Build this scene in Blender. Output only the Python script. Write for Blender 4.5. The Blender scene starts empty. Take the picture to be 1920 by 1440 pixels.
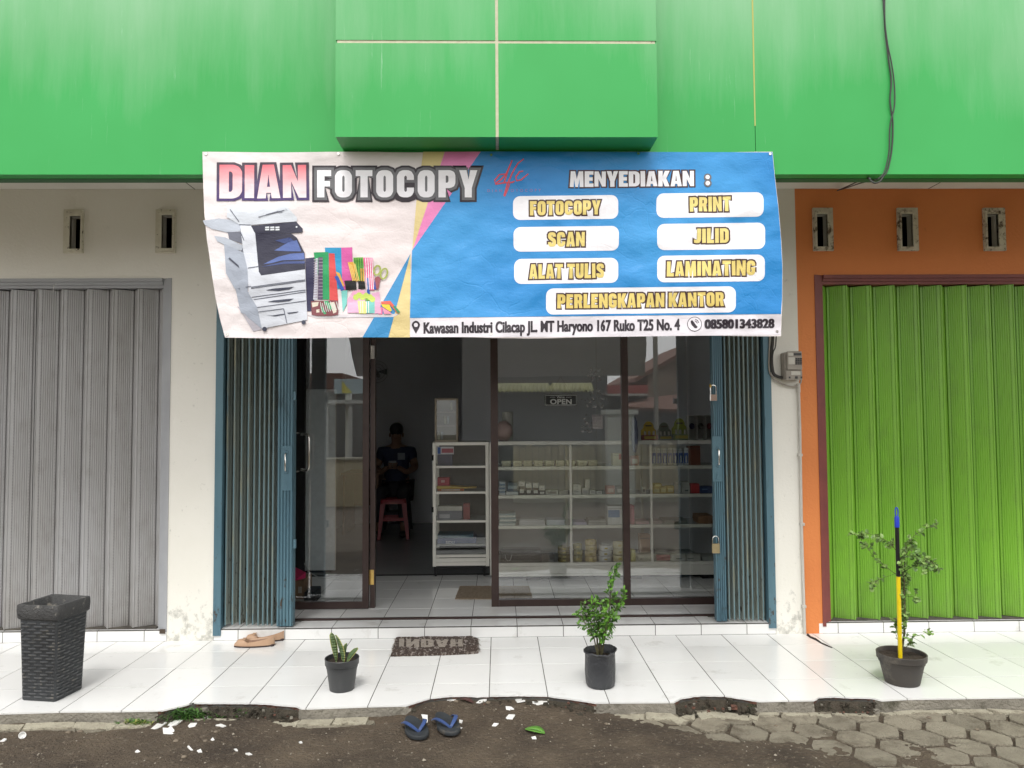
import bpy, bmesh, math, random
from mathutils import Vector, Matrix, noise
random.seed(7)
SC = bpy.context.scene
COL = SC.collection

# ---------------------------------------------------------------- camera
F, YAW, PITCH, ROLL = 1392.1, 0.018225, 0.04566, -0.006286
CP = Vector((0.0, -4.886, 1.42))
fw = Vector((math.sin(YAW)*math.cos(PITCH), math.cos(YAW)*math.cos(PITCH), math.sin(PITCH)))
rt = Vector((math.cos(YAW), -math.sin(YAW), 0)); up = rt.cross(fw)
rt, up = rt*math.cos(ROLL)+up*math.sin(ROLL), -rt*math.sin(ROLL)+up*math.cos(ROLL)
cam = bpy.data.cameras.new('camera'); cam.sensor_width = 36; cam.lens = F/1920*36
cam.clip_start = .05; cam.clip_end = 500
co = bpy.data.objects.new('camera', cam); COL.objects.link(co)
m = Matrix((rt, up, -fw)).transposed().to_4x4(); m.translation = CP; co.matrix_world = m
SC.camera = co

# ---------------------------------------------------------------- light
w = bpy.data.worlds.new('World'); SC.world = w; w.use_nodes = True
nt = w.node_tree; bg = nt.nodes['Background']
sky = nt.nodes.new('ShaderNodeTexSky'); sky.sky_type = 'NISHITA'; sky.sun_disc = False
SUN_EL, SUN_AZ = math.radians(58), math.radians(188)
sky.sun_elevation = SUN_EL; sky.sun_rotation = SUN_AZ; sky.dust_density = 4; sky.air_density = 1.5
hs = nt.nodes.new('ShaderNodeHueSaturation'); hs.inputs['Saturation'].default_value = .16
mx = nt.nodes.new('ShaderNodeMixRGB'); mx.inputs[0].default_value = .72; mx.inputs[2].default_value = (10.6, 10.45, 10.2, 1)
nt.links.new(sky.outputs[0], hs.inputs['Color']); nt.links.new(hs.outputs[0], mx.inputs[1])
nt.links.new(mx.outputs[0], bg.inputs[0]); bg.inputs[1].default_value = .15
sd = bpy.data.lights.new('sun', 'SUN'); sd.energy = 1.1; sd.angle = math.radians(14); sd.color = (1, .97, .92)
so = bpy.data.objects.new('sun', sd); COL.objects.link(so)
d = Vector((math.sin(SUN_AZ)*math.cos(SUN_EL), math.cos(SUN_AZ)*math.cos(SUN_EL), math.sin(SUN_EL)))
so.rotation_euler = d.to_track_quat('Z', 'Y').to_euler(); so.location = (0, -6, 9)
SC.view_settings.view_transform = 'Standard'; SC.view_settings.look = 'None'
SC.view_settings.exposure = 0.46; SC.view_settings.gamma = 1
SC.render.engine = 'CYCLES'
SC.cycles.use_denoising = True; SC.cycles.max_bounces = 8; SC.cycles.diffuse_bounces = 5
SC.cycles.transparent_max_bounces = 24; SC.cycles.caustics_reflective = False; SC.cycles.caustics_refractive = False
SC.cycles.sample_clamp_indirect = 6

# ---------------------------------------------------------------- measuring helpers (photo pixel -> place)
def ray(px, py): return fw + rt*((px-960)/F) - up*((py-720)/F)
def W(px, py, Y):
    v = ray(px, py); return CP + v*((Y-CP.y)/v.y)
def G(px, py, z=0.0):
    v = ray(px, py); return CP + v*((z-CP.z)/v.z)
def WX(px, py, Y): return W(px, py, Y).x
def WZ(px, py, Y): return W(px, py, Y).z

# ---------------------------------------------------------------- materials
def N(nt, t, **k):
    n = nt.nodes.new(t)
    for a, b in k.items(): setattr(n, a, b)
    return n
def ramp(nt, fac, lo, hi):
    n = N(nt, 'ShaderNodeMapRange'); n.clamp = True
    n.inputs['From Min'].default_value = lo; n.inputs['From Max'].default_value = hi
    nt.links.new(fac, n.inputs['Value']); return n.outputs[0]
def noi(nt, scale, detail=4, stretch=(1,1,1), rough=.55, off=0, obj=False):
    if obj:
        g = N(nt, 'ShaderNodeTexCoord'); src = g.outputs['Object']
    else:
        g = N(nt, 'ShaderNodeNewGeometry'); src = g.outputs['Position']
    mp = N(nt, 'ShaderNodeMapping'); mp.inputs['Scale'].default_value = stretch; mp.inputs['Location'].default_value = (off, off*.7, off*.3)
    t = N(nt, 'ShaderNodeTexNoise'); t.inputs['Scale'].default_value = scale; t.inputs['Detail'].default_value = detail; t.inputs['Roughness'].default_value = rough
    nt.links.new(src, mp.inputs[0]); nt.links.new(mp.outputs[0], t.inputs['Vector']); return t.outputs['Fac']
def mixc(nt, fac, a, b):
    n = N(nt, 'ShaderNodeMixRGB')
    for i, c in ((1, a), (2, b)):
        if isinstance(c, tuple): n.inputs[i].default_value = (*c[:3], 1)
        else: nt.links.new(c, n.inputs[i])
    if isinstance(fac, float): n.inputs[0].default_value = fac
    else: nt.links.new(fac, n.inputs[0])
    return n.outputs[0]
def math_(nt, op, a, b=None):
    n = N(nt, 'ShaderNodeMath', operation=op)
    for i, c in ((0, a), (1, b)):
        if c is None: continue
        if isinstance(c, (int, float)): n.inputs[i].default_value = c
        else: nt.links.new(c, n.inputs[i])
    return n.outputs[0]
MATS = {}
def mat(name, c, c2=None, scale=6, rough=.55, metal=0, bump=0, bscale=80, stretch=(1,1,1), spec=.5, dirt=None, dscale=9, dlo=.6, dhi=.75, rvar=0, lo=.3, hi=.7, dstretch=(1,1,1), rand=0, coat=0, obj=False, sss=0):
    if name in MATS: return MATS[name]
    M_ = bpy.data.materials.new(name); M_.use_nodes = True; nt = M_.node_tree; b = nt.nodes['Principled BSDF']
    col = None
    if c2 is None: c2 = tuple(x*.88 for x in c)
    col = mixc(nt, ramp(nt, noi(nt, scale, 5, stretch, obj=obj), lo, hi), c, c2)
    if rand:
        oi = N(nt, 'ShaderNodeObjectInfo'); v = ramp(nt, oi.outputs['Random'], 0, 1)
        hv = N(nt, 'ShaderNodeHueSaturation'); mr = N(nt, 'ShaderNodeMapRange'); mr.inputs['To Min'].default_value = 1-rand; mr.inputs['To Max'].default_value = 1+rand*.4
        nt.links.new(v, mr.inputs[0]); nt.links.new(mr.outputs[0], hv.inputs['Value']); nt.links.new(col, hv.inputs['Color']); col = hv.outputs[0]
    if dirt:
        col = mixc(nt, ramp(nt, noi(nt, dscale, 7, dstretch, .68, 3.3), dlo, dhi), col, dirt)
    nt.links.new(col, b.inputs['Base Color'])
    b.inputs['Metallic'].default_value = metal; b.inputs['Roughness'].default_value = rough
    b.inputs['Specular IOR Level'].default_value = spec
    if rvar:
        mr = N(nt, 'ShaderNodeMapRange'); mr.inputs['To Min'].default_value = rough; mr.inputs['To Max'].default_value = rough+rvar
        nt.links.new(noi(nt, 11, 6, (1,1,1), .6, 7), mr.inputs[0]); nt.links.new(mr.outputs[0], b.inputs['Roughness'])
    if coat: b.inputs['Coat Weight'].default_value = coat
    if bump:
        bn = N(nt, 'ShaderNodeBump'); bn.inputs['Strength'].default_value = min(1, bump*10); bn.inputs['Distance'].default_value = bump*.1
        nt.links.new(noi(nt, bscale, 5, stretch), bn.inputs['Height']); nt.links.new(bn.outputs[0], b.inputs['Normal'])
    MATS[name] = M_; return M_
def glass(name, tint=(.93,.95,.94), f0=.05):
    if name in MATS: return MATS[name]
    M_ = bpy.data.materials.new(name); M_.use_nodes = True; nt = M_.node_tree; nt.nodes.clear()
    out = N(nt, 'ShaderNodeOutputMaterial'); mxs = N(nt, 'ShaderNodeMixShader'); tr = N(nt, 'ShaderNodeBsdfTransparent'); gl = N(nt, 'ShaderNodeBsdfGlossy')
    tr.inputs[0].default_value = (*tint, 1); gl.inputs['Roughness'].default_value = 0.0; gl.inputs[0].default_value = (.97,.98,1,1)
    ge = N(nt, 'ShaderNodeNewGeometry'); dt = N(nt, 'ShaderNodeVectorMath', operation='DOT_PRODUCT')
    nt.links.new(ge.outputs['Normal'], dt.inputs[0]); nt.links.new(ge.outputs['Incoming'], dt.inputs[1])
    c = math_(nt, 'ABSOLUTE', dt.outputs['Value']); p = math_(nt, 'POWER', math_(nt, 'SUBTRACT', 1.0, c), 5.0)
    fr = math_(nt, 'ADD', math_(nt, 'MULTIPLY', p, 1-f0), f0)
    nt.links.new(fr, mxs.inputs[0]); nt.links.new(tr.outputs[0], mxs.inputs[1]); nt.links.new(gl.outputs[0], mxs.inputs[2]); nt.links.new(mxs.outputs[0], out.inputs[0])
    MATS[name] = M_; return M_

GR_ = 0
white_paint = mat('wall_paint_white', (.815,.80,.745), (.75,.735,.67), scale=1.3, rough=.75, bump=.04, bscale=60, dirt=(.45,.44,.40), dscale=3.5, dlo=.66, dhi=.82)
def pillar_mat():
    M_ = white_paint.copy(); M_.name = 'wall_paint_white_grimy'; nt = M_.node_tree; b = nt.nodes['Principled BSDF']
    src = b.inputs['Base Color'].links[0].from_socket
    g = N(nt, 'ShaderNodeNewGeometry'); s = N(nt, 'ShaderNodeSeparateXYZ'); nt.links.new(g.outputs['Position'], s.inputs[0])
    h = ramp(nt, s.outputs['Z'], .42, .0)
    n1 = ramp(nt, math_(nt, 'ADD', noi(nt, 17, 7, (1,1,.8), .7, 1), math_(nt, 'MULTIPLY', h, .17)), .62, .76)
    c = mixc(nt, math_(nt, 'MULTIPLY', n1, .75), src, (.33,.33,.30))
    nt.links.new(c, b.inputs['Base Color']); return M_
pillar_paint = pillar_mat()
orange_paint = mat('orange_wall_paint', (.70,.235,.065), (.63,.20,.055), scale=1.6, rough=.7, bump=.05, bscale=55, dirt=(.30,.085,.03), dscale=4, dlo=.62, dhi=.85)
soffit_paint = mat('soffit_paint', (.74,.73,.68), (.66,.65,.6), scale=2, rough=.8)
green_panel = None
def make_green():
    M_ = bpy.data.materials.new('green_composite_panel'); M_.use_nodes = True; nt = M_.node_tree; b = nt.nodes['Principled BSDF']
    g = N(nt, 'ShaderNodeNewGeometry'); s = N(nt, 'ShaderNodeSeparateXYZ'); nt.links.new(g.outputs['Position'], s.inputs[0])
    base = mixc(nt, ramp(nt, noi(nt, 1.4, 3), .3, .7), (.030,.345,.070), (.038,.385,.088))
    # sky haze painted as whitening, stronger high up, broken by chalky vertical runs
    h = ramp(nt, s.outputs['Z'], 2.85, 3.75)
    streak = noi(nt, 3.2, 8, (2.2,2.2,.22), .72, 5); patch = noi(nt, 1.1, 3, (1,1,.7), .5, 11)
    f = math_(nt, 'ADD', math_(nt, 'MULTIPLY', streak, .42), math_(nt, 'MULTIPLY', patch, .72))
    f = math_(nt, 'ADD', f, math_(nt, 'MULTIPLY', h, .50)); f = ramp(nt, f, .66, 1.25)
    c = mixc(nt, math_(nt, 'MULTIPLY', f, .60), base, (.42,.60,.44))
    fine = ramp(nt, noi(nt, 16, 6, (2.5,2.5,.12), .75, 2), .63, .72)
    c = mixc(nt, math_(nt, 'MULTIPLY', math_(nt, 'MULTIPLY', fine, ramp(nt, patch, .42, .6)), .42), c, (.55,.72,.6))
    nt.links.new(c, b.inputs['Base Color']); b.inputs['Roughness'].default_value = .42; b.inputs['Specular IOR Level'].default_value = .4
    gr = N(nt, 'ShaderNodeTexWhiteNoise')
    return M_
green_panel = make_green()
sealant = mat('cream_joint_sealant', (.62,.60,.45), (.50,.47,.34), scale=30, rough=.8, dirt=(.08,.07,.05), dscale=40, dlo=.62, dhi=.7)
grout = mat('grout_dark', (.045,.042,.038), (.10,.095,.085), scale=20, rough=.9)
tile_white = mat('white_ceramic_tile', (.80,.80,.79), (.76,.765,.76), scale=2.5, rough=.10, spec=.5, rvar=.14, rand=.05, dirt=(.50,.49,.46), dscale=5.5, dlo=.60, dhi=.80)
tile_scuff = tile_white.copy(); tile_scuff.name = 'white_ceramic_tile_scuffed'
def scuff(M_):
    nt = M_.node_tree; b = nt.nodes['Principled BSDF']; src = b.inputs['Base Color'].links[0].from_socket
    a = ramp(nt, noi(nt, 38, 8, (.5,2.2,1), .8, 9), .61, .69); p = ramp(nt, noi(nt, 1.9, 3, (1,1,1), .5, 4), .45, .60)
    f = math_(nt, 'MULTIPLY', math_(nt, 'MULTIPLY', a, p), .8)
    nt.links.new(mixc(nt, f, src, (.12,.115,.10)), b.inputs['Base Color'])
scuff(tile_scuff)
blue_steel = mat('blue_gate_paint', (.075,.155,.205), (.105,.20,.245), scale=7, rough=.42, stretch=(1,1,.25), dirt=(.028,.060,.075), dscale=8, dlo=.58, dhi=.75, dstretch=(2,2,.4), metal=.1)
blue_slat = mat('weathered_blue_green_slat', (.33,.365,.32), (.24,.29,.285), scale=6, rough=.5, stretch=(1,1,.2), dirt=(.12,.105,.06), dscale=14, dlo=.60, dhi=.72, dstretch=(2,2,.5), metal=.1)
def rust_low(M_):
    nt = M_.node_tree; b = nt.nodes['Principled BSDF']; src = b.inputs['Base Color'].links[0].from_socket
    g = N(nt, 'ShaderNodeNewGeometry'); s = N(nt, 'ShaderNodeSeparateXYZ'); nt.links.new(g.outputs['Position'], s.inputs[0])
    h = ramp(nt, s.outputs['Z'], .95, .05)
    n1 = ramp(nt, math_(nt, 'ADD', noi(nt, 26, 7, (1.5,1.5,.6), .7, 6), math_(nt, 'MULTIPLY', h, .12)), .67, .73)
    nt.links.new(mixc(nt, n1, src, (.055,.032,.018)), b.inputs['Base Color'])
rust_low(blue_slat); rust_low(blue_steel)
def grime_low(M_, c, top=.45, amt=.38):
    nt = M_.node_tree; b = nt.nodes['Principled BSDF']; src = b.inputs['Base Color'].links[0].from_socket
    g = N(nt, 'ShaderNodeNewGeometry'); s = N(nt, 'ShaderNodeSeparateXYZ'); nt.links.new(g.outputs['Position'], s.inputs[0])
    h = ramp(nt, s.outputs['Z'], top, .06); n1 = ramp(nt, math_(nt, 'ADD', noi(nt, 9, 7, (1,1,.5), .7, 12), math_(nt, 'MULTIPLY', h, .22)), .50, .78)
    d = ramp(nt, noi(nt, 30, 6, (1,1,.35), .7, 21), .70, .76)
    f = math_(nt, 'MAXIMUM', math_(nt, 'MULTIPLY', n1, amt), math_(nt, 'MULTIPLY', d, .30))
    nt.links.new(mixc(nt, f, src, c), b.inputs['Base Color'])
grey_gate = mat('grey_gate_paint', (.43,.43,.44), (.37,.365,.36), scale=3, rough=.42, stretch=(1,1,.2), dirt=(.30,.275,.25), dscale=5, dlo=.64, dhi=.8, dstretch=(2,2,.15), metal=.15)
grey_frame = mat('grey_frame_paint', (.36,.37,.39), (.31,.32,.34), scale=5, rough=.45)
lime_gate = mat('lime_green_gate_paint', (.215,.46,.045), (.175,.38,.04), scale=3, rough=.38, stretch=(1,1,.2), dirt=(.14,.32,.04), dscale=5, dlo=.60, dhi=.8, dstretch=(2,2,.15), metal=.05)
grime_low(grey_gate, (.17,.15,.125)); grime_low(lime_gate, (.13,.19,.055))
maroon = mat('maroon_frame_paint', (.21,.055,.045), (.16,.042,.038), scale=8, rough=.45)
brown_alu = mat('brown_aluminium', (.040,.024,.022), (.055,.034,.030), scale=12, rough=.35, metal=.3)
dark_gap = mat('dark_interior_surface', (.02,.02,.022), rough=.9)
alu = mat('pale_aluminium', (.80,.79,.73), (.72,.71,.65), scale=8, rough=.34, metal=.15)
chrome = mat('polished_steel', (.72,.71,.68), (.62,.6,.56), scale=20, rough=.14, metal=1)
brass = mat('brass', (.66,.45,.15), (.55,.38,.13), scale=60, rough=.28, metal=1)
room_wall = mat('interior_grey_paint', (.78,.80,.83), (.73,.75,.78), scale=1.2, rough=.8)
room_dark = mat('interior_dark_grey_paint', (.76,.78,.81), (.72,.74,.77), scale=1.2, rough=.8)
conc = mat('weathered_concrete', (.30,.28,.235), (.20,.185,.155), scale=9, rough=.9, bump=.12, bscale=70, dirt=(.09,.085,.06), dscale=8, dlo=.52, dhi=.68)
conc_pale = mat('pale_sandy_concrete', (.43,.40,.31), (.31,.285,.22), scale=14, rough=.92, bump=.14, bscale=90, dirt=(.15,.125,.09), dscale=12, dlo=.55, dhi=.7)
paver = mat('concrete_paver', (.295,.268,.205), (.205,.180,.135), scale=12, rough=.92, bump=.16, bscale=110, dirt=(.12,.10,.072), dscale=9, dlo=.50, dhi=.68, rand=.18)
soil = mat('damp_brown_soil', (.052,.037,.025), (.130,.098,.066), scale=3.6, rough=.92, bump=.35, bscale=75, dirt=(.19,.155,.115), dscale=34, dlo=.56, dhi=.68)
rubble = mat('broken_slab_rubble', (.085,.066,.048), (.045,.042,.028), scale=22, rough=.95, bump=.28, bscale=90, dirt=(.045,.055,.025), dscale=7, dlo=.60, dhi=.72)
red_bed = mat('reddish_mortar_edge', (.17,.075,.05), (.11,.06,.045), scale=30, rough=.95, bump=.2)
GLASS = glass('window_glass', (.97,.98,.98), .105)
CGLASS = glass('counter_glass', (.97,.98,.97), .035)

# ---------------------------------------------------------------- mesh helpers
def link(name, me, parent=None, ms=None, smooth=False):
    o = bpy.data.objects.new(name, me); COL.objects.link(o)
    if ms is not None:
        for mm in (ms if isinstance(ms, (list, tuple)) else [ms]): me.materials.append(mm)
    if parent: o.parent = parent; o.matrix_parent_inverse = parent.matrix_world.inverted() if not getattr(parent, '_x', 0) else Matrix()
    if smooth:
        for p in me.polygons: p.use_smooth = True
    return o
class MB:
    def __init__(s): s.v = []; s.f = []; s.mi = []
    def add(s, vs, fs, mi=0):
        n = len(s.v); s.v += [tuple(v) for v in vs]; s.f += [tuple(i+n for i in f) for f in fs]; s.mi += [mi]*len(fs); return s
    def box(s, x0, x1, y0, y1, z0, z1, mi=0):
        if x0 > x1: x0, x1 = x1, x0
        if y0 > y1: y0, y1 = y1, y0
        if z0 > z1: z0, z1 = z1, z0
        return s.add([(x0,y0,z0),(x1,y0,z0),(x1,y1,z0),(x0,y1,z0),(x0,y0,z1),(x1,y0,z1),(x1,y1,z1),(x0,y1,z1)],
                     [(0,3,2,1),(4,5,6,7),(0,1,5,4),(1,2,6,5),(2,3,7,6),(3,0,4,7)], mi)
    def cham(s, x0, x1, y0, y1, z0, z1, c=.004, mi=0):   # box with its four vertical and top edges chamfered
        def ring(i, z): return [(x0+i,y0+c,z),(x0+c,y0+i,z),(x1-c,y0+i,z),(x1-i,y0+c,z),(x1-i,y1-c,z),(x1-c,y1-i,z),(x0+c,y1-i,z),(x0+i,y1-c,z)]
        rs = [ring(0, z0), ring(0, z1-c), [((x0+x1)/2+(p[0]-(x0+x1)/2)*(1-2*c/(x1-x0)), (y0+y1)/2+(p[1]-(y0+y1)/2)*(1-2*c/max(y1-y0, 3*c)), z1) for p in ring(0, 0)]]
        return s.rings(rs, mi=mi)
    def rings(s, rs, cap0=True, cap1=True, closed=True, mi=0):
        n = len(rs[0]); vs = [p for r in rs for p in r]; fs = []
        for k in range(len(rs)-1):
            for i in range(n if closed else n-1):
                j = (i+1) % n; fs.append((k*n+i, k*n+j, (k+1)*n+j, (k+1)*n+i))
        if cap0: fs.append(tuple(reversed(range(n))))
        if cap1: fs.append(tuple(range((len(rs)-1)*n, len(rs)*n)))
        return s.add(vs, fs, mi)
    def lathe(s, c, prof, n=24, cap0=True, cap1=True, mi=0):   # prof: (radius, z)
        return s.rings([[(c[0]+r*math.cos(2*math.pi*i/n), c[1]+r*math.sin(2*math.pi*i/n), c[2]+z) for i in range(n)] for r, z in prof], cap0, cap1, mi=mi)
    def tube(s, pts, r, n=8, mi=0, cap=True):
        pts = [Vector(p) for p in pts]; rs = []
        if isinstance(r, (int, float)): r = [r]*len(pts)
        ref = None
        for i, p in enumerate(pts):
            t = (pts[min(i+1, len(pts)-1)]-pts[max(i-1, 0)]).normalized()
            if ref is None: ref = t.orthogonal().normalized()
            a = (ref - t*ref.dot(t)).normalized(); ref = a; b = t.cross(a)
            rs.append([p+(a*math.cos(2*math.pi*k/n)+b*math.sin(2*math.pi*k/n))*r[i] for k in range(n)])
        return s.rings(rs, cap, cap, mi=mi)
    def prism(s, poly, axis, a0, a1, mi=0):   # poly 2D extruded along axis ('x','y','z')
        def P(u, v, a): return {'x': (a,u,v), 'y': (u,a,v), 'z': (u,v,a)}[axis]
        return s.rings([[P(u,v,a0) for u,v in poly], [P(u,v,a1) for u,v in poly]], mi=mi)
    def build(s, name, ms, parent=None, smooth=False, fix=True):
        me = bpy.data.meshes.new(name); me.from_pydata(s.v, [], s.f)
        if any(s.mi):
            me.polygons.foreach_set('material_index', s.mi)
        if fix:
            bm = bmesh.new(); bm.from_mesh(me); bmesh.ops.recalc_face_normals(bm, faces=bm.faces); bm.to_mesh(me); bm.free()
        o = link(name, me, parent, ms)
        if smooth: shade(me, smooth)
        return o
def shade(me, ang=None):
    for p in me.polygons: p.use_smooth = True
    a = math.radians(40 if ang is True or ang is None else ang)
    bm = bmesh.new(); bm.from_mesh(me)
    for e in bm.edges:
        if len(e.link_faces) == 2 and e.calc_face_angle(0) > a: e.smooth = False
    bm.to_mesh(me); bm.free()
def tag(o, label=None, cat=None, group=None, kind=None):
    if label: o['label'] = label
    if cat: o['category'] = cat
    if group: o['group'] = group
    if kind: o['kind'] = kind
    return o
def empty(name, loc=(0,0,0), rz=0, label=None, cat=None, group=None, kind=None):
    o = bpy.data.objects.new(name, None); COL.objects.link(o); o.location = loc; o.rotation_euler = (0,0,rz)
    o.empty_display_size = .05; bpy.context.view_layer.update(); return tag(o, label, cat, group, kind)
def part(o, parent):      # parent keeping local coordinates (mesh already written in the parent's own space)
    o.parent = parent; o.matrix_parent_inverse = Matrix(); return o
def copy_tree(o, parent=None, loc=None, rz=None):
    c = o.copy(); COL.objects.link(c)
    if parent: c.parent = parent
    if loc is not None: c.location = loc
    if rz is not None: c.rotation_euler = (0,0,rz)
    for ch in o.children:
        copy_tree(ch, c)
    return c
PI = math.pi
def nz(x, y=0, z=0): return noise.noise(Vector((x,y,z)))
# matrix inverse of a top-level parent so children may be written in world coordinates
def link(name, me, parent=None, ms=None, smooth=False):
    o = bpy.data.objects.new(name, me); COL.objects.link(o)
    if ms is not None:
        for mm in (ms if isinstance(ms, (list, tuple)) else [ms]): me.materials.append(mm)
    if parent:
        o.parent = parent
        o.matrix_parent_inverse = parent.matrix_basis.inverted() if parent.parent is None else Matrix()
    return o
def empty(name, loc=(0,0,0), rz=0, label=None, cat=None, group=None, kind=None):
    o = bpy.data.objects.new(name, None); COL.objects.link(o); o.location = loc; o.rotation_euler = (0,0,rz)
    o.matrix_basis = Matrix.Translation(Vector(loc)) @ Matrix.Rotation(rz, 4, 'Z')
    o.empty_display_size = .05; return tag(o, label, cat, group, kind)

XL, XR = -4.8, 4.8
ZS = .072             # step / shop floor level
YFAS = -1.186; YGL = .49
XB = 1.995            # joint between the white and the orange building
OL, OR = -1.846, 1.805    # shop opening

# ================================================================ GROUND
TS = .30
x0 = G(921, 1193.75, 0).x
JX = [x0 + .30*i for i in range(-16, 17)]
YR = [0.0, -.231, -.531, -.831]
out_px = [(0,1337),(118.8,1333.3),(233,1332.5),(305,1331),(345,1322),(360.4,1317.3),(414.6,1317.3),(472.9,1317.6),(500,1318.5),(529,1321.5),(556,1323.5),(564.6,1327.7),(576,1327.7),(691.7,1323.5),(762,1321.9),
 (785,1314.6),(805.8,1308.3),(837,1304.6),(868,1303.5),(895,1305),(917,1304),(972.5,1302.7),(1024.6,1303.7),(1051,1307.3),(1082.5,1311.5),(1115.8,1316.7),(1263.7,1315.6),(1278,1308),(1311.7,1303),(1357.5,1303.7),(1395,1309.4),(1420,1313.5),(1421.7,1313.9),(1527,1312),(1535.4,1306.6),(1562.5,1305),(1581.5,1306.6),(1633,1307.6),(1653,1312.5),(1698,1309.8),(1920,1306.5)]
OUT = [G(px, py, 0) for px, py in out_px]
def yedge(x):
    return yedge0(x) + (nz(x*38, 3)*.005 + nz(x*90, 8)*.0022)*broken0(x)
def yedge0(x):
    if x <= OUT[0].x: return OUT[0].y
    for a, b in zip(OUT, OUT[1:]):
        if x <= b.x: return a.y+(b.y-a.y)*(x-a.x)/max(1e-6, b.x-a.x)
    return OUT[-1].y
BRK = [(305,566),(762,1118),(1262,1422),(1527,1655)]
BRX = [(G(a,1318,0).x, G(b,1318,0).x) for a, b in BRK]
def broken0(x):
    return 1.0 if any(a < x < b for a, b in BRX) else 0.0
def broken(x):
    r = 0
    for a, b in BRX:
        if a < x < b: r = max(r, min(1, min(x-a, b-x)/.07))
    return r

walk = MB()
pts = [(x, yedge(x)+.006) for x in [XL+i*.03 for i in range(int((XR-XL)/.03)+1)]]
walk.prism([(XL,.35)] + pts + [(XR,.35)], 'z', -.30, -.0016)
walkway = tag(walk.build('walkway', grout), kind='structure')
g = .0021
def tile_mesh(poly, z1, th, name, mt, parent, bev=.0006):
    mb = MB(); n = len(poly); cx = sum(p[0] for p in poly)/n; cy = sum(p[1] for p in poly)/n
    inn = [(cx+(p[0]-cx)*(1-bev*2/.3), cy+(p[1]-cy)*(1-bev*2/.3), z1) for p in poly]
    mb.rings([[(p[0],p[1],z1-th) for p in poly], [(p[0],p[1],z1-bev) for p in poly], inn])
    return mb.build(name, mt, parent)
tcache = {}
def tile_at(xa, xb, ya, yb, z1, parent, mt, name='tile'):
    k = (round(xb-xa,3), round(yb-ya,3), mt.name)
    cx, cy = (xa+xb)/2, (ya+yb)/2
    if k not in tcache:
        hx, hy = (xb-xa)/2-g, (yb-ya)/2-g
        o = tile_mesh([(-hx,-hy),(hx,-hy),(hx,hy),(-hx,hy)], 0, .009, name, mt, None)
        tcache[k] = o.data
    else:
        o = bpy.data.objects.new(name, tcache[k]); COL.objects.link(o)
    o.parent = parent; o.location = (cx, cy, z1+random.uniform(-.0006,.0004)); o.rotation_euler = (random.gauss(0,.0012), random.gauss(0,.0012), 0)
    return o
for i in range(len(JX)-1):
    for j in range(3):
        tile_at(JX[i], JX[i+1], YR[j+1], YR[j], 0, walkway, tile_scuff)
    xa, xb = JX[i]+g, JX[i+1]-g
    n = 30; fr = [(xa+(xb-xa)*k/n, yedge(xa+(xb-xa)*k/n)) for k in range(n+1)]
    tile_mesh(fr+[(xb, YR[3]-g),(xa, YR[3]-g)], 0, .008, 'tile', tile_scuff, walkway, bev=.0006)

# front face of the slab: neat concrete, crumbled where the edge has broken away
ZG = -.060
def curb():
    mb = MB(); xs = [XL+.012*i for i in range(int((XR-XL)/.012)+1)]; L = 7; rows = []
    for x in xs:
        b = broken(x); ye = yedge(x); r = []
        for k in range(L):
            t = k/(L-1); z = -.008 - t*.085
            rough = nz(x*9, k*.7, 1)*.010*b + nz(x*32, k*1.3, 5)*.008*b + nz(x*14, k*.5, 9)*.002
            y = ye + .001 - b*(t**1.3)*.085 - rough*1.4*(.3+t) + b*.018*(1 if k == 1 else 0)
            if b > 0: z += nz(x*23, k*2.1, 3)*.006*b*t
            r.append((x, y, z))
        rows.append(r)
    n = L
    for i in range(len(xs)-1):
        b = broken(xs[i])
        for k in range(L-1):
            mi = 0 if b < .12+.35*max(0, nz(xs[i]*17, k*.9, 3)) else (2 if (k == 0) else 1)
            a, c_ = rows[i], rows[i+1]
            mb.add([a[k], c_[k], c_[k+1], a[k+1]], [(0,1,2,3)], mi)
    o = mb.build('slab_face', [conc, rubble, red_bed], walkway, fix=False); return o
curb()

def hollow_rubble():
    rnd = random.Random(31); mb = MB()
    for a, b in BRX:
        for _ in range(int((b-a)*170)):
            x = rnd.uniform(a+.02, b-.02); t = rnd.random(); ye = yedge(x); k = broken(x)
            y = ye-.012-k*(t**1.3)*.085-rnd.uniform(0,.025); z = -.016-t*.052; R_ = rnd.choice([.003,.004,.006,.008]) if rnd.random() < .95 else .016
            q = [(x+R_*sx*rnd.uniform(.5,1.1), y+R_*sy*rnd.uniform(.5,1.1), z+R_*.7*sz*rnd.uniform(.5,1.1)) for sx, sy, sz in ((-1,-1,-1),(1,-1,-1),(1,1,-1),(-1,1,-1),(-1,-1,1),(1,-1,1),(1,1,1),(-1,1,1))]
            mb.add(q, [(0,3,2,1),(4,5,6,7),(0,1,5,4),(1,2,6,5),(2,3,7,6),(3,0,4,7)], rnd.choice([0]*11+[1,2]))
    o = mb.build('hollow_rubble', [rubble, conc, red_bed], walkway); o['kind'] = 'stuff'
hollow_rubble()
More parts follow.
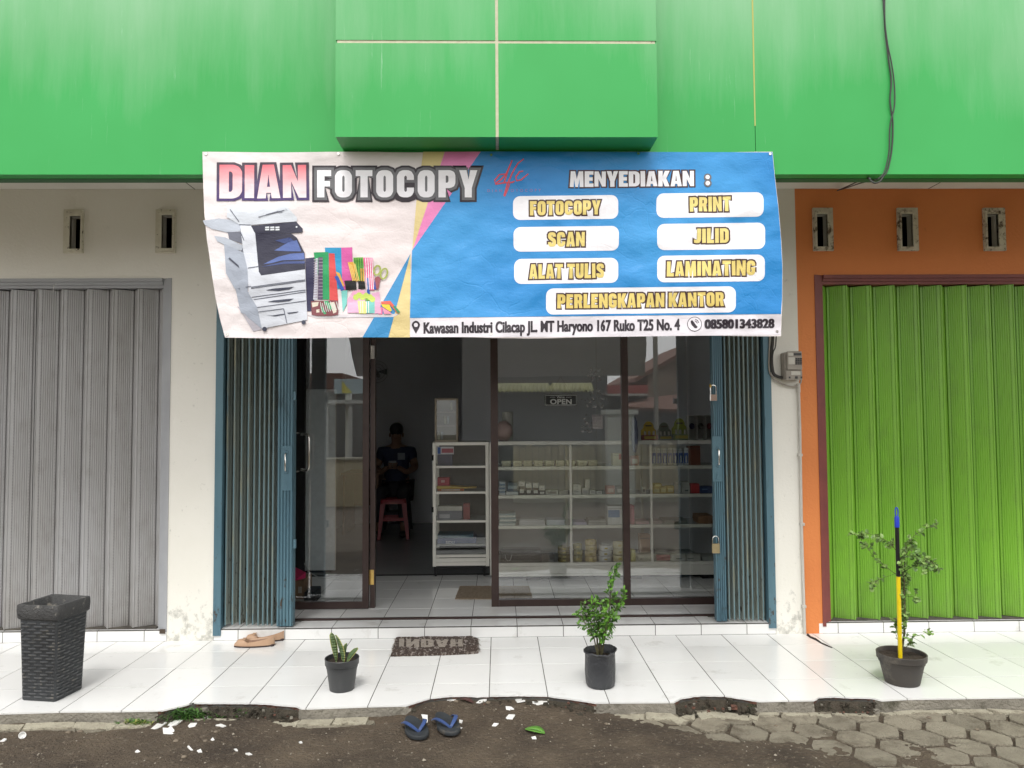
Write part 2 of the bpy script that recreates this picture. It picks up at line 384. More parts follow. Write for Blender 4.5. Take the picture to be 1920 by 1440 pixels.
# soil and pavers
def cover(x, y):     # how high the loose soil lies over the pavers (m above paver tops)
    m1 = .5+.5*math.tanh((x-.95+.9*(y+1.35))*2.2)           # bare pavers to the right
    c = .016 - .034*m1
    c += nz(x*1.7, y*2.6, 4)*.010 + nz(x*5, y*6, 8)*.004
    if x < -.45: c -= .022*math.exp(-((y-yedge0(x)+.045)/.038)**2)*(1-.7*broken0(x))
    for ax, ay, ar, s in [(1.12,-1.25,.20,.026),(-2.55,-1.36,.15,.020),(-1.95,-1.17,.12,.022),(-2.2,-1.66,.13,.024),(-1.72,-1.68,.12,.022),(.35,-1.20,.14,.010),(1.25,-1.62,.32,-.018),(1.9,-1.66,.30,-.018),(1.55,-1.42,.14,-.010),(2.45,-1.66,.2,-.010),(.75,-1.5,.35,-.010),(1.95,-1.2,.25,.010),(2.5,-1.3,.3,.012)]:
        c -= s*math.exp(-((x-ax)**2+(y-ay)**2)/ar**2)
    return c
def soil_z(x, y):
    z = ZG - .004 + max(-.0085, cover(x,y)) + nz(x*11, y*13, 2)*.0045 + nz(x*27, y*30, 2)*.0032 + nz(x*62, y*62, 6)*.0022
    for a, b in BRX[1:2]:
        if a < x < b: z += .022*math.exp(-((y-yedge(x)+.02)/.13)**2)*broken(x)
    e = max(0, abs(x)-3.2, -(y+2.5))          # sink at the far borders
    return z - min(.05, e*.25)
def make_soil():
    X0, X1, Y0, Y1, s = -3.5, 3.5, -2.6, -.90, .010
    nx, ny = int((X1-X0)/s), int((Y1-Y0)/s); vs = []
    for j in range(ny+1):
        for i in range(nx+1):
            x, y = X0+i*s, Y0+j*s; vs.append((x, y, soil_z(x, y)))
    fs = [(j*(nx+1)+i, j*(nx+1)+i+1, (j+1)*(nx+1)+i+1, (j+1)*(nx+1)+i) for j in range(ny) for i in range(nx)]
    me = bpy.data.meshes.new('soil'); me.from_pydata(vs, [], fs); o = link('soil', me, None, soil)
    for p in me.polygons: p.use_smooth = True
    tag(o, 'damp dark brown soil spread over the pavers in front of the kerb', 'soil', kind='stuff')
make_soil()
gm = MB(); gm.add([(-60,-60,-.10),(60,-60,-.10),(60,60,-.10),(-60,60,-.10)], [(0,1,2,3)])
road = tag(gm.build('ground', mat('dusty_road', (.15,.125,.095), (.10,.08,.06), scale=2, rough=.95, bump=.1, bscale=40)), kind='structure')
# hexagonal pavers, one object each
def hexmesh(R, seed):
    rnd = random.Random(seed); mb = MB(); pts = []
    for k in range(6):
        a = PI/3*k; b = PI/3*(k+1)
        for t in (0, .33, .66):
            r = R*(1-.018*rnd.random()); px = math.cos(a)*(1-t)+math.cos(b)*t; py = math.sin(a)*(1-t)+math.sin(b)*t
            if t == 0: r *= .98
            pts.append((px*r+rnd.uniform(-.0015,.0015), py*r+rnd.uniform(-.0015,.0015)))
    mb.rings([[(x,y,-.06) for x,y in pts], [(x,y,-.004) for x,y in pts], [(x*.975,y*.975,0) for x,y in pts]])
    return mb
HR = .104
protos = [hexmesh(HR-.0080, s) for s in range(5)]
hm = []
paving = tag(empty('paving'), kind='structure')
for k, p in enumerate(protos):
    me = bpy.data.meshes.new('paver'); me.from_pydata(p.v, [], p.f); me.materials.append(paver); hm.append(me)
hx0, hy0 = G(1665,975/3+1050,ZG).x, G(600+1665/3, 1050+975/3, ZG).y
hx0 = G(600+1665/3, 1050+975/3, ZG).x
for i in range(-24, 18):
    for j in range(-10, 4):
        x = hx0 + i*HR*1.5; y = hy0 + (j + (.5 if i % 2 else 0))*HR*math.sqrt(3)
        if y-HR*.9 > yedge(x)-.03 or y < -2.55 or abs(x) > 3.3: continue
        if cover(x, y) > .013 and cover(x+.07, y) > .012 and cover(x-.07, y) > .012: continue
        o = bpy.data.objects.new('paver', random.choice(hm)); COL.objects.link(o); o.parent = paving
        o.location = (x+random.uniform(-.004,.004), y+random.uniform(-.004,.004), ZG+random.uniform(-.005,.002))
        o.rotation_euler = (random.gauss(0,.018), random.gauss(0,.018), random.choice([0,1,2,3])*PI/3+random.gauss(0,.03))
# pale broken pieces along the kerb foot
def shard_poly(w_, h_, n, rnd, jag=.25):
    return [(w_/2*math.cos(2*PI*k/n+.2)*(1-jag*rnd.random()), h_/2*math.sin(2*PI*k/n+.2)*(1-jag*rnd.random())) for k in range(n)]
rr = random.Random(3)
def slabpiece(poly, zt, name='kerb_fragment', mt=None):
    cx = sum(p[0] for p in poly)/len(poly); cy = sum(p[1] for p in poly)/len(poly); tx, ty = rr.gauss(0,.03), rr.gauss(0,.05); mb = MB()
    mb.rings([[(p,q,zt-.05) for p,q in poly], [(p,q,zt-.0025+(p-cx)*tx+(q-cy)*ty) for p,q in poly], [(cx+(p-cx)*.985,cy+(q-cy)*.96,zt+(p-cx)*tx+(q-cy)*ty) for p,q in poly]])
    mb.build(name, mt or conc_pale, paving)
x = -3.3
while x < 3.3:
    wd = rr.uniform(.09, .30); xm = x+wd/2; b_ = broken(xm)
    if not (-.60 < xm < .44) and rr.random() > .08:
        top_y = lambda q: yedge(q) - (.004 if broken(q) < .2 else .070)
        dp = rr.uniform(.050,.078) if xm < 1.2 else rr.uniform(.02,.045); n = max(3, int(wd/.03)); sh = rr.uniform(-.02,.02)
        back = [(x+.003+(wd-.006)*k/n, top_y(x+wd*k/n)-.002+rr.uniform(-.003,.002)) for k in range(n+1)]
        front = [(x+.003+(wd-.006)*k/n+sh, top_y(x+wd*k/n)-dp*(1+.0*k)+rr.uniform(-.009,.009)) for k in range(n, -1, -1)]
        slabpiece(front[::-1]+back[::-1], ZG+rr.uniform(-.001,.006)+(.004 if xm < 0 else 0))
    x += wd
# grit
def grit():
    rnd = random.Random(11); mb = MB()
    for _ in range(3600):
        x = rnd.uniform(-2.9, 2.9); y = -rnd.uniform(.98, 2.0)
        dens = .35+.65*(.5+.5*nz(x*1.3, y*2.2, 17))
        if rnd.random() > dens or y > yedge(x)-.05: continue
        if -.5 < x < .5 and y < -1.75: continue
        r = rnd.choice([.0012,.0016,.002,.0026,.0036,.005]) if rnd.random() < .975 else rnd.uniform(.006,.010)
        z = max(soil_z(x, y), ZG-.012)+r*.3; a = rnd.random()*6
        q = [(x+r*math.cos(a+t)*rnd.uniform(.7,1.2), y+r*math.sin(a+t)*rnd.uniform(.7,1.2), z) for t in (0,1.57,3.14,4.71)]
        mb.add(q+[(x,y,z+r*.8)], [(0,1,4),(1,2,4),(2,3,4),(3,0,4)], 0 if rnd.random() < .45 else 1)
    o = mb.build('gravel', [mat('pale_grit', (.33,.30,.24), (.22,.19,.15), scale=50, rough=.8), mat('brown_grit', (.16,.125,.09), (.10,.08,.06), scale=50, rough=.9)])
    tag(o, 'fine pale grit and crumbs scattered on the brown soil', 'gravel', kind='stuff')
grit()

# ================================================================ STEP AND SHOP FLOOR
sb = MB(); sb.box(XL, XR, .0015, 1.585, -.2, ZS-.0016)
step = tag(sb.build('step', grout), kind='structure')
rx0 = WX(709, 1180, 0)
RX = [rx0+.30*i for i in range(-16, 20)]
def riser(xa, xb):
    mb = MB(); mb.cham(xa+g, xb-g, -.0015, .0078, .0015, ZS-.007, .001); mb.build('riser_tile', tile_white, step)
for a, b in zip(RX, RX[1:]):
    for u, v in ((a, b),):
        for lo, hi in ((XL, -2.143), (OL, OR), (2.085, XR)):
            s, e = max(u, lo), min(v, hi)
            if e-s > .015: riser(s, e)
FY = [.010, .165, .465, .765, 1.065, 1.365, 1.58]
for a, b in zip(RX, RX[1:]):
    for lo, hi in ((XL, -2.15), (-2.0, 1.95), (2.12, XR)):
        s, e = max(a, lo), min(b, hi)
        if e-s < .02: continue
        rows = FY if lo == -2.0 else FY[:2]
        for c1, c2 in zip(rows, rows[1:]):
            tile_at(s, e, c1, c2, ZS, step, tile_white)
fl = MB(); fl.box(-2.1, 2.1, 1.586, 4.9, -.2, ZS-.004); 
tag(fl.build('back_floor', mat('dark_grey_floor', (.30,.31,.31), (.26,.27,.27), scale=2, rough=.22)), kind='structure')
fs_ = MB(); fs_.box(-2.0, 1.95, 1.578, 1.606, ZS-.003, ZS+.006); tag(fs_.build('floor_strip', dark_gap), kind='structure')

# ================================================================ BUILDINGS
def holed(mb, X0, X1, Z0, Z1, Y0, Y1, holes, mi=0):
    xs = sorted({X0, X1, *[h[0] for h in holes], *[h[1] for h in holes]}); zs = sorted({Z0, Z1, *[h[2] for h in holes], *[h[3] for h in holes]})
    xs = [v for v in xs if X0 <= v <= X1]; zs = [v for v in zs if Z0 <= v <= Z1]
    for a, b in zip(xs, xs[1:]):
        for c, d_ in zip(zs, zs[1:]):
            mx_, mz = (a+b)/2, (c+d_)/2
            if any(h[0] < mx_ < h[1] and h[2] < mz < h[3] for h in holes): continue
            mb.box(a, b, Y0, Y1, c, d_, mi)
ZW = 2.945
vents_px = [((122,158,394,475),(134.5,155,407,468)), ((294,331,394,475),(306,326,405,467))]
vents_px_r = [((1523,1560,391,471),(1529,1549,403,464)), ((1681,1719,391,471),(1687,1708,403,464)), ((1842,1882,391,471),(1847,1868,403,464))]
def vrect(v): return (WX(v[0], 430, 0), WX(v[1], 430, 0), WZ((v[0]+v[1])/2, v[3], 0), WZ((v[0]+v[1])/2, v[2], 0))
def add_vents(bld, vs, framem, label=None):
    for o_, i_ in vs:
        O, I = vrect(o_), vrect(i_)
        mb = MB(); holed(mb, O[0], O[1], O[2], O[3], -.020, -.001, [I])
        e = .010
        holed(mb, (O[0]+I[0])/2-.002, (O[1]+I[1])/2+.002, (O[2]+I[2])/2, (O[3]+I[3])/2, -.028, -.0205, [I])
        f = mb.build('vent_frame', framem, bld)
        r = MB(); t = .004
        r.box(I[0]-t, I[0], -.018, .049, I[2], I[3]); r.box(I[1], I[1]+t, -.018, .049, I[2], I[3]); r.box(I[0], I[1], -.018, .049, I[2]-t, I[2]); r.box(I[0], I[1], -.018, .049, I[3], I[3]+t)
        rv = r.build('vent_reveal', soffit_paint, f)
shop = empty('shophouse', (0,0,0), label='white and cream shophouse with the photocopy shop between grimy white pillars', cat='building')
mb = MB(); hl = [vrect(i) for o, i in vents_px]
holed(mb, XL, XB, 2.352, ZW, 0, .05, [(h[0]-.004, h[1]+.004, h[2]-.004, h[3]+.004) for h in hl]); mb.build('wall', white_paint, shop)
MB().box(-2.143, OL, -.001, .14, -.02, 2.352).build('pillar', pillar_paint, shop)
MB().box(OR, XB, -.001, .14, -.02, 2.352).build('pillar', pillar_paint, shop)
vent_m = mat('peeling_cream_frame', (.66,.64,.54), (.58,.55,.45), scale=20, rough=.8, dirt=(.10,.085,.06), dscale=30, dlo=.60, dhi=.66)
vent_m2 = mat('dirty_white_vent_frame', (.60,.56,.46), (.48,.44,.35), scale=20, rough=.85, dirt=(.10,.07,.045), dscale=26, dlo=.50, dhi=.62)
add_vents(shop, vents_px, vent_m)
orange = empty('orange_shop', (2.0,0,0), label='neighbouring orange painted shop building with lime green gate and square vents', cat='building')
mb = MB(); hr = [vrect(i) for o, i in vents_px_r]
holed(mb, XB, XR, 2.362, ZW, 0, .05, [(h[0]-.004, h[1]+.004, h[2]-.004, h[3]+.004) for h in hr]); mb.build('wall', orange_paint, orange)
MB().box(XB, 2.112, -.001, .14, -.02, 2.362).build('pillar', orange_paint, orange)
add_vents(orange, vents_px_r, vent_m2)
# rooms behind the closed gates, their darkness painted near-black, seen through vents and gate gaps
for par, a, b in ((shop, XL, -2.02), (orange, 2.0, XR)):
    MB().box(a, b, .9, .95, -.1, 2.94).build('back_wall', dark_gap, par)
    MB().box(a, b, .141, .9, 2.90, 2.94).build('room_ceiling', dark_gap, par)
# shop interior shell
MB().box(-2.02, -2.0, .141, 4.9, 0, 2.94).build('side_wall', room_wall, shop)
MB().box(1.95, 1.97, .141, 4.9, 0, 2.94).build('side_wall', room_wall, shop)
MB().box(-2.0, 1.95, 4.83, 4.88, 0, 2.94).build('rear_wall', room_dark, shop)
xp = WX(867, 900, 2.75)
MB().box(xp, 1.95, 2.75, 2.85, 0, 2.9).build('partition', room_wall, shop)
MB().box(-2.0, 1.95, .141, 4.83, 2.90, 2.94).build('ceiling', room_wall, shop)
MB().box(XL, XR, -1.12, 5.2, 3.9, 4.2).build('roof', soffit_paint, shop)
MB().box(XL, XL+.05, -.0, 5.2, 0, 3.9).build('side_wall', white_paint, shop)
MB().box(XR-.05, XR, -.0, 5.2, 0, 3.9).build('side_wall', white_paint, orange)
MB().box(XL, XR, 4.95, 5.2, 0, 3.9).build('rear_wall', white_paint, shop)

# ---------------- canopy with the green fascia
can = empty('green_canopy', (0,YFAS,2.65), label='deep canopy with glossy faded, haze-whitened green fascia panels and a projecting box', cat='canopy')
XS = [XL, -.70, .70, WX(1415, 200, YFAS), XR]
for a, b in zip(XS, XS[1:]):
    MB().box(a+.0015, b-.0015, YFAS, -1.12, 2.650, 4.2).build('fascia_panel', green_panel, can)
MB().box(XL, XR, -1.115, -1.105, 2.80, 4.2).build('panel_backing', sealant, can)
MB().box(XL, XR, -1.12, -.001, ZW, ZW+.06).build('soffit', soffit_paint, can)
sm = MB(); sm.box(XL, XR, -1.12, -1.06, 2.648, 2.66, 0); sm.build('fascia_lip', mat('dark_green_lip', (.035,.14,.05), rough=.6), can)
for xx in (WX(300,345,-.5), -1.25, 1.1, 2.9):
    MB().box(xx, xx+.004, -1.1, -.002, ZW-.0022, ZW).build('soffit_joint', grout, can)
stn = mat('rusty_yellow_stain', (.50,.42,.10), (.35,.45,.14), scale=9, rough=.7, stretch=(1,1,.2))
MB().box(XS[3]-.0035, XS[3]+.0035, YFAS-.0012, YFAS+.002, 2.9, 4.1).build('joint_stain', stn, can)
YBX = -1.37; bx0, bx1 = WX(628.5,257,YBX), WX(1233.5,257,YBX); bz = 2.771; jx = WX(932,200,YBX); jz = WZ(932,78.5,YBX); jw = .0075
for a, b in ((bx0, jx-jw), (jx+jw, bx1)):
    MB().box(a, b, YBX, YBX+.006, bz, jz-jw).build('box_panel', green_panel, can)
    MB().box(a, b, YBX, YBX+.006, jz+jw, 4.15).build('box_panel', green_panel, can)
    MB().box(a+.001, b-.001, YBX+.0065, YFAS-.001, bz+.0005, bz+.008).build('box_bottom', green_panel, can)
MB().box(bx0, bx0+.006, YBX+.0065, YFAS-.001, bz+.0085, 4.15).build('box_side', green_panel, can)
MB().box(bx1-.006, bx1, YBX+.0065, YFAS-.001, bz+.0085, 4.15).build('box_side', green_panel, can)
MB().box(bx0+.007, bx1-.007, YBX+.003, YBX+.0065, bz+.0015, 4.14).build('sealant_joint', sealant, can)
MB().box(jx-jw, jx+jw, YBX+.0066, YFAS-.002, bz+.0025, bz+.0045).build('sealant_joint', sealant, can)

# ================================================================ GATES
def ladder(M_, cols, nm):
    M_ = M_.copy(); M_.name = nm; nt = M_.node_tree; b = nt.nodes['Principled BSDF']; src = b.inputs['Base Color'].links[0].from_socket
    tc = N(nt, 'ShaderNodeTexCoord'); s = N(nt, 'ShaderNodeSeparateXYZ'); nt.links.new(tc.outputs['Object'], s.inputs[0])
    m_ = None
    for cx in cols:
        a = math_(nt, 'LESS_THAN', math_(nt, 'ABSOLUTE', math_(nt, 'SUBTRACT', s.outputs['X'], cx)), .0032)
        m_ = a if m_ is None else math_(nt, 'MAXIMUM', m_, a)
    z = math_(nt, 'LESS_THAN', math_(nt, 'FRACT', math_(nt, 'MULTIPLY', s.outputs['Z'], 105)), .45)
    f = math_(nt, 'MULTIPLY', math_(nt, 'MULTIPLY', m_, z), .42)
    nt.links.new(mixc(nt, f, src, (.02,.022,.02)), b.inputs['Base Color']); return M_
def slat_mesh(period, narrow, depth, z0, z1, mt, side):
    """one pressed steel slat: from a front fold to the next; side=+1 wide ribbed part goes back to the right"""
    wide = period-narrow; P = []
    # local x from 0 (front fold) ; going right: wide facet back, then narrow facet forward
    P.append((-.0045, -.0035)); P.append((.0, -.0055)); P.append((.0035, -.002)); P.append((.004, .003))
    nr = 7; a0 = .018; a1 = wide-.014
    P.append((a0-.002, depth*(a0-.002)/wide))
    for k in range(nr):
        for t, h in ((.0, 0), (.22, .0040), (.50, .0040), (.72, 0)):
            xx = a0+(a1-a0)*(k+t)/nr; P.append((xx, depth*xx/wide-h))
    P.append((wide-.005, depth-.004)); P.append((wide-.0025, depth+.010)); P.append((wide+.0015, depth+.010)); P.append((wide+.004, depth-.0055))
    P.append((wide+narrow*.5, depth*.5)); P.append((period-.0042, .0015))
    if side < 0: P = [(period-x, y) for x, y in P][::-1]
    mb = MB(); n = len(P); th = .0012
    vs = [(x,y,z0) for x,y in P]+[(x,y,z1) for x,y in P]+[(x,y+th,z0) for x,y in P]+[(x,y+th,z1) for x,y in P]
    fs = []
    for i in range(n-1):
        fs.append((i, i+1, n+i+1, n+i)); fs.append((2*n+i+1, 2*n+i, 3*n+i, 3*n+i+1)); fs.append((i+1, i, 2*n+i, 2*n+i+1))
    mb.add(vs, fs); return mb
def frame_profile(x, side, z0, z1, mt, parent, wd=.062):   # stepped U profile upright
    mb = MB()
    mb.box(x, x+side*wd*.36, -.006, .10, z0, z1); mb.box(x+side*(wd*.36+.0005), x+side*wd*.68, .004, .10, z0, z1); mb.box(x+side*(wd*.68+.0005), x+side*wd, .014, .10, z0, z1)
    return mb.build('gate_frame', mt, parent)
# grey gate of the left shop
gg = empty('folding_gate', (-3.3,.05,ZS), label='closed grey steel folding gate left of the white pillar', cat='folding gate')
PER = 46.8*4.9/F
ladg = ladder(grey_gate, (.022, .098), 'grey_gate_slat_paint')
me = slat_mesh(PER, .058, .062, .082, 2.285, None, 1); xf = WX(302, 560, 0)+.012
base = me.build('slat', ladg, None, fix=False)
for k in range(17):
    o = base if k == 0 else base.copy()
    if k: COL.objects.link(o)
    part(o, gg); o.location = (xf-PER*(k+1)+3.3, -.03+random.uniform(-.002,.002), -ZS+random.uniform(-.003,.003)+0); o.rotation_euler = (0,0,random.gauss(0,.04))
frame_profile(-2.143, -1, .06, 2.352, grey_frame, gg)
def head(xa, xb, zt, mt, par):
    mb = MB(); mb.box(xa, xb, -.0055, .099, zt-.022, zt); mb.box(xa, xb, .0045, .099, zt-.042, zt-.0225); mb.box(xa, xb, .0145, .099, zt-.062, zt-.0425)
    mb.build('head_frame', mt, par)
head(XL, -2.143-.0625, 2.352, grey_frame, gg)
MB().box(XL, -2.22, .02, .085, ZS+.001, ZS+.010).build('bottom_track', mat('dirty_track', (.10,.09,.075), (.05,.045,.04), scale=20, rough=.9), gg)
MB().box(-2.185,-2.150,-.012,-.0065,.050,.078).add([], []).build('corner_bracket', mat('rusty_bracket', (.07,.05,.035), rough=.8), gg)
mw = MB(); mw.tube([W(100,548,-.04), W(101,535,-.045), W(106,532,-.03)], .003, 6); mw.build('wire_hook', mat('pale_wire', (.5,.5,.5), rough=.5), gg)
# lime green gate of the right shop
gl_ = empty('folding_gate', (3.4,.05,ZS), label='closed bright lime green steel folding gate in a maroon frame', cat='folding gate')
PER2 = 45.6*4.93/F
ladl = ladder(lime_gate, (.139, .066), 'lime_gate_slat_paint')
me = slat_mesh(PER2, .050, .062, .082, 2.295, None, -1); base = me.build('slat', ladl, None, fix=False)
xf = 2.172
for k in range(17):
    o = base if k == 0 else base.copy()
    if k: COL.objects.link(o)
    part(o, gl_); o.location = (xf+PER2*k-3.4, -.03+random.uniform(-.002,.002), -ZS+random.uniform(-.003,.003)); o.rotation_euler = (0,0,random.gauss(0,.035))
frame_profile(2.112, 1, .045, 2.362, maroon, gl_)
head(2.112+.0625, XR, 2.362, maroon, gl_)
MB().box(2.18, XR, .02, .085, ZS+.001, ZS+.010).build('bottom_track', MATS['dirty_track'], gl_)

# folded blue gates
slat_lip = mat('worn_blue_slat_edge', (.14,.225,.25), (.10,.18,.215), scale=9, rough=.5, stretch=(1,1,.3), dirt=(.24,.23,.15), dscale=9, dlo=.5, dhi=.68, dstretch=(2,2,.3))
ZT = 2.33
def fold_slat(xf, xb, xf2, yf, yb, z0, z1, parent, mt, side):
    mb = MB(); t = .0018
    ys = yf; P = [(xf-.005*side, ys+.004), (xf-.0045*side, ys-.0005), (xf+.002*side, ys-.001)]
    for k in range(1, 8):
        q = k/8; r = .0022*(1 if k % 2 else -1)
        P.append((xf+(xb-xf)*q+r*side, ys+(yb-ys)*q))
    P.append((xb, yb)); P.append((xb+.006*side, yb+.001))
    n = len(P)
    vs = [(x,y,z0) for x,y in P]+[(x,y,z1) for x,y in P]+[(x+t,y,z0) for x,y in P]+[(x+t,y,z1) for x,y in P]
    fs = []
    for i in range(n-1): fs += [(i,i+1,n+i+1,n+i), (2*n+i+1,2*n+i,3*n+i,3*n+i+1), (i+1,i,2*n+i,2*n+i+1)]
    mb.add(vs, fs, 0); mb.mi = [1 if (i//3) < 2 else 0 for i in range(len(fs))]; return mb.build('slat', [mt, slat_lip], parent, fix=False)
edge_px_l = [423,436,450,464,474,484,493.5,502,511,519]
edge_px_r = [1440,1431,1421,1411,1402,1394,1386,1376,1367,1360]
gb = empty('folding_gate', (-1.6,.05,ZS), label='weathered blue steel folding gate folded open beside the left white pillar', cat='folding gate')
rn = random.Random(5)
for i in range(len(edge_px_l)-1):
    xa, xc = WX(edge_px_l[i], 1172, .03), WX(edge_px_l[i+1], 1172, .03)
    fold_slat(xa, xa+(xc-xa)*.62, xc, .022+rn.uniform(-.008,.006), .150, ZS+.012+rn.uniform(0,.008), ZT, gb, blue_slat, 1)
def lock_stile(xa, xb, parent, flip):
    mb = MB(); n = 5; wd = (xb-xa)/n
    P = [(xa, .07), (xa, .012)]
    for k in range(n):
        u = xa+k*wd
        P += [(u+wd*.12, .010), (u+wd*.60, .010), (u+wd*.72, .018), (u+wd*.88, .018)]
    P += [(xb, .012), (xb, .07)]
    mb.prism(P, 'z', ZS+.010, ZT); return mb.build('lock_stile', blue_steel, parent)
lxa, lxb = WX(519.5,1100,.02), WX(549.5,1100,.02)
lock_stile(lxa, lxb, gb, 0)
def handle_plate(px0, px1, py0, py1, hx, hy0, hy1, parent):
    Y = .006; a, b = WX(px0,(py0+py1)/2,Y), WX(px1,(py0+py1)/2,Y); z0, z1 = WZ(px0,py1,Y), WZ(px0,py0,Y)
    pl = MB().cham(a, b, Y-.002, .0095, z0, z1, .002).build('handle_plate', blue_steel, parent)
    h = MB(); x = WX(hx, hy0, -.02); za, zb = WZ(hx, hy1, -.02), WZ(hx, hy0, -.02)
    h.tube([(x, Y, zb), (x, -.016, zb-.004), (x, -.022, zb-.012), (x, -.022, za+.012), (x, -.016, za+.004), (x, Y, za)], .0045, 8); h.build('pull_bar', chrome, pl, smooth=True)
    for zz in (za-.004, zb+.004):
        r = MB(); r.rings([[(x+.016*math.cos(t*PI/6), Y-.0021, zz+.016*math.sin(t*PI/6)) for t in range(12)], [(x+.012*math.cos(t*PI/6), Y-.006, zz+.012*math.sin(t*PI/6)) for t in range(12)]])
        r.build('rosette', blue_steel, pl)
    return pl
handle_plate(529, 548, 836, 920, 535, 850, 884, gb)
MB().box(OL+.001, WX(413.5,1180,-.01), -.012, .09, .032, ZT).build('side_post', blue_steel, gb)
for py in (742, 1020):
    ks = MB(); p = W(551, py, .0); ks.cham(p.x-.004, p.x+.012, -.002, .02, p.z-.028, p.z+.028, .002)
    ks.build('hasp', blue_steel, gb)
gc = empty('folding_gate', (1.6,.05,ZS), label='weathered blue steel folding gate folded open beside the meter pillar', cat='folding gate')
for i in range(len(edge_px_r)-1):
    xa, xc = WX(edge_px_r[i], 1168, .03), WX(edge_px_r[i+1], 1168, .03)
    fold_slat(xa, xa+(xc-xa)*.62, xc, .022+rn.uniform(-.008,.006), .150, ZS+.012+rn.uniform(0,.006), ZT, gc, blue_slat, -1)
rxa, rxb = WX(1341,1000,.02), WX(1360,1000,.02)
lock_stile(rxa, rxb, gc, 1)
handle_plate(1336, 1354, 818, 903, 1348, 842, 872, gc)
lk = MB(); p = W(1347, 893, .0); lk.prism([(p.x-.014, p.z-.018), (p.x+.014, p.z-.018), (p.x+.016, p.z-.006), (p.x+.007, p.z+.002), (p.x+.008, p.z+.016), (p.x, p.z+.022), (p.x-.008, p.z+.016), (p.x-.007, p.z+.002), (p.x-.016, p.z-.006)], 'y', -.004, .0035); lk.build('keyhole_cover', blue_steel, gc)
MB().box(WX(1438.5,1000,-.01), OR-.001, -.012, .09, .040, ZT).build('side_post', blue_steel, gc)
for k, (par, a, b) in enumerate(((gb, OL+.06, lxb+.02), (gc, rxa-.02, OR-.06))):
    MB().box(a, b, .155, .175, ZS, ZS+.006).build('floor_track', MATS['dirty_track'], par)
for par, a, b in ((gb, OL+.055, lxa), (gc, rxb, OR-.055)): MB().box(a, b, .158, .162, ZS+.02, ZT).build('added_back_plate', dark_gap, par)  # added dark plates keeping sky light out of the folded slat gaps
# threshold rail across the opening
th_ = MB(); th_.cham(OL+.14, OR-.02, .172, .196, ZS-.001, ZS+.013, .002)
tag(th_.build('threshold_rail', brown_alu), 'thin dark brown floor rail running across the tiled doorstep', 'rail')
# padlocks
def padlock(name, px0, px1, py_body0, py_body1, py_top, label, bodym, Y=-.012, keys=False):
    cx = (px0+px1)/2; a, b = WX(px0, py_body0, Y), WX(px1, py_body0, Y); z1, z0 = WZ(cx, py_body0, Y), WZ(cx, py_body1, Y); zt = WZ(cx, py_top, Y)
    e = empty(name, ((a+b)/2, Y, z0), label=label, cat='padlock')
    MB().cham(a, b, Y-.008, Y+.008, z0, z1, .002).build('lock_body', bodym, e)
    r = (b-a)/2-.004; xm = (a+b)/2; pts = [(xm-r, Y, z1-.002)] + [(xm-r, Y, zt-r)] + [(xm-r*math.cos(PI*k/8), Y, zt-r+r*math.sin(PI*k/8)) for k in range(1, 8)] + [(xm+r, Y, zt-r), (xm+r, Y, z1-.002)]
    MB().tube(pts, .0028, 8).build('shackle', chrome, e, smooth=True)
    if keys:
        k = MB(); p = W(1332, 722, Y); k.lathe((p.x, p.y, p.z), [(.001,-.02),(.007,-.012),(.008,0),(.005,.008)], 8); k.build('key', brass, e)
padlock('padlock', 1335, 1349, 1019, 1037, 1005, 'brass padlock hanging low on the right blue gate edge', mat('pale_brass', (.52,.43,.26), (.45,.37,.22), scale=60, rough=.35, metal=.7))
padlock('padlock', 1331, 1344, 739.5, 751.5, 722, 'small steel padlock with key hanging high on the right blue gate', chrome, keys=True)

# ================================================================ GLASS SHOPFRONT
gf = empty('glass_shopfront', (0, YGL, ZS), label='dark brown framed glass shopfront standing behind the open blue gates', cat='shopfront')
def gx(px, py=1000, Y=YGL): return WX(px, py, Y)
ZB = WZ(1050, 1138, YGL); ZR = WZ(1050, 1125, YGL); ZTOP = 2.9
def upright(a, b, name='frame_post', par=gf, y0=YGL, y1=YGL+.05, z0=None, mt=brown_alu, z1=ZTOP):
    return MB().box(gx(a), gx(b), y0, y1, ZS if z0 is None else z0, z1).build(name, mt, par)
upright(921, 935); upright(1169, 1181.5); upright(1341, 1352)
MB().box(gx(935)+.0005, gx(1169)-.0005, YGL+.001, YGL+.048, ZS+.0005, ZR+.004).build('bottom_rail', brown_alu, gf)
MB().box(gx(1181.5)+.0005, gx(1341)-.0005, YGL+.001, YGL+.048, ZS+.0005, ZR+.004).build('bottom_rail', brown_alu, gf)
MB().box(gx(1352)+.0005, 1.949, YGL+.001, YGL+.048, ZS+.0005, 2.9).build('end_panel', brown_alu, gf)
MB().box(-1.999, gx(520), YGL+.03, YGL+.048, ZS+.0005, 2.9).build('end_panel', brown_alu, gf)
for a, b in ((935, 1169), (1181.5, 1341)):
    MB().box(gx(a)+.001, gx(b)-.001, YGL+.020, YGL+.026, ZR+.0045, 2.899).build('pane', GLASS, gf)
upright(694, 703)     # hinge jamb
# transom high up behind the banner
MB().box(gx(703)+.0005, gx(921)-.0005, YGL+.001, YGL+.048, 2.16, 2.20).build('transom', brown_alu, gf)
MB().box(gx(703)+.001, gx(921)-.001, YGL+.020, YGL+.026, 2.2005, 2.899).build('pane', GLASS, gf)
MB().box(gx(540), gx(694)-.0005, YGL+.001, YGL+.048, 2.16, 2.20).build('transom', brown_alu, gf)
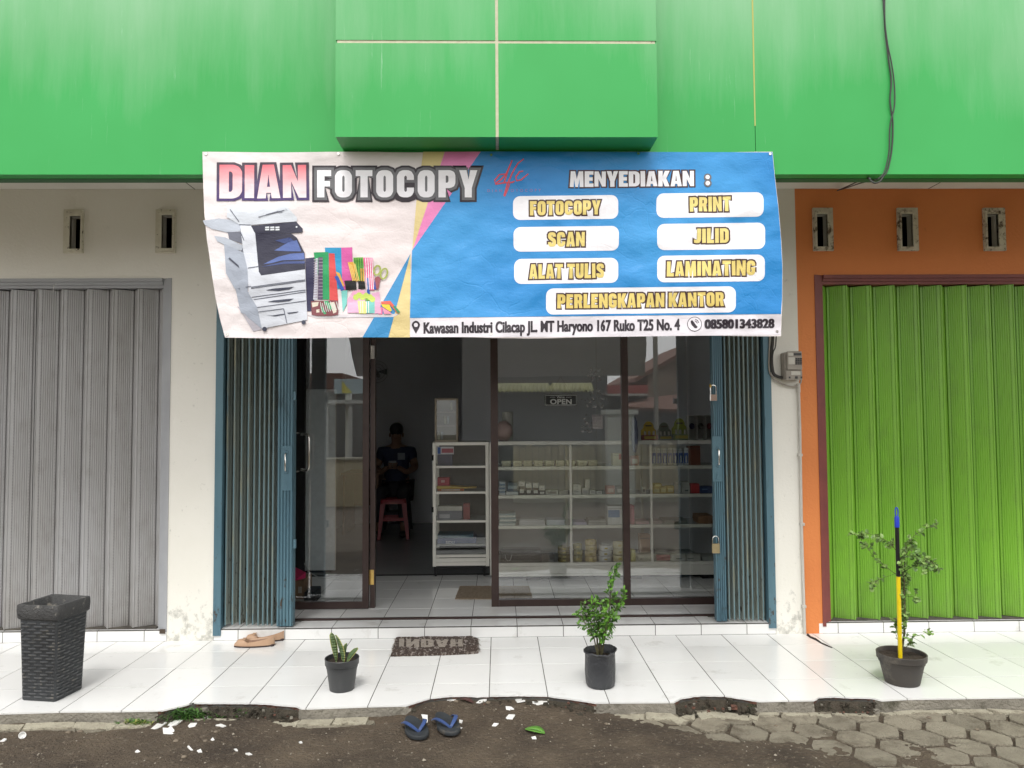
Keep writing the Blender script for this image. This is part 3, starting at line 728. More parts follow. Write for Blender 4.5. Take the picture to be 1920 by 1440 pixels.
# door leaf folded out beside the doorway
door = MB().box(gx(681), gx(692.5), YGL-.032, YGL-.002, ZS+.005, 2.155).build('door', brown_alu, gf)
MB().box(gx(538), gx(547), YGL-.032, YGL-.002, ZS+.005, 2.155).build('door_stile', mat('black_aluminium', (.018,.017,.018), rough=.4, metal=.2), door)
MB().box(gx(547)+.0005, gx(681)-.0005, YGL-.031, YGL-.003, ZS+.005, WZ(600,1127,YGL)).build('door_rail', brown_alu, door)
MB().box(gx(547)+.001, gx(681)-.001, YGL-.020, YGL-.014, WZ(600,1127,YGL)+.0005, 2.154).build('door_pane', GLASS, door)
hd = MB(); p0, p1 = W(566, 815, YGL-.03), W(566, 880, YGL-.03); ex = WX(578, 850, YGL-.09)
hd.tube([p0, (p0.x+.006, YGL-.055, p0.z+.004), (ex-.012, YGL-.07, p0.z+.004), (ex-.003, YGL-.073, p0.z-.006), (ex, YGL-.075, p0.z-.025), (ex, YGL-.075, p1.z+.025), (ex-.003, YGL-.073, p1.z+.006), (ex-.012, YGL-.07, p1.z-.004), (p1.x+.006, YGL-.055, p1.z-.004), p1], .0095, 10)
hd.build('door_handle', chrome, door, smooth=True)
hd = MB(); q = W(556, 812, YGL-.03)
for zz in (q.z, W(556,884,YGL-.03).z): 
    hd = MB(); hd.tube([(q.x-.02, YGL-.032, zz-.012), (q.x-.016, YGL-.05, zz-.004), (q.x+.004, YGL-.055, zz), (q.x+.012, YGL-.034, zz)], .005, 8); hd.build('handle_bracket', chrome, door, smooth=True)
for (pa, pb, mt_) in ((648, 673, chrome), (1068, 1096, brass)):
    for k in range(2):
        z1, z0 = WZ(697, pa, YGL-.04), WZ(697, pb, YGL-.04); a = gx(693+k*3.6); 
    h = MB(); a, b = gx(692.7), gx(701.5); z1, z0 = WZ(697, pa, YGL), WZ(697, pb, YGL)
    h.cham(a, b, YGL-.0065, YGL-.001, z0, z1, .001)
    n = 5
    for k in range(n): h.lathe((a+.008, YGL-.009, z0+(z1-z0)*k/n), [(.0048, .001), (.0048, (z1-z0)/n-.001)], 8)
    h.build('hinge', mt_, door)
# OPEN sign hanging behind the pane
def px_to(Y): return lambda x, y: W(x, y, Y)
sgy = YGL+.045
sign = empty('open_sign', W(1052, 762, sgy), label='small black hanging sign reading OPEN behind the middle pane', cat='sign')
a, b = W(1021, 739, sgy), W(1082, 761, sgy)
MB().cham(a.x, b.x, sgy-.003, sgy+.003, b.z, a.z, .001).build('board', mat('sign_black', (.012,.012,.013), rough=.5), sign)
wmat = mat('sign_white_print', (.72,.72,.70), rough=.6)
fr = MB()
for (x1,y1,x2,y2) in ((1022.5,740.5,1081,741.3),(1022.5,759,1081,759.8),(1022.5,741.3,1023.2,759),(1080.3,741.3,1081,759),(1031,744.4,1041,744.9),(1061,744.4,1072,744.9)):
    p, q = W(x1,y1,sgy-.0035), W(x2,y2,sgy-.0035); fr.box(p.x, q.x, sgy-.0042, sgy-.0034, q.z, p.z)
fr.build('border_print', wmat, sign)
hg = MB()
for sx in (1032, 1072): hg.tube([W(1051, 706, sgy), W(sx, 739, sgy)], .0012, 5)
hg.build('hanging_cord', mat('pale_cord', (.45,.43,.40), rough=.7), sign)

# ================================================================ LETTERING
GL = {
'D': ([[(0,0),(.38,0),(.52,.06),(.6,.2),(.6,.8),(.52,.94),(.38,1),(0,1)],[(.25,.2),(.25,.8),(.31,.8),(.35,.74),(.35,.26),(.31,.2)]],.6),
'I': ([[(0,0),(.25,0),(.25,1),(0,1)]],.25),
'A': ([[(0,0),(.16,1),(.46,1),(.62,0),(.39,0),(.37,.16),(.25,.16),(.23,0)],[(.27,.34),(.35,.34),(.31,.72)]],.62),
'N': ([[(0,0),(0,1),(.22,1),(.4,.5),(.4,1),(.62,1),(.62,0),(.42,0),(.22,.5),(.22,0)]],.62),
'F': ([[(0,0),(0,1),(.48,1),(.48,.78),(.25,.78),(.25,.6),(.44,.6),(.44,.4),(.25,.4),(.25,0)]],.48),
'O': ([[(.08,.05),(.2,0),(.38,0),(.5,.05),(.58,.2),(.58,.8),(.5,.95),(.38,1),(.2,1),(.08,.95),(0,.8),(0,.2)],[(.25,.24),(.25,.76),(.29,.8),(.33,.76),(.33,.24),(.29,.2)]],.58),
'T': ([[(.16,0),(.16,.78),(0,.78),(0,1),(.57,1),(.57,.78),(.41,.78),(.41,0)]],.57),
'C': ([[(.58,.36),(.58,.2),(.5,.05),(.38,0),(.2,0),(.08,.05),(0,.2),(0,.8),(.08,.95),(.2,1),(.38,1),(.5,.95),(.58,.8),(.58,.64),(.34,.64),(.34,.76),(.3,.8),(.25,.76),(.25,.24),(.3,.2),(.34,.24),(.34,.36)]],.58),
'P': ([[(0,0),(0,1),(.4,1),(.53,.94),(.58,.82),(.58,.52),(.53,.4),(.4,.34),(.25,.34),(.25,0)],[(.25,.54),(.25,.8),(.31,.8),(.34,.76),(.34,.58),(.31,.54)]],.58),
'Y': ([[(.19,0),(.19,.34),(0,1),(.25,1),(.32,.66),(.38,1),(.62,1),(.43,.34),(.43,0)]],.62),
'S': ([[(0,.32),(0,.17),(.08,.04),(.2,0),(.38,0),(.5,.05),(.57,.18),(.57,.4),(.5,.53),(.25,.7),(.25,.78),(.3,.81),(.33,.78),(.33,.68),(.56,.68),(.56,.84),(.49,.96),(.37,1),(.2,1),(.08,.96),(.01,.84),(.01,.64),(.08,.52),(.32,.34),(.32,.23),(.29,.19),(.25,.22),(.25,.32)]],.57),
'L': ([[(0,0),(0,1),(.25,1),(.25,.22),(.48,.22),(.48,0)]],.48),
'U': ([[(0,1),(.25,1),(.25,.24),(.3,.2),(.34,.24),(.34,1),(.58,1),(.58,.2),(.5,.05),(.38,0),(.2,0),(.08,.05),(0,.2)]],.58),
'R': ([[(0,0),(0,1),(.4,1),(.53,.94),(.58,.82),(.58,.58),(.51,.47),(.6,0),(.36,0),(.3,.36),(.25,.36),(.25,0)],[(.25,.56),(.25,.8),(.31,.8),(.34,.76),(.34,.6),(.31,.56)]],.6),
'E': ([[(0,0),(0,1),(.48,1),(.48,.78),(.25,.78),(.25,.61),(.44,.61),(.44,.39),(.25,.39),(.25,.22),(.49,.22),(.49,0)]],.49),
'K': ([[(0,0),(0,1),(.24,1),(.24,.64),(.36,1),(.62,1),(.44,.52),(.62,0),(.36,0),(.24,.38),(.24,0)]],.62),
'G': ([[(.58,.64),(.58,.8),(.5,.95),(.38,1),(.2,1),(.08,.95),(0,.8),(0,.2),(.08,.05),(.2,0),(.38,0),(.5,.05),(.58,.2),(.58,.54),(.3,.54),(.3,.38),(.34,.38),(.34,.24),(.3,.2),(.25,.24),(.25,.76),(.3,.8),(.34,.76),(.34,.64)]],.58),
'M': ([[(0,0),(.04,1),(.28,1),(.38,.5),(.48,1),(.72,1),(.76,0),(.55,0),(.53,.5),(.45,0),(.31,0),(.23,.5),(.21,0)]],.76),
'J': ([[(.2,1),(.48,1),(.48,.2),(.41,.05),(.3,0),(.14,0),(0,.04),(0,.26),(.16,.22),(.22,.26),(.22,1)]],.48),
'H': ([[(0,0),(0,1),(.24,1),(.24,.6),(.36,.6),(.36,1),(.6,1),(.6,0),(.36,0),(.36,.38),(.24,.38),(.24,0)]],.6),
'0': None, ':': None}
def curve_tris(splines, off=0, font=None, grow=None):
    """fill 2D outlines (or a line of plain type) and return (verts, faces)"""
    if font is not None:
        cu = bpy.data.curves.new('t', 'FONT'); cu.body = font[0]; cu.space_character = font[1]; cu.size = 1
    else:
        cu = bpy.data.curves.new('t', 'CURVE'); cu.dimensions = '2D'; cu.fill_mode = 'BOTH'
        for pts in splines:
            sp = cu.splines.new('POLY'); sp.points.add(len(pts)-1)
            for q, p in zip(sp.points, pts): q.co = (p[0], p[1], 0, 1)
            sp.use_cyclic_u = True
    if grow:
        # offset each contour by hand with a capped mitre, then fill
        cu.splines.clear()
        for pts in splines:
            n = len(pts); out = []
            for i in range(n):
                a, b, c_ = Vector(pts[i-1]), Vector(pts[i]), Vector(pts[(i+1) % n])
                e1 = (b-a).normalized(); e2 = (c_-b).normalized(); n1 = Vector((e1.y, -e1.x)); n2 = Vector((e2.y, -e2.x))
                bi = n1+n2
                if bi.length < .2: out += [b+n1*grow+e1*grow*.7, b+n2*grow-e2*grow*.7]; continue
                bi.normalize(); L_ = grow/max(.55, bi.dot(n1))
                if e1.cross(e2) < -.3: L_ = grow*.25 if True else L_   # notch corners close up
                out.append(b+bi*L_)
            sp = cu.splines.new('POLY'); sp.points.add(len(out)-1)
            for q, p in zip(sp.points, out): q.co = (p[0], p[1], 0, 1)
            sp.use_cyclic_u = True
    cu.offset = off
    ob = bpy.data.objects.new('t', cu); COL.objects.link(ob)
    dg = bpy.context.evaluated_depsgraph_get(); me = bpy.data.meshes.new_from_object(ob.evaluated_get(dg))
    V = [tuple(v.co)[:2] for v in me.vertices]; Fc = [tuple(p.vertices) for p in me.polygons]
    bpy.data.objects.remove(ob); bpy.data.curves.remove(cu); bpy.data.meshes.remove(me); return V, Fc
def round_glyph(P, rnd=True):
    n = len(P); out = []
    for i in range(n):
        a, b, c_ = Vector(P[i-1]), Vector(P[i]), Vector(P[(i+1) % n]); e1, e2 = b-a, c_-b
        ang = abs(e1.angle(e2)) if e1.length > 1e-6 and e2.length > 1e-6 else 9
        if .12 < ang < 1.05:
            c1 = min(.3*e1.length, .045); c2 = min(.3*e2.length, .045); p1 = b-e1.normalized()*c1; p2 = b+e2.normalized()*c2; out += [tuple(p1), tuple((p1+p2)*.25+b*.5), tuple(p2)]
        else: out.append(tuple(b))
    return out
GL0 = dict(GL)
for _k in list(GL):
    if GL[_k] and _k in 'DOCPSURGJ': GL[_k] = ([round_glyph(c_) for c_ in GL[_k][0]], GL[_k][1])
def grow(P, off):
    """one letter outline grown by off: a ribbon of quads round the contour plus the filled letter"""
    A = sum(P[i][0]*P[(i+1)%len(P)][1]-P[(i+1)%len(P)][0]*P[i][1] for i in range(len(P)))
    if A < 0: P = P[::-1]
    return curve_tris([P], 0, grow=off)
def word(txt, gap=.06, wob=0, rnd=None, space=.25, table=None):
    rnd = rnd or random.Random(len(txt)*7+ord(txt[0])); sp = []; x = 0; T_ = table or GL
    for ch in txt:
        if ch == ' ': x += space; continue
        ol, wd = T_[ch]; r = rnd.uniform(-wob, wob); s = 1+rnd.uniform(-wob, wob)*.8
        for o in ol:
            sp.append([(x+(a-wd/2)*math.cos(r)-(b-.5)*math.sin(r)*s+wd/2, .5+(a-wd/2)*math.sin(r)+(b-.5)*math.cos(r)*s) for a, b in o])
        x += wd+gap
    return sp, x-gap
def fit(V, x0, x1, y0, y1, W0, H0=1., tilt=0):
    """unit lettering -> photo-plane coordinates (y downward)"""
    sx = (x1-x0)/W0; sy = (y1-y0)/H0
    return [(x0+v[0]*sx, y1-v[1]*sy + tilt*(x0+v[0]*sx-(x0+x1)/2)) for v in V]

# ================================================================ BANNER
bn = empty('shop_banner', (0, YFAS-.02, 1.85), label='wide creased white and blue vinyl banner reading DIAN FOTOCOPY with a list of services', cat='banner')
def bdepth(px, py):
    v = (py-285)/348.; u = (px-379)/1085.
    s = math.sin(PI*min(1,max(0,v)))
    d_ = .012 + .030*v*v + .012*s*math.sin(u*9+.6)
    d_ += .010*v*math.sin(u*21+1.3+v*1.5) + .012*nz(px*.010, py*.014, 3)*(0.3+v) + .0065*nz(px*.022, py*.03, 8) + .0022*nz(px*.05, py*.06, 5)
    # tension folds from the top nails
    for nx_ in (386, 634, 921, 1198, 1446):
        dx = px-nx_; dy = py-288; rr_ = math.hypot(dx, dy)+6; a = math.atan2(dy, dx)
        d_ += -.0030*abs(math.sin(a*4+1))*(1-math.exp(-(rr_-6)/22))*math.exp(-rr_/60)
    for lx, wdt in ((1052,7),(1290,6),(1214,9),(960,6)): d_ += .0022*math.exp(-((px-lx)/wdt)**2)
    d_ += .007*math.exp(-((py-(395+12*math.sin(px*.02)))/15)**2)*(.5+.5*math.sin(px*.017+2))
    return d_
def lerp_tab(tab, y):
    if y <= tab[0][0]: return tab[0][1]
    for a, b in zip(tab, tab[1:]):
        if y <= b[0]: return a[1]+(b[1]-a[1])*(y-a[0])/(b[0]-a[0])
    return tab[-1][1]
LE = [(283,379.5),(330,380.5),(400,383),(450,388),(480,392.5),(520,398),(560,404.5),(600,413),(633,422)]
RE = [(283,1448.5),(330,1453),(390,1460),(450,1465),(500,1467.5),(560,1467),(628,1464.5)]
def bp(px, py, lay=0):
    return W(px, py, YFAS-.004-bdepth(px, py)-(lay*.00065+(.0012 if lay else 0)))
def banner_sheet():
    nx_, ny_ = 270, 90; vs = []; fs = []
    for j in range(ny_+1):
        for i in range(nx_+1):
            t = j/ny_; u = i/nx_; yt = 284.5 + 1.2*math.sin(u*PI*4)**2; yb = 632.8 + 1.6*math.sin(u*14) - 4*max(0, u-.55)/.45
            y = yt+(yb-yt)*t; xl, xr_ = lerp_tab(LE, y), lerp_tab(RE, y); x = xl+(xr_-xl)*u
            vs.append(bp(x, y))
    n = nx_+1
    fs = [(j*n+i, (j+1)*n+i, (j+1)*n+i+1, j*n+i+1) for j in range(ny_) for i in range(nx_)]
    me = bpy.data.meshes.new('sheet'); me.from_pydata([tuple(v) for v in vs], [], fs); o = link('sheet', me, bn, vinyl('banner_vinyl', (.76,.72,.73), (.74,.66,.66)))
    for p in me.polygons: p.use_smooth = True
    return o
def vinyl(name, c, c2=None, grad=None):
    """printed glossy vinyl; grad=(z_low, z_high) fades c (bottom) into c2 (top)"""
    if name in MATS: return MATS[name]
    M_ = bpy.data.materials.new(name); M_.use_nodes = True; nt = M_.node_tree; b = nt.nodes['Principled BSDF']
    if grad:
        g_ = N(nt, 'ShaderNodeNewGeometry'); s = N(nt, 'ShaderNodeSeparateXYZ'); nt.links.new(g_.outputs['Position'], s.inputs[0])
        col = mixc(nt, ramp(nt, s.outputs['Z'], *grad), c, c2)
    else: col = mixc(nt, ramp(nt, noi(nt, .9, 2), .35, .65), c, c2 or c)
    nt.links.new(col, b.inputs['Base Color']); b.inputs['Roughness'].default_value = .33; b.inputs['Specular IOR Level'].default_value = .34
    bn_ = N(nt, 'ShaderNodeBump'); bn_.inputs['Strength'].default_value = .55; bn_.inputs['Distance'].default_value = .012
    g_ = N(nt, 'ShaderNodeNewGeometry'); v1 = N(nt, 'ShaderNodeTexVoronoi'); v1.feature = 'DISTANCE_TO_EDGE'; v1.inputs['Scale'].default_value = 7
    dist = N(nt, 'ShaderNodeTexNoise'); dist.inputs['Scale'].default_value = 3; nt.links.new(g_.outputs['Position'], dist.inputs['Vector'])
    va = N(nt, 'ShaderNodeVectorMath', operation='ADD'); sc_ = N(nt, 'ShaderNodeVectorMath', operation='SCALE'); sc_.inputs['Scale'].default_value = .35
    nt.links.new(dist.outputs['Color'], sc_.inputs[0]); nt.links.new(g_.outputs['Position'], va.inputs[0]); nt.links.new(sc_.outputs[0], va.inputs[1]); nt.links.new(va.outputs[0], v1.inputs['Vector'])
    cr = math_(nt, 'MULTIPLY', ramp(nt, v1.outputs['Distance'], 0, .035), ramp(nt, noi(nt, 2.2, 2, off=2), .40, .62))
    h = math_(nt, 'ADD', math_(nt, 'MULTIPLY', cr, .10), noi(nt, 6, 7, (1,1,1.5), .66, 4))
    nt.links.new(h, bn_.inputs['Height']); nt.links.new(bn_.outputs[0], b.inputs['Normal'])
    MATS[name] = M_; return M_
def decal(name, V, Fc, lay, mt, step=5., par=None, label=None):
    bm = bmesh.new(); vv = [bm.verts.new((x, -y, 0)) for x, y in V]
    for f in Fc:
        try: bm.faces.new([vv[i] for i in f])
        except ValueError: pass
    xs = [v[0] for v in V]; ys = [v[1] for v in V]
    for ax, lo, hi in ((0, min(xs), max(xs)), (1, -max(ys), -min(ys))):
        k = math.ceil(lo/step)
        while k*step < hi:
            co_ = (k*step,0,0) if ax == 0 else (0,k*step,0); no_ = (1,0,0) if ax == 0 else (0,1,0)
            bmesh.ops.bisect_plane(bm, geom=bm.verts[:]+bm.edges[:]+bm.faces[:], plane_co=co_, plane_no=no_, dist=1e-4); k += 1
    for v in bm.verts: v.co = bp(v.co.x, -v.co.y, lay)
    for f in bm.faces:
        f.normal_update()
        if f.normal.y > 0: f.normal_flip()
        f.smooth = True
    me = bpy.data.meshes.new(name); bm.to_mesh(me); bm.free(); o = link(name, me, par or bn, mt)
    if label: o['label'] = label
    return o
def poly_decal(name, polys, lay, mt, **k):
    V = []; Fc = []
    for p in polys:
        n = len(V); V += p; Fc.append(tuple(range(n, n+len(p))))
    # triangulate through a bmesh so concave outlines fill rightly
    bm = bmesh.new()
    for p in polys: bm.faces.new([bm.verts.new((x, y, 0)) for x, y in p])
    bmesh.ops.triangulate(bm, faces=bm.faces[:]); bm.verts.index_update()
    V = [(v.co.x, v.co.y) for v in bm.verts]; Fc = [tuple(v.index for v in f.verts) for f in bm.faces]; bm.free()
    return decal(name, V, Fc, lay, mt, **k)
banner_sheet()
Z1 = lambda pts: [(370+x/3.4286, 270+y/3.4286) for x, y in pts]
Z2 = lambda pts: [(900+x/3.3103, 270+y/3.3103) for x, y in pts]
blue_p = vinyl('banner_blue', (.013,.205,.54), (.050,.305,.65), grad=None); blue_d = vinyl('banner_blue_stripe', (.05,.27,.55))
yel_p = vinyl('banner_yellow', (.70,.57,.27)); pink_p = vinyl('banner_pink', (.78,.24,.50)); white_p = vinyl('banner_white', (.83,.82,.86))
foot_p = vinyl('banner_footer', (.72,.69,.74)); ink = vinyl('banner_ink', (.030,.022,.030)); brown_ink = vinyl('banner_brown_outline', (.055,.022,.022))
grey_ink = vinyl('banner_grey_outline', (.13,.13,.14)); red_p = vinyl('banner_red_script', (.62,.07,.10))
right = [(lerp_tab(RE, y)-.6, y) for y in (285.5, 330, 390, 450, 500, 560, 597)]
poly_decal('blue_field', [Z1([(1822,48),(1380,685),(1366,1118)])[::1] + [(1464.5,588.6)] + right[::-1][1:]], 1, blue_p)
poly_decal('yellow_stripe', [Z1([(1452,50),(1590,50),(1381,690),(1408,370)])], 1, yel_p)
poly_decal('pink_stripe', [Z1([(1591,50),(1821,49),(1381,686)])], 1, pink_p)
poly_decal('blue_stripe', [Z1([(1370,705),(1228,1243),(1062,1243)])], 1, blue_d)
poly_decal('yellow_stripe', [Z1([(1371,705),(1366,1243),(1229,1243)])], 1, yel_p)
def rrect(x0, x1, y0, y1, r, tilt):
    P = []
    for cx, cy, a0 in ((x1-r, y1-r, 0), (x0+r, y1-r, 90), (x0+r, y0+r, 180), (x1-r, y0+r, 270)):
        for k in range(6): a = math.radians(a0+k*18); P.append((cx+r*math.cos(a), cy+r*math.sin(a)))
    return [(x, y+tilt*(x-(x0+x1)/2)) for x, y in P]
tl = -.010
pills = [(205,858,320,468),(1095,1760,303,455),(208,862,512,665),(1100,1770,492,655),(212,858,710,865),(1100,1768,690,855),(410,1588,890,1052)]
for a, b, c_, d_ in pills: poly_decal('white_pill', [Z2(rrect(a, b, c_, d_, 44, -.012))], 2, white_p, label=None)
gold = vinyl('banner_gold', (.66,.50,.13), (.78,.66,.24))
def lettering(txt, x0, x1, y0, y1, mt, outlines, lay=3, gap=.06, tilt=0, wob=0, label=None):
    sp, wd = word(txt, gap, wob)
    # which outlines are outer contours (holes stay filled in the outline print)
    flags = [h == 0 for ch in txt if ch != ' ' for h in range(len(GL[ch][0]))]
    sp0, _ = word(txt, gap, wob, table=GL0); outer = [p for p, f_ in zip(sp0, flags) if f_]
    for k, (of, m_) in enumerate(outlines):
        for par_ in (0, 1):
            V = []; Fc = []
            for q in outer[par_::2]:
                v_, f_ = grow(q, of); n = len(V); V += v_; Fc += [tuple(i+n for i in t_) for t_ in f_]
            if V: decal('lettering_outline', fit(V, x0, x1, y0, y1, wd, 1, tilt), Fc, lay+k+.35*par_, m_)
    V, Fc = curve_tris(sp, 0); decal('lettering', fit(V, x0, x1, y0, y1, wd, 1, tilt), Fc, lay+len(outlines), mt, label=label)
z2 = lambda *a: [900+a[0]/3.3103, 900+a[1]/3.3103, 270+a[2]/3.3103, 270+a[3]/3.3103]
for t, bx in (('FOTOCOPY',(310,748,352,440)),('SCAN',(422,650,546,636)),('ALAT TULIS',(305,770,744,834)),('PRINT',(1302,1556,328,418)),('JILID',(1328,1544,524,614)),('LAMINATING',(1160,1708,726,818)),('PERLENGKAPAN KANTOR',(480,1514,926,1014))):
    lettering(t, *z2(*bx), gold, [(.10, brown_ink)], tilt=-.014, wob=.028, gap=.075, label='gold lettering '+t)
lettering('MENYEDIAKAN', *z2(558,1328,168,264), white_p, [(.085, brown_ink)], wob=.03, gap=.05, tilt=-.006, label='white lettering MENYEDIAKAN')
def disc(cx, cy, r, n=20): return [(cx+r*math.cos(2*PI*k/n), cy+r*math.sin(2*PI*k/n)) for k in range(n)]
poly_decal('colon_outline', [Z2(disc(1413,207,24))], 3, grey_ink); poly_decal('colon_outline', [Z2(disc(1414,243,24))], 4, grey_ink)
poly_decal('colon_dot', [Z2(disc(1413,205,13)), Z2(disc(1414,243,14))], 5, white_p)
za, zb_ = bp(500,372).z, bp(500,310).z
lettering('DIAN', *([370+142/3.4286, 370+700/3.4286, 270+134/3.4286, 270+348/3.4286]), vinyl('banner_red_fade', (.86,.80,.83), (.80,.17,.21), grad=(za, zb_)), [(.075, vinyl('banner_purple', (.075,.045,.16), (.07,.05,.07), grad=(za, zb_)))], gap=.07, tilt=-.004, wob=.02, label='red and white lettering DIAN')
lettering('FOTOCOPY', *([370+770/3.4286, 370+1800/3.4286, 270+168/3.4286, 270+343/3.4286]), white_p, [(.17, ink), (.10, grey_ink)], gap=.13, label='white lettering FOTOCOPY')
# plain type
def typ(txt, x0, x1, y0, y1, mt, lay, off=.03, sp=1.0, tilt=0, name='lettering', label=None, surf=None):
    V, Fc = curve_tris(None, off, font=(txt, sp)); xs = [v[0] for v in V]; ys = [v[1] for v in V]
    X0_, X1_ = min(xs), max(xs); cap = .70
    V = [((x-X0_)/(X1_-X0_), y/cap) for x, y in V]
    P = fit(V, x0, x1, y0, y1, 1, 1, tilt)
    if surf is None: return decal(name, P, Fc, lay, mt, label=label)
    me = bpy.data.meshes.new(name); me.from_pydata([tuple(surf(x, y)) for x, y in P], [], Fc); o = link(name, me, mt[1], mt[0])
    if label: o['label'] = label
    return o
poly_decal('footer_strip', [[(768.8,596.8),(1464.6,589.6),(1463.6,627.6),(1100,632),(768.6,632)]], 1, foot_p)
typ('Kawasan Industri Cilacap JL. MT Haryono 167 Ruko T25 No. 4', 794, 1274, 601.5, 621.5, ink, 3, off=.030, sp=1.03, tilt=-.0135, label='address line of the banner')
typ('Kawasan Industri Cilacap JL. MT Haryono 167 Ruko T25 No. 4', 795, 1275, 601.5, 621.5, ink, 3.6, off=.028, sp=1.03, tilt=-.0135)
typ('085801343828', 1322, 1451.5, 598.5, 615.0, ink, 3, off=.026, sp=1.06, tilt=-.010, label='phone number of the banner')
typ('085801343828', 1323.2, 1452.3, 598.5, 615.0, ink, 3.6, off=.026, sp=1.06, tilt=-.010)
typ('085801343828', 1320.9, 1450.5, 598.5, 615.0, ink, 4.2, off=.026, sp=1.06, tilt=-.010)
pin = [(779.8,625.5),(773.5,614),(772,609.5),(773.5,605),(776.5,602.3),(779.8,601.3),(783.2,602.3),(786.2,605),(787.6,609.5),(786.2,614)]
poly_decal('pin_icon', [pin], 3, ink); poly_decal('pin_icon_hole', [disc(779.8,609.3,3.9,14)], 4, foot_p)
poly_decal('phone_icon_ring', [disc(1302.3,607.6,13.8,28)], 3, ink); poly_decal('phone_icon_disc', [disc(1302.3,607.6,12.7,28)], 4, foot_p)
poly_decal('phone_icon', [[(1295.2,602),(1297.8,600),(1300.6,603.4),(1299.2,605.6),(1302.6,610.2),(1305.2,609.6),(1308.2,613),(1305.8,615.6),(1302.2,615),(1297.6,610.2),(1295.2,605.2)]], 5, ink)
def stroke(pts, wd):
    P = [Vector((x, y)) for x, y in pts]; L_ = []; R_ = []
    for i, p in enumerate(P):
        t = (P[min(i+1,len(P)-1)]-P[max(i-1,0)]).normalized(); n_ = Vector((-t.y, t.x)); ww = wd*(.55+.45*math.sin(PI*(i+.6)/(len(P)+.2)))
        L_.append(tuple(p+n_*ww)); R_.append(tuple(p-n_*ww))
    return [[L_[i], L_[i+1], R_[i+1], R_[i]] for i in range(len(P)-1)]
for sig in ([(1303,601.5),(1306,603.5),(1307.5,606.5)], [(1303.5,598.6),(1308,601),(1310.3,605.5)]): poly_decal('phone_icon_wave', stroke(sig, .7), 5, ink)
scr = [[(165,185),(120,190),(92,225),(95,245),(125,225),(160,190),(200,100)],[(200,100),(170,175),(150,238),(165,240)],[(272,92),(235,120),(200,180),(170,250),(150,320),(152,325),(168,290),(185,245)],[(95,250),(150,240),(200,238),(215,230)],[(268,168),(245,172),(222,205),(228,228),(255,222),(300,185)]]
for s_ in scr: poly_decal('script_logo', stroke(Z2(s_), 1.5), 3, red_p)
typ('D I A N   F O T O C O P Y', 914, 1014, 354.5, 359.5, vinyl('banner_faint_red', (.32,.16,.34)), 3, off=0, sp=1.2, tilt=-.01)
typ('OPEN', 1031.5, 1072, 748.5, 757.5, (wmat, sign), 0, off=.03, sp=1.05, surf=lambda x, y: W(x, y, sgy-.0040), label='OPEN')
typ("We're", 1044, 1058.5, 742.3, 746.8, (wmat, sign), 0, off=.01, sp=.95, surf=lambda x, y: W(x, y, sgy-.0040), label="We're")
# copier picture
zpl, zph = bp(500,615).z, bp(500,400).z
P1 = lambda nm, c, *polys: (vinyl(nm, tuple(v*.80 for v in c), tuple(min(.85, v*1.12) for v in c), grad=(zpl, zph)), [Z1(p) for p in polys])
pic = [
 P1('pic_shadow_grey', (.52,.50,.56), [(255,1040),(330,1090),(430,1190),(360,1205),(300,1110)]),
 P1('pic_tray_grey', (.44,.48,.55), [(35,492),(140,478),(280,495),(276,562),(190,568),(95,546),(48,520)], [(108,590),(180,600),(298,655),(305,690),(225,672),(128,625)]),
 P1('pic_dark_grey', (.14,.15,.19), [(195,565),(276,566),(300,645),(205,612)], [(300,655),(306,700),(280,690)]),
 P1('pic_side_grey', (.38,.42,.50), [(172,640),(300,700),(332,800),(322,972),(240,930),(185,830)], [(240,905),(345,960),(388,1052),(418,1190),(322,1112),(270,1045)], [(270,1040),(310,1060),(330,1100),(280,1085)]),
 P1('pic_top_grey', (.60,.64,.70), [(190,470),(192,410),(262,388),(560,386),(566,408),(460,440),(640,472),(640,497),(345,520),(270,518)]),
 P1('pic_front_grey', (.66,.69,.76), [(275,520),(345,521),(372,575),(395,820),(412,845),(693,806),(707,1130),(415,1188),(385,1050),(330,960),(322,800),(295,690)]),
 P1('pic_panel_black', (.035,.035,.06), [(345,526),(635,499),(678,545),(675,568),(600,573),(372,575)], [(372,576),(600,574),(640,602),(690,700),(693,805),(410,845),(395,820)]),
]
for k, (mt_, polys) in enumerate(pic): poly_decal('copier_picture', polys, 2+k*.8, mt_)
poly_decal('copier_picture', [Z1([(495,685),(590,628),(640,618),(668,690),(600,690)]), Z1([(425,772),(520,725),(600,705),(686,700),(690,742),(545,748),(480,765)])], 8.5, vinyl('pic_blue', (.10,.15,.38)))
poly_decal('copier_picture', [Z1([(410,790),(560,755),(690,752),(692,768),(560,770)]), Z1([(500,620),(595,600),(620,622),(560,640)])], 8.5, vinyl('pic_deep_blue', (.055,.08,.22)))
poly_decal('control_button', [Z1([(435+i*33, 532+j*14), (461+i*33, 530+j*14), (463+i*33, 540+j*14), (437+i*33, 542+j*14)]) for i in range(3) for j in range(2)] + [Z1(disc(638,533,6,10))], 9, vinyl('pic_button', (.70,.74,.78)))
lines = [[(345,920),(693,872)], [(345,928),(693,880)], [(350,985),(695,938)], [(362,1000),(696,950)], [(385,1050),(699,1008)], [(390,1080),(555,1058)], [(555,1060),(575,1150)], [(325,797),(395,786)], [(210,420),(268,500)], [(200,735),(268,792)], [(268,518),(345,520)], [(275,560),(300,620)], [(310,920),(345,915)], [(392,470),(560,425)], [(440,455),(520,432)]]
poly_decal('copier_picture', [q for l in lines for q in stroke(Z1(l), .75)], 9, vinyl('pic_line', (.10,.11,.15)))
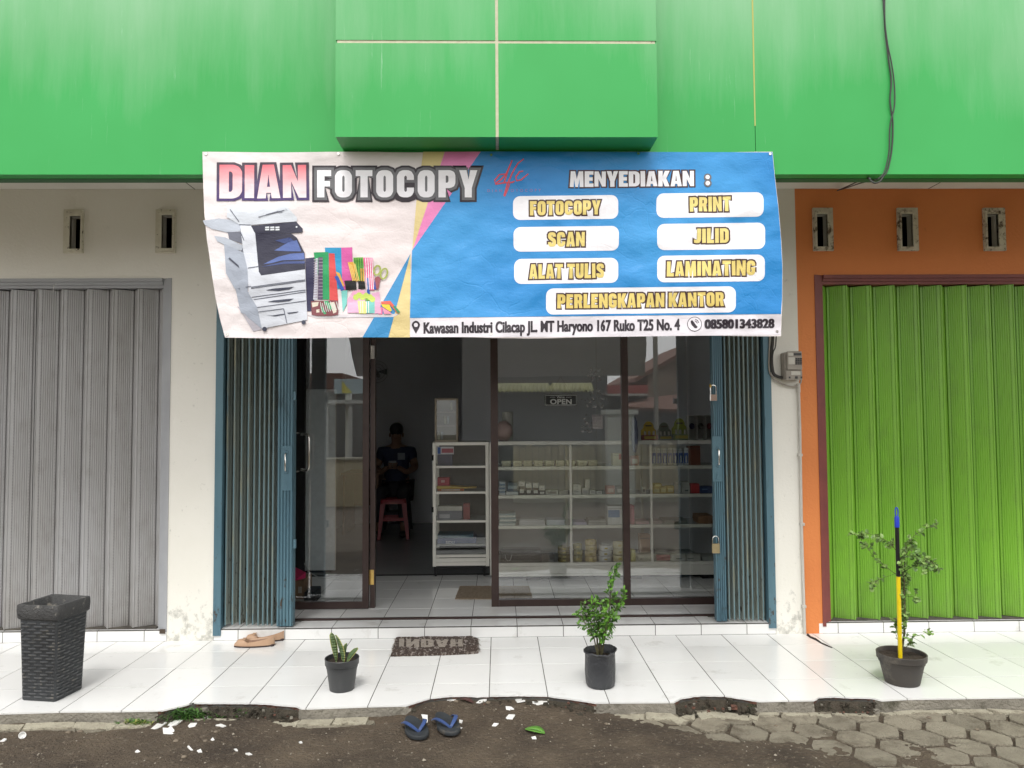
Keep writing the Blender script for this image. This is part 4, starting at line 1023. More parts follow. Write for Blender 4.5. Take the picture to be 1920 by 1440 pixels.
poly_decal('copier_picture', [Z1([(440,940),(480,930),(570,922),(622,918),(590,935),(520,945)]), Z1([(450,1015),(490,1005),(570,997),(622,993),(590,1010),(520,1018)]), Z1([(440,1100),(480,1102),(560,1090),(560,1096),(500,1108)]), Z1([(575,1085),(652,1076),(640,1084),(585,1092)]), Z1(disc(432,1190,15,12)), Z1(disc(683,1146,14,12)), Z1([(205,728),(265,780),(268,795),(205,742)])], 9.3, vinyl('pic_slot', (.055,.06,.09)))
# stationery picture
st = [('pic_navy', (.030,.028,.075), [[(693,735),(755,728),(750,1075),(706,1075)]]),
 ('pic_blue_folder', (.02,.27,.50), [[(820,666),(925,666),(932,930),(880,930),(850,700),(822,700)]]),
 ('pic_magenta', (.60,.10,.34), [[(925,666),(995,664),(1003,935),(932,935)]]),
 ('pic_green', (.02,.30,.10), [[(748,697),(842,694),(852,1000),(808,1000),(805,728),(752,728)]]),
 ('pic_red', (.62,.07,.07), [[(845,702),(882,704),(905,1005),(850,1005)]]),
 ('pic_plaid', (.10,.07,.13), [[(778,728),(806,728),(806,1000),(775,1000)]]),
 ('pic_spiral', (.62,.64,.72), [[(762,735),(774,735),(772,1000),(745,1000)]]),
 ('pic_lime', (.16,.42,.06), [[(1003,730),(1066,728),(1072,890),(1015,880)], [(1040,1000),(1035,975),(1055,965),(1085,960),(1110,968),(1140,985),(1140,1005),(1000,1010),(1005,985)]]),
 ('pic_pinkstripe', (.80,.16,.33), [[(1066,730),(1128,732),(1138,940),(1090,940)], [(1165,1050),(1190,1050),(1190,1095),(1165,1095)]]),
 ('pic_pencils', (.72,.38,.06), [[(966,760),(1000,757),(1035,880),(1000,890)], [(1045,800),(1070,800),(1075,885),(1050,885)], [(890,820),(915,830),(945,910),(930,925)]]),
 ('pic_cobalt', (.03,.10,.42), [[(880,850),(905,850),(945,935),(925,945)], [(1085,860),(1100,860),(1110,965),(1092,965)], [(1140,870),(1158,868),(1150,935),(1135,935)]]),
 ('pic_black', (.012,.012,.012), [[(945,878),(1018,876),(1024,935),(955,940)], [(1034,880),(1076,882),(1080,930),(1036,935)]]),
 ('pic_clear_pink', (.68,.38,.54), [[(965,1000),(1000,945),(1078,938),(1080,1000),(1060,1085),(966,1085)], [(1120,960),(1170,950),(1182,1090),(1120,1090)]]),
 ('pic_mint', (.18,.52,.48), [[(925,945),(965,940),(960,1030),(935,1080)], [(1085,1010),(1140,1010),(1140,1088),(1085,1088)]]),
 ('pic_paleyellow', (.75,.74,.25), [[(1030,1008),(1080,1010),(1085,1090),(1040,1090)]]),
 ('pic_tin', (.20,.06,.07), [[(730,1010),(905,1005),(905,1098),(860,1105),(770,1105),(735,1098)]]),
 ('pic_clips', (.66,.60,.50), [[(735,1020),(780,1015),(775,1040),(740,1050)], [(765,1065),(785,1062),(785,1082),(765,1084)], [(850,1020),(880,1015),(895,1080),(875,1090)]]),
 ('pic_clips_green', (.06,.36,.16), [[(810,1010),(840,1008),(870,1060),(850,1066)], [(790,1050),(800,1045),(830,1090),(815,1095)]]),
 ('pic_crayon', (.66,.10,.06), [[(1182,1012),(1240,1008),(1300,1080),(1285,1086),(1235,1030),(1182,1028)]]),
 ('pic_crayon_yellow', (.75,.55,.05), [[(1182,1030),(1235,1032),(1250,1070),(1240,1078),(1190,1045)]]),
 ('pic_crayon_green', (.04,.25,.12), [[(1255,1042),(1272,1040),(1305,1082),(1288,1086)]]),
 ('pic_crayon_pink', (.75,.28,.40), [[(1190,1050),(1235,1078),(1250,1092),(1200,1092)]])]
for k, (nm, c, polys) in enumerate(st): poly_decal('stationery_picture', [Z1(p) for p in polys], 2+k*.35, vinyl(nm, c))
poly_decal('stationery_picture', [Z1(disc(x_, y_, 19, 12)) for x_, y_ in ((1020,985),(1040,972),(1062,985),(1085,975),(1110,985),(1125,998))], 7.5, vinyl('pic_flower', (.50,.62,.12)))
poly_decal('stationery_picture', [Z1(disc(x_, y_, 17, 12)) for x_, y_ in ((985,1000),(1010,962),(1040,950),(1060,960))], 7.0, vinyl('pic_flower_pink', (.75,.35,.50)))
poly_decal('stationery_picture', [q for x_, t_ in ((972,0),(982,2),(992,4),(1003,-2),(1012,1)) for q in stroke(Z1([(x_,765+t_*3),(x_+28,880)]), .9)], 9.2, vinyl('pic_pencil_light', (.80,.56,.16)))
poly_decal('stationery_picture', [q for x_, c_ in ((1048,0),(1062,0),(1086,0),(1100,0)) for q in stroke(Z1([(x_,1012),(x_+2,1086)]), .8)], 9.2, vinyl('pic_strip_light', (.86,.86,.70)))
poly_decal('stationery_picture', [q for x_ in range(790, 905, 13) for q in stroke(Z1([(x_,1012+(x_*7)%17),(x_+14,1085-(x_*5)%21)]), .7)], 9.2, vinyl('pic_clip_mix', (.60,.66,.62)))
poly_decal('stationery_picture', [Z1([(700,1098),(1300,1092),(1260,1112),(760,1118)])], 1.6, vinyl('pic_soft_shadow', (.62,.59,.62)))
def ring(cx, cy, rx, ry, wd, rot=0):
    P = [(cx+rx*math.cos(a)*math.cos(rot)-ry*math.sin(a)*math.sin(rot), cy+rx*math.cos(a)*math.sin(rot)+ry*math.sin(a)*math.cos(rot)) for a in [2*PI*k/18 for k in range(19)]]
    out = []
    for a, b in zip(P, P[1:]): out += stroke([a, b], wd*1.5)
    return out
poly_decal('stationery_picture', [q for r_ in (ring(*Z1([(1156,812)])[0], 6, 9, 1.2, .2), ring(*Z1([(1200,833)])[0], 6, 10, 1.2, .3)) for q in r_], 10, vinyl('pic_olive', (.36,.42,.10)))
poly_decal('stationery_picture', [Z1([(1140,860),(1160,850),(1185,862),(1175,880),(1165,935),(1150,935)]) ], 9, vinyl('pic_scissor', (.30,.08,.10)))
for x_, c in ((1010,.5),(1024,.5),(1040,.5),(1055,.5)): pass
poly_decal('stationery_picture', [q for x_ in (1082,1096,1110,1122) for q in stroke(Z1([(x_,735),(x_+10,935)]), .8)], 9, white_p)
poly_decal('stationery_picture', [q for y_ in range(740,1000,22) for q in stroke(Z1([(778,y_),(806,y_)]), .5)]+[q for y_ in range(745,1000,16) for q in stroke(Z1([(748,y_),(772,y_-2)]), .9)], 9, vinyl('pic_grid', (.40,.34,.42)))
poly_decal('stationery_picture', [q for x_ in (1012,1026,1042,1056) for q in stroke(Z1([(x_,735),(x_+6,880)]), .8)], 9, vinyl('pic_darkgreen', (.02,.18,.04)))
# grommets / nails
for px, py in ((386,288.5),(634.5,288),(921,290.5),(1197,288),(1444,288.5),(425.5,627.5),(921,626.5),(1457,621.5)):
    c = bp(px, py, 2); mb = MB(); mb.rings([[(c.x+r*math.cos(2*PI*k/12), c.y-d_, c.z+r*math.sin(2*PI*k/12)) for k in range(12)] for r, d_ in ((.0075,0),(.0068,.002),(.0035,.002),(.003,.0005))]); mb.build('grommet', chrome, bn)

# ================================================================ SHOP INTERIOR
YC = 1.304
LBL = {}
def plain(name, c, rough=.55, metal=0, **k): return mat(name, c, tuple(x*.85 for x in c), scale=25, rough=rough, metal=metal, **k)
def shelf_z(py): return WZ(1050, py, YC)
ct = empty('display_counter', (.9, YC, ZS), label='long waist-high aluminium and glass display counter full of stationery', cat='display counter')
cx0, cx1 = WX(925, 900, YC), 1.88; CD = .42
def bar(x0_, x1_, z0_, z1_, y0_=YC, y1_=YC+.022, name='counter_bar', mt=alu, par=None): return MB().cham(x0_, x1_, y0_, y1_, z0_, z1_, .0015).build(name, mt, par or ct)
zt1, zt0 = shelf_z(827), shelf_z(834)
bar(cx0, cx1, zt0, zt1, YC-.004, YC+.03, 'top_rail')
ZSH = [(shelf_z(a), shelf_z(b)) for a, b in ((874.5,881), (928,934), (985.5,991))]
for b, a in ZSH:
    bar(cx0, cx1, a, b, YC+.0005, YC+.018, 'shelf_edge'); MB().box(cx0+.01, cx1-.01, YC+.019, YC+CD-.03, (a+b)/2, b).build('shelf', plain('counter_shelf_glass', (.55,.58,.57), rough=.15), ct)
for px in (1070.5, 1221.5):
    x_ = WX(px, 950, YC); bar(x_-.010, x_+.010, shelf_z(1055), zt0-.0005, YC-.0035, YC+.0003, 'upright')
    bar(x_-.010, x_+.010, shelf_z(1055), zt0-.0005, YC+CD-.02, YC+CD, 'upright')
bar(cx0, cx1, shelf_z(1061), shelf_z(1055), YC-.004, YC+.02, 'plinth_rail'); bar(cx0, cx1, shelf_z(1075.5), shelf_z(1061.5), YC-.001, YC+.02, 'plinth_panel'); bar(cx0, cx1, shelf_z(1080), shelf_z(1076), YC-.004, YC+.02, 'plinth_rail')
for k in range(3): zz = shelf_z(1064+k*4); MB().box(cx0, cx1, YC-.003, YC-.0015, zz-.001, zz+.001).build('plinth_groove', alu, ct)
MB().box(cx0, cx1, YC+.0215, YC+CD, shelf_z(1061), shelf_z(1057)).build('bottom_shelf', plain('counter_board', (.40,.40,.38)), ct)
MB().box(cx0+.01, cx1-.01, YC-.003, YC-.0005, shelf_z(1054.5), zt0-.001).build('front_pane', CGLASS, ct)
MB().box(cx0+.005, cx1-.005, YC+.031, YC+CD, zt1-.006, zt1-.001).build('top_pane', CGLASS, ct)
for px in (1000, 1190, 1330):
    x_ = WX(px, 1085, YC+.05); MB().cham(x_-.06, x_+.06, YC+.04, YC+.14, ZS, shelf_z(1080.5), .004).build('counter_foot', dark_gap, ct)
MB().box(cx0, cx1, YC+.10, YC+.12, shelf_z(1088), shelf_z(1080.5)).build('gap_shade_board', dark_gap, ct)  # dark board standing in for the shade of the gap below the counter

def carton(px0, px1, py0, py1, col, label, cat='box', group=None, name='small_box', Y=None, dep=.09, lab=None, lab_rect=(.15,.85,.2,.7), base=None, rot=0, mt=None):
    Y = YC+.04 if Y is None else Y
    cx = (px0+px1)/2; a, b = WX(px0, py1, Y), WX(px1, py1, Y); z0 = (WZ(cx, py1, Y) if base is None else base); h = WZ(cx, py0, Y)-WZ(cx, py1, Y)
    e = empty(name, ((a+b)/2, Y, z0), label=label, cat=cat, group=group)
    c = min(.0015, h*.15)
    bd = MB().cham(a+.0008, b-.0008, Y, Y+dep, z0+.0003, z0+h, c).build('box_body', mt or plain('carton_%02d_%02d_%02d' % tuple(int(v*99) for v in col), col), e)
    if lab:
        l0, l1, m0, m1 = lab_rect
        MB().box(a+(b-a)*l0, a+(b-a)*l1, Y-.0008, Y+.0005, z0+h*m0, z0+h*m1).build('printed_label', plain('print_%02d_%02d_%02d' % tuple(int(v*99) for v in lab), lab), e)
    if h > .012: MB().box(a+.001, b-.001, Y-.0005, Y+.0003, z0+h*.84, z0+h*.86).build('lid_seam', plain('print_seam', (.12,.12,.12)), e)
    return e
b1, b2, b3, b4, bt = ZSH[0][0], ZSH[1][0], ZSH[2][0], shelf_z(1057)+.0005, zt1
WH = (.74,.74,.70); CRm = (.70,.68,.52)
# row of cream trays
def tray(px0, px1, k):
    a, b = WX(px0, 875, YC+.03), WX(px1, 875, YC+.03); e = empty('cream_tray', ((a+b)/2, YC+.07, b1), label='small cream plastic tray in the row of alike trays on the upper counter shelf', cat='tray', group='cream trays on the upper shelf')
    h = .045; c = ((a+b)/2, YC+.07); hx, hy = (b-a)/2-.001, .04
    def rg(s, z): 
        P = []
        for sx, sy, a0 in ((1,1,0),(-1,1,90),(-1,-1,180),(1,-1,270)):
            for t in range(4): q = math.radians(a0+t*30); P.append((c[0]+sx*(hx*s-.008)+.008*math.cos(q), c[1]+sy*(hy*s-.008)+.008*math.sin(q), z))
        return P
    MB().rings([rg(.82, b1+.001), rg(.9, b1+.008), rg(.97, b1+h-.006), rg(1, b1+h-.004), rg(1, b1+h), rg(.94, b1+h), rg(.86, b1+.010)], True, True).build('tray_body', plain('cream_plastic', (.74,.72,.56), rough=.35), e, smooth=50)
    MB().box(c[0]-.018, c[0]+.018, c[1]-hy*.97-.002, c[1]-hy*.93, b1+.016, b1+.030).build('tray_label', plain('tray_print', (.62,.60,.45)), e)
for k, (p, q) in enumerate(((940,959.4),(961,979.3),(981,999),(1000.5,1019),(1021,1040),(1042,1060),(1061.5,1079),(1081,1101.5),(1103,1121))): tray(p, q, k)
carton(1149,1170,852,875,(.68,.62,.42),'cream box with a red corner at the end of the tray row',base=b1,lab=(.65,.10,.07),lab_rect=(.55,.98,.5,.95))
carton(1183,1198,857,875,(.58,.30,.28),'pinkish box just right of the brown middle post on upper shelf',base=b1,lab=(.7,.68,.62))
carton(1292,1314,838,874,(.22,.07,.045),'reddish brown box standing at the right of the blue packs',base=b1)
for k in range(7):
    p = 1222+k*10; e = carton(p, p+9.4, 842, 874, (.55,.58,.62), 'blue and white blister pack with pen shape in the row on upper shelf', 'pen pack', 'blue blister packs on the upper shelf', 'blister_pack', dep=.05, base=b1, lab=(.04,.09,.36), lab_rect=(.08,.92,.12,.72))
    a, b = WX(p+3.2, 874, YC+.039), WX(p+6.4, 874, YC+.039); MB().lathe(((a+b)/2, YC+.036, b1+.02), [(.004,0),(.007,.01),(.007,.05),(.003,.062)], 8).build('pen', plain('pale_pen', (.6,.65,.7)), e)
# row 2
for k in range(7):
    carton(936, 948-(k%2)*.7, 925-k*3.5, 928-k*3.5, (.66,.70,.74) if k%2 == 0 else (.26,.35,.46), 'thin pale blue box in the tall stack at the left end of the middle shelf', 'box', 'thin boxes stacked at the left end', base=b2+k*.0155, dep=.10)
for k, (p0,p1,c) in enumerate(((949,972,(.62,.66,.66)),(951,971,(.10,.14,.20)),(952,970,(.40,.50,.55)),(953,971,(.12,.18,.22)))):
    carton(p0, p1, 922-k*5.6, 928-k*5.6, c, ['pale flat box at the bottom of the second stack','dark blue flat box second in the second stack','light blue flat box third in the second stack','dark flat box topmost of the second stack'][k], base=b2+k*.025, dep=.11)
for k, (p0,p1,y0) in enumerate(((973,984,903),(986,997,906),(999,1010,906),(1011,1022,911))):
    yb = 928; ym = y0+9
    carton(p0, p1, ym, yb, (.10,.085,.085), ['dark box with white label, leftmost of four on middle shelf','dark box with white label, second of four on middle shelf','dark box with white label, third of four on middle shelf','dark box with white label, rightmost and lowest of four'][k], base=b2, lab=WH, lab_rect=(.15,.85,.2,.62), dep=.06)
    h = shelf_z(ym)-shelf_z(928); carton(p0-.4, p1-.4, y0, ym, WH, ['white box on the leftmost dark labelled box','white box on the second dark labelled box','white box on the third dark labelled box','white box on the lowest dark labelled box'][k], base=b2+h*1.006, lab=(.3,.3,.3), lab_rect=(.3,.7,.3,.4), dep=.06)
carton(1023,1047,920,928,(.70,.69,.62),'flat cream box left of the counter upright',base=b2,lab=(.45,.42,.36)); carton(1048,1065,921,928,(.55,.54,.47),'flat beige box touching the counter upright',base=b2)
h_ = shelf_z(918.5)-shelf_z(928)
carton(1074,1090,918.5,928,WH,'white box at the bottom of the pair right of the upright',base=b2,lab=(.4,.4,.4),lab_rect=(.1,.6,.5,.6)); carton(1074,1090,908,917.5,WH,'white box on top of the pair right of the upright',base=b2+h_+.001,lab=(.4,.4,.4),lab_rect=(.1,.6,.5,.6))
carton(1091,1104,916,928,(.68,.68,.64),'white box under the tall thin carton on middle shelf',base=b2,lab=(.5,.5,.5)); carton(1097,1107,900,915.6,(.60,.59,.54),'small upright pale carton standing on a white box',base=b2+shelf_z(916)-shelf_z(928)+.001)
carton(1105,1117,920,928,WH,'low white box, fourth right of the upright',base=b2,lab=(.4,.4,.4),lab_rect=(.2,.7,.4,.6)); carton(1118.5,1129,922,928,WH,'lowest white box beside the row of white boxes',base=b2,lab=(.4,.4,.4),lab_rect=(.2,.8,.3,.6))
carton(1137,1153,913,928,(.50,.17,.12),'salmon red box near the brown middle post',base=b2,lab=(.6,.4,.32)); carton(1156,1168,914,928,(.18,.14,.12),'dark tin with pale print behind the middle post',base=b2,lab=(.5,.46,.42))
carton(1203,1212,913,926,(.60,.60,.56),'small white box left of the second counter upright',base=b2,lab=(.1,.1,.1),lab_rect=(.3,.7,.3,.7))
for k, (p0,p1,y0,bb) in enumerate(((1224,1237.5,913,0),(1238,1250,913,0),(1250.5,1264,912,0),(1227,1241,907,.062))):
    carton(p0,p1,y0,926 if not bb else 912.7,(.56,.42,.10),['left yellow box of the three on the middle shelf','middle yellow box of the three on the middle shelf','right yellow box of the three on the middle shelf','flatter orange yellow box lying on the left yellow box'][k],base=b2+(bb if not bb else shelf_z(913)-shelf_z(926)+.001),lab=(.7,.62,.3))
carton(1265,1277.5,906,926,(.32,.32,.31),'grey box beside the white pair on the middle shelf',base=b2); carton(1278,1294,912.5,926,(.50,.50,.48),'white box with dark print, lower of the right pair',base=b2,lab=(.12,.12,.12),lab_rect=(.4,.8,.3,.5)); carton(1278,1293,904,912,(.46,.46,.44),'white box on top of the right pair',base=b2+shelf_z(912.5)-shelf_z(926)+.001)
carton(1295,1312,909,927,(.42,.035,.04),'bright red box on the middle shelf',base=b2); carton(1313,1336,914,927,(.02,.05,.17),'dark blue box at the right end of middle shelf',base=b2,lab=(.2,.3,.5),lab_rect=(.15,.6,.5,.65))
# row 3: paper goods
def stack(px0, px1, py0, py1, n, cols, label, base, cat='paper stack', name='paper_stack', dep=.20, wob=.5):
    Y = YC+.035; cx = (px0+px1)/2; e = empty(name, (WX(cx, py1, Y), Y, base), label=label, cat=cat); H = WZ(cx, py0, Y)-WZ(cx, py1, Y); r_ = random.Random(int(px0))
    for k in range(n):
        a, b = WX(px0+r_.uniform(0,wob*3), py1, Y), WX(px1-r_.uniform(0,wob*3), py1, Y); o = MB().box(a, b, Y+r_.uniform(0,.008), Y+dep, base+H*k/n+.0004, base+H*(k+.86)/n).build('sheet_bundle', plain('paper_%02d%02d%02d' % tuple(int(v*99) for v in cols[k % len(cols)]), cols[k % len(cols)], rough=.7), e)
    return e
stack(936,968,963,985.5,6,[(.70,.74,.72),(.22,.32,.34)],'stack of pale blue receipt books at the left end of the lower shelf',b3)
stack(973,1022,975,985.5,7,[(.72,.72,.74),(.5,.5,.52)],'loose stack of white paper with uneven edges',b3)
stack(1024,1060,976,985.5,4,[(.62,.66,.74)],'neat pale blue envelope stack left of the upright',b3)
stack(1074,1101,980.5,985.5,2,[(.58,.54,.72)],'thin lilac paper stack right of the upright',b3)
stack(1103,1138,976,985.5,4,[(.52,.52,.50),(.4,.4,.38)],'grey brown paper stack beside the laminator box',b3)
e = carton(1139.5,1171,951,985.5,(.72,.74,.74),'white and blue laminating film box standing behind the middle post',base=b3,lab=(.14,.26,.48),lab_rect=(.04,.72,.38,.78),dep=.12,name='film_box')
e2 = carton(1183,1190,950,985,(.55,.18,.24),'narrow pink carton right of the brown middle post',base=b3,dep=.12)
stack(1192,1218,980,985.5,2,[(.62,.40,.42)],'thin pink paper pad near second upright',b3); stack(1224,1242,980,985.5,2,[(.42,.34,.34)],'thin mauve paper pad right of second upright',b3); stack(1245,1290,978,985.5,3,[(.16,.18,.16),(.22,.22,.2)],'dark green notebook pile on lower shelf',b3); stack(1310,1338,970,985.5,3,[(.30,.16,.09)],'orange brown folder pile at the right end',b3)
# row 4: tape rolls and boxes
def tapes(px0, px1, py0, n, col, core, label):
    Y = YC+.10; cx = (px0+px1)/2; r = (WX(px1,1050,Y)-WX(px0,1050,Y))/2; H = (WZ(cx,py0,Y)-WZ(cx,1053,Y)); x_ = WX(cx,1050,Y); e = empty('tape_roll_stack', (x_, Y, b4), label=label, cat='tape rolls'); h = H/n
    rr2 = random.Random(int(px0))
    for k in range(n):
        z = b4+h*k+.001; ox = rr2.uniform(-.003,.003)
        o = MB().rings([[(x_+ox+q*math.cos(2*PI*i/20), Y+q*math.sin(2*PI*i/20), z+dz) for i in range(20)] for q, dz in ((r*.6,h*.9),(r*.6,0),(r*.97,0),(r,.003),(r,h*.9-.003),(r*.97,h*.9),(r*.6,h*.9))], False, False).build('tape_roll', plain('tape_%02d%02d%02d' % tuple(int(v*99) for v in col), col, rough=.25), e, smooth=40)
        MB().box(x_+ox-.014, x_+ox+.012, Y-r-.0015, Y-r+.002, z+h*.3, z+h*.6).build('core_print', plain('tape_print', core), e)
tapes(1046,1069,1024,4,(.22,.17,.06),(.5,.4,.1),'stack of dark and yellow striped tape rolls left of the upright')
tapes(1075,1092,1019,3,(.33,.31,.14),(.15,.15,.1),'stack of olive tape rolls just right of the upright')
tapes(1097,1119,1012,4,(.66,.53,.28),(.12,.1,.05),'tallest stack of four yellow tape rolls')
tapes(1122,1147,1022,3,(.70,.70,.72),(.08,.08,.08),'stack of white tape rolls between two yellow stacks')
tapes(1149,1173,1016,3,(.62,.56,.34),(.08,.07,.05),'stack of yellowish tape rolls touching the brown middle post')
carton(1184,1192,1031,1053,(.62,.58,.22),'narrow yellow box right of the middle post on bottom shelf',base=b4); carton(1200,1220,1005,1053,(.36,.22,.15),'tall brown paper tube carton on the bottom shelf',base=b4,Y=YC+.12)
carton(1193,1226,1039,1053,(.56,.53,.44),'cream flat box in front of the brown carton',base=b4,lab=(.3,.28,.22),lab_rect=(.2,.35,.3,.5)); 
e = empty('ribbon_roll', (WX(1245,1050,YC+.06), YC+.06, b4), label='pinkish red ribbon roll lying on the bottom shelf', cat='ribbon roll')
p = WX(1232,1048,YC+.05); q = WX(1257,1048,YC+.05); MB().rings([[(x_, YC+.08+.026*math.cos(2*PI*i/16), b4+.027+.026*math.sin(2*PI*i/16)) for i in range(16)] for x_ in (p, p+.004, q-.004, q)]).build('ribbon', plain('ribbon_red', (.42,.04,.07), rough=.3), e, smooth=40)
carton(1258,1286,1040,1053,(.50,.50,.47),'long white box, left half with handwriting on bottom shelf',base=b4,lab=(.15,.15,.15),lab_rect=(.35,.75,.35,.5)); carton(1287,1314,1040,1053,(.46,.46,.43),'long white box, right one with handwriting on bottom shelf',base=b4,lab=(.15,.15,.15),lab_rect=(.1,.5,.35,.5)); carton(1317,1341,1045,1053,(.40,.42,.40),'pale green box at the right end of the bottom shelf',base=b4)
bag_m = glass('clear_plastic_film', (.80,.76,.76), .10)
for k, (p0,p1,y0) in enumerate(((938,1016,1028),(1012,1040,1036))):
    Y = YC+.06; a, b = WX(p0,1050,Y), WX(p1,1050,Y); e = MB().cham(a, b, Y, Y+.12, b4+.001, b4+WZ(980,y0,Y)-WZ(980,1053,Y), .012).build('plastic_bag_bundle', bag_m); tag(e, ['wide bundle of clear plastic bags at left of the bottom shelf','small clear plastic bag bundle beside the dark tape rolls'][k], 'bag bundle')
hk = MB(); Y = YC+.03; hk.tube([W(947,1040,Y), W(948,1047,Y), W(952,1052,Y), W(957,1050,Y), W(960,1040,Y)], .0022, 6); tag(hk.build('bag_handle', plain('white_cord', (.7,.7,.68))), 'thin white looped handle hanging at the bottom left of the counter', 'handle')

# things on the counter top
Yt = YC+.14
def ctop(px, py): return W(px, py, Yt)
a = ctop(952, 826); r = (WX(962,800,Yt)-WX(941,800,Yt))/2
e = MB().lathe((a.x, Yt+.05, bt), [(r*.98,0),(r,.01),(r,WZ(952,772,Yt)-bt-.01),(r*.97,WZ(952,772,Yt)-bt),(r*.4,WZ(952,772,Yt)-bt),(r*.35,.02)], 20).build('plastic_roll', plain('milky_plastic', (.42,.42,.38), rough=.3), None, smooth=40); tag(e, 'upright milky white plastic roll at the left end of the counter top', 'roll')
def blob(name, c, rx, ry, rz, mt, amp=.15, f=6, seed=0, n=20):
    mb = MB(); rs = []
    for j in range(1, 12):
        t = PI*j/12; rs.append([(c[0]+rx*math.sin(t)*math.cos(2*PI*i/n)*(1+amp*nz(i*.9, j*.7, seed)), c[1]+ry*math.sin(t)*math.sin(2*PI*i/n)*(1+amp*nz(i*.6, j*.9, seed+3)), c[2]-rz*math.cos(t)*(1+amp*.6*nz(i*.5,j,seed+5))) for i in range(n)])
    mb.rings(rs); return mb.build(name, mt, None, smooth=60)
e = blob('plastic_bag', (a.x-.03, Yt-.02, bt+.085), .075, .06, .085, plain('pinkish_plastic', (.42,.30,.28), rough=.3), .3, seed=2); tag(e, 'crumpled pale pink plastic bag in front of the white roll', 'bag')
def display(px0, px1, py0, col, low, label, arch=True):
    Y = Yt; a, b = WX(px0,820,Y), WX(px1,820,Y); zt = WZ((px0+px1)/2,py0,Y); e = empty('display_box', ((a+b)/2, Y, bt), label=label, cat='display box'); wd = b-a; H = zt-bt
    P = [(a, bt+H*.5)] + [(a+wd*.12, bt+H*.62)] + [(a+wd/2-wd*.34*math.cos(PI*k/10), bt+H*.66+H*.34*math.sin(PI*k/10)) for k in range(11)] + [(b-wd*.12, bt+H*.62), (b, bt+H*.5)] + [(b, bt+.0005), (a, bt+.0005)]
    MB().prism(P, 'y', Y+.03, Y+.034).build('back_card', plain('card_%02d%02d' % (int(col[0]*99), int(col[1]*99)), col), e)
    MB().cham(a, b, Y-.04, Y+.029, bt+.0005, bt+H*.26, .002).build('tray', plain('card_low_%02d%02d' % (int(low[0]*99), int(low[1]*99)), low), e)
    MB().box(a+wd*.12, b-wd*.12, Y-.0412, Y-.0402, bt+H*.06, bt+H*.2).build('print_strip', plain('card_print', (.55,.42,.06)), e)
    for k in range(3): MB().lathe((a+wd*(.22+.28*k), Y, bt+H*.2), [(.008,0),(.009,.005),(.009,H*.24),(.004,H*.28)], 8).build('bottle', plain('white_bottle', (.62,.6,.56)), e)
    MB().box(a+wd*.3, b-wd*.3, Y+.0288, Y+.0298, bt+H*.72, bt+H*.8).build('print_title', plain('card_title', (.10,.06,.03)), e)
display(1203,1232,790,(.62,.43,.03),(.30,.05,.03),'yellow arched display box with white capped red bottles')
display(1233,1260,792,(.16,.18,.14),(.22,.24,.22),'grey display box between the yellow and green displays'); display(1261,1291,784,(.34,.38,.05),(.24,.30,.14),'green and yellow arched display box beside the white rack')
rk = empty('white_rack', (WX(1312,820,Yt), Yt, bt), label='small white compartment rack on the right of the counter top', cat='rack')
a, b = WX(1289,820,Yt), WX(1338,820,Yt); zt = WZ(1312,779,Yt); rw = plain('rack_white', (.50,.50,.47), rough=.4)
for k in range(4): x_ = a+(b-a)*k/3; MB().box(x_-.002, x_+.002, Yt-.05, Yt+.05, bt, zt).build('rack_divider', rw, rk)
for z_ in (bt+.012, bt+(zt-bt)*.42, bt+(zt-bt)*.70, zt): MB().box(a+.002, b-.002, Yt-.049, Yt+.05, z_-.003, z_).build('rack_shelf', rw, rk)
MB().box(a+.002, b-.002, Yt+.0505, Yt+.054, bt, zt).build('rack_back', rw, rk)
for k, (u, col) in enumerate(((.17,(.03,.03,.08)),(.5,(.10,.10,.09)),(.83,(.24,.05,.05)))):
    e = blob('stationery_bundle', (a+(b-a)*u, Yt-.01, bt+(zt-bt)*.56), .022, .03, .026, plain('bundle_%d' % k, col), .3, seed=k); tag(e, ['dark blue bundle in the left compartment of the rack','dark grey bundle in the middle compartment of the rack','dark red bundle in the right compartment of the rack'][k], 'bundle')
# hanging strings of plastic wrapped snacks
foil = mat('crinkled_clear_plastic', (.74,.70,.70), (.42,.36,.37), scale=60, rough=.15, metal=.1)
hs_ = empty('hanging_packets', W(1118, 640, YC-.12), label='string of crinkly clear plastic packets hanging in front of the counter', cat='packets')
Yh = YC-.12; MB().tube([(WX(1117,640,Yh), Yh, 2.4), W(1118,690,Yh), W(1119,770,Yh), W(1118,822,Yh)], .0018, 5).build('string', plain('pale_string', (.5,.48,.46)), hs_)
rb = random.Random(9)
def packets(px0, px1, py0, py1, n, sz):
    mb = MB()
    for _ in range(n):
        u = rb.gauss(0,.42); v = rb.uniform(-1,1); u = max(-1,min(1,u*1.3)); px = (px0+px1)/2+u*(px1-px0)/2*math.sqrt(max(.1,1-v*v*.7)); py = (py0+py1)/2+v*(py1-py0)/2
        c = W(px, py, Yh+rb.uniform(-.04,.04)); M3 = Matrix.Rotation(rb.random()*6, 3, Vector((rb.gauss(0,1),rb.gauss(0,1),rb.gauss(0,1))).normalized()); s = sz*rb.uniform(.5,1.2)
        q = [M3 @ Vector(t) for t in ((-s,-s*.5,0),(s,-s*.6,.004),(s*.8,s*.5,0),(-s*.9,s*.6,.003),(0,0,s*.35))]
        mb.add([c+t for t in q], [(0,1,4),(1,2,4),(2,3,4),(3,0,4)])
    o = mb.build('packet_bunch', foil, hs_); o['kind'] = 'stuff'
packets(1090,1140,690,714,46,.010); packets(1092,1138,732,764,60,.011); packets(1088,1114,778,812,34,.012)
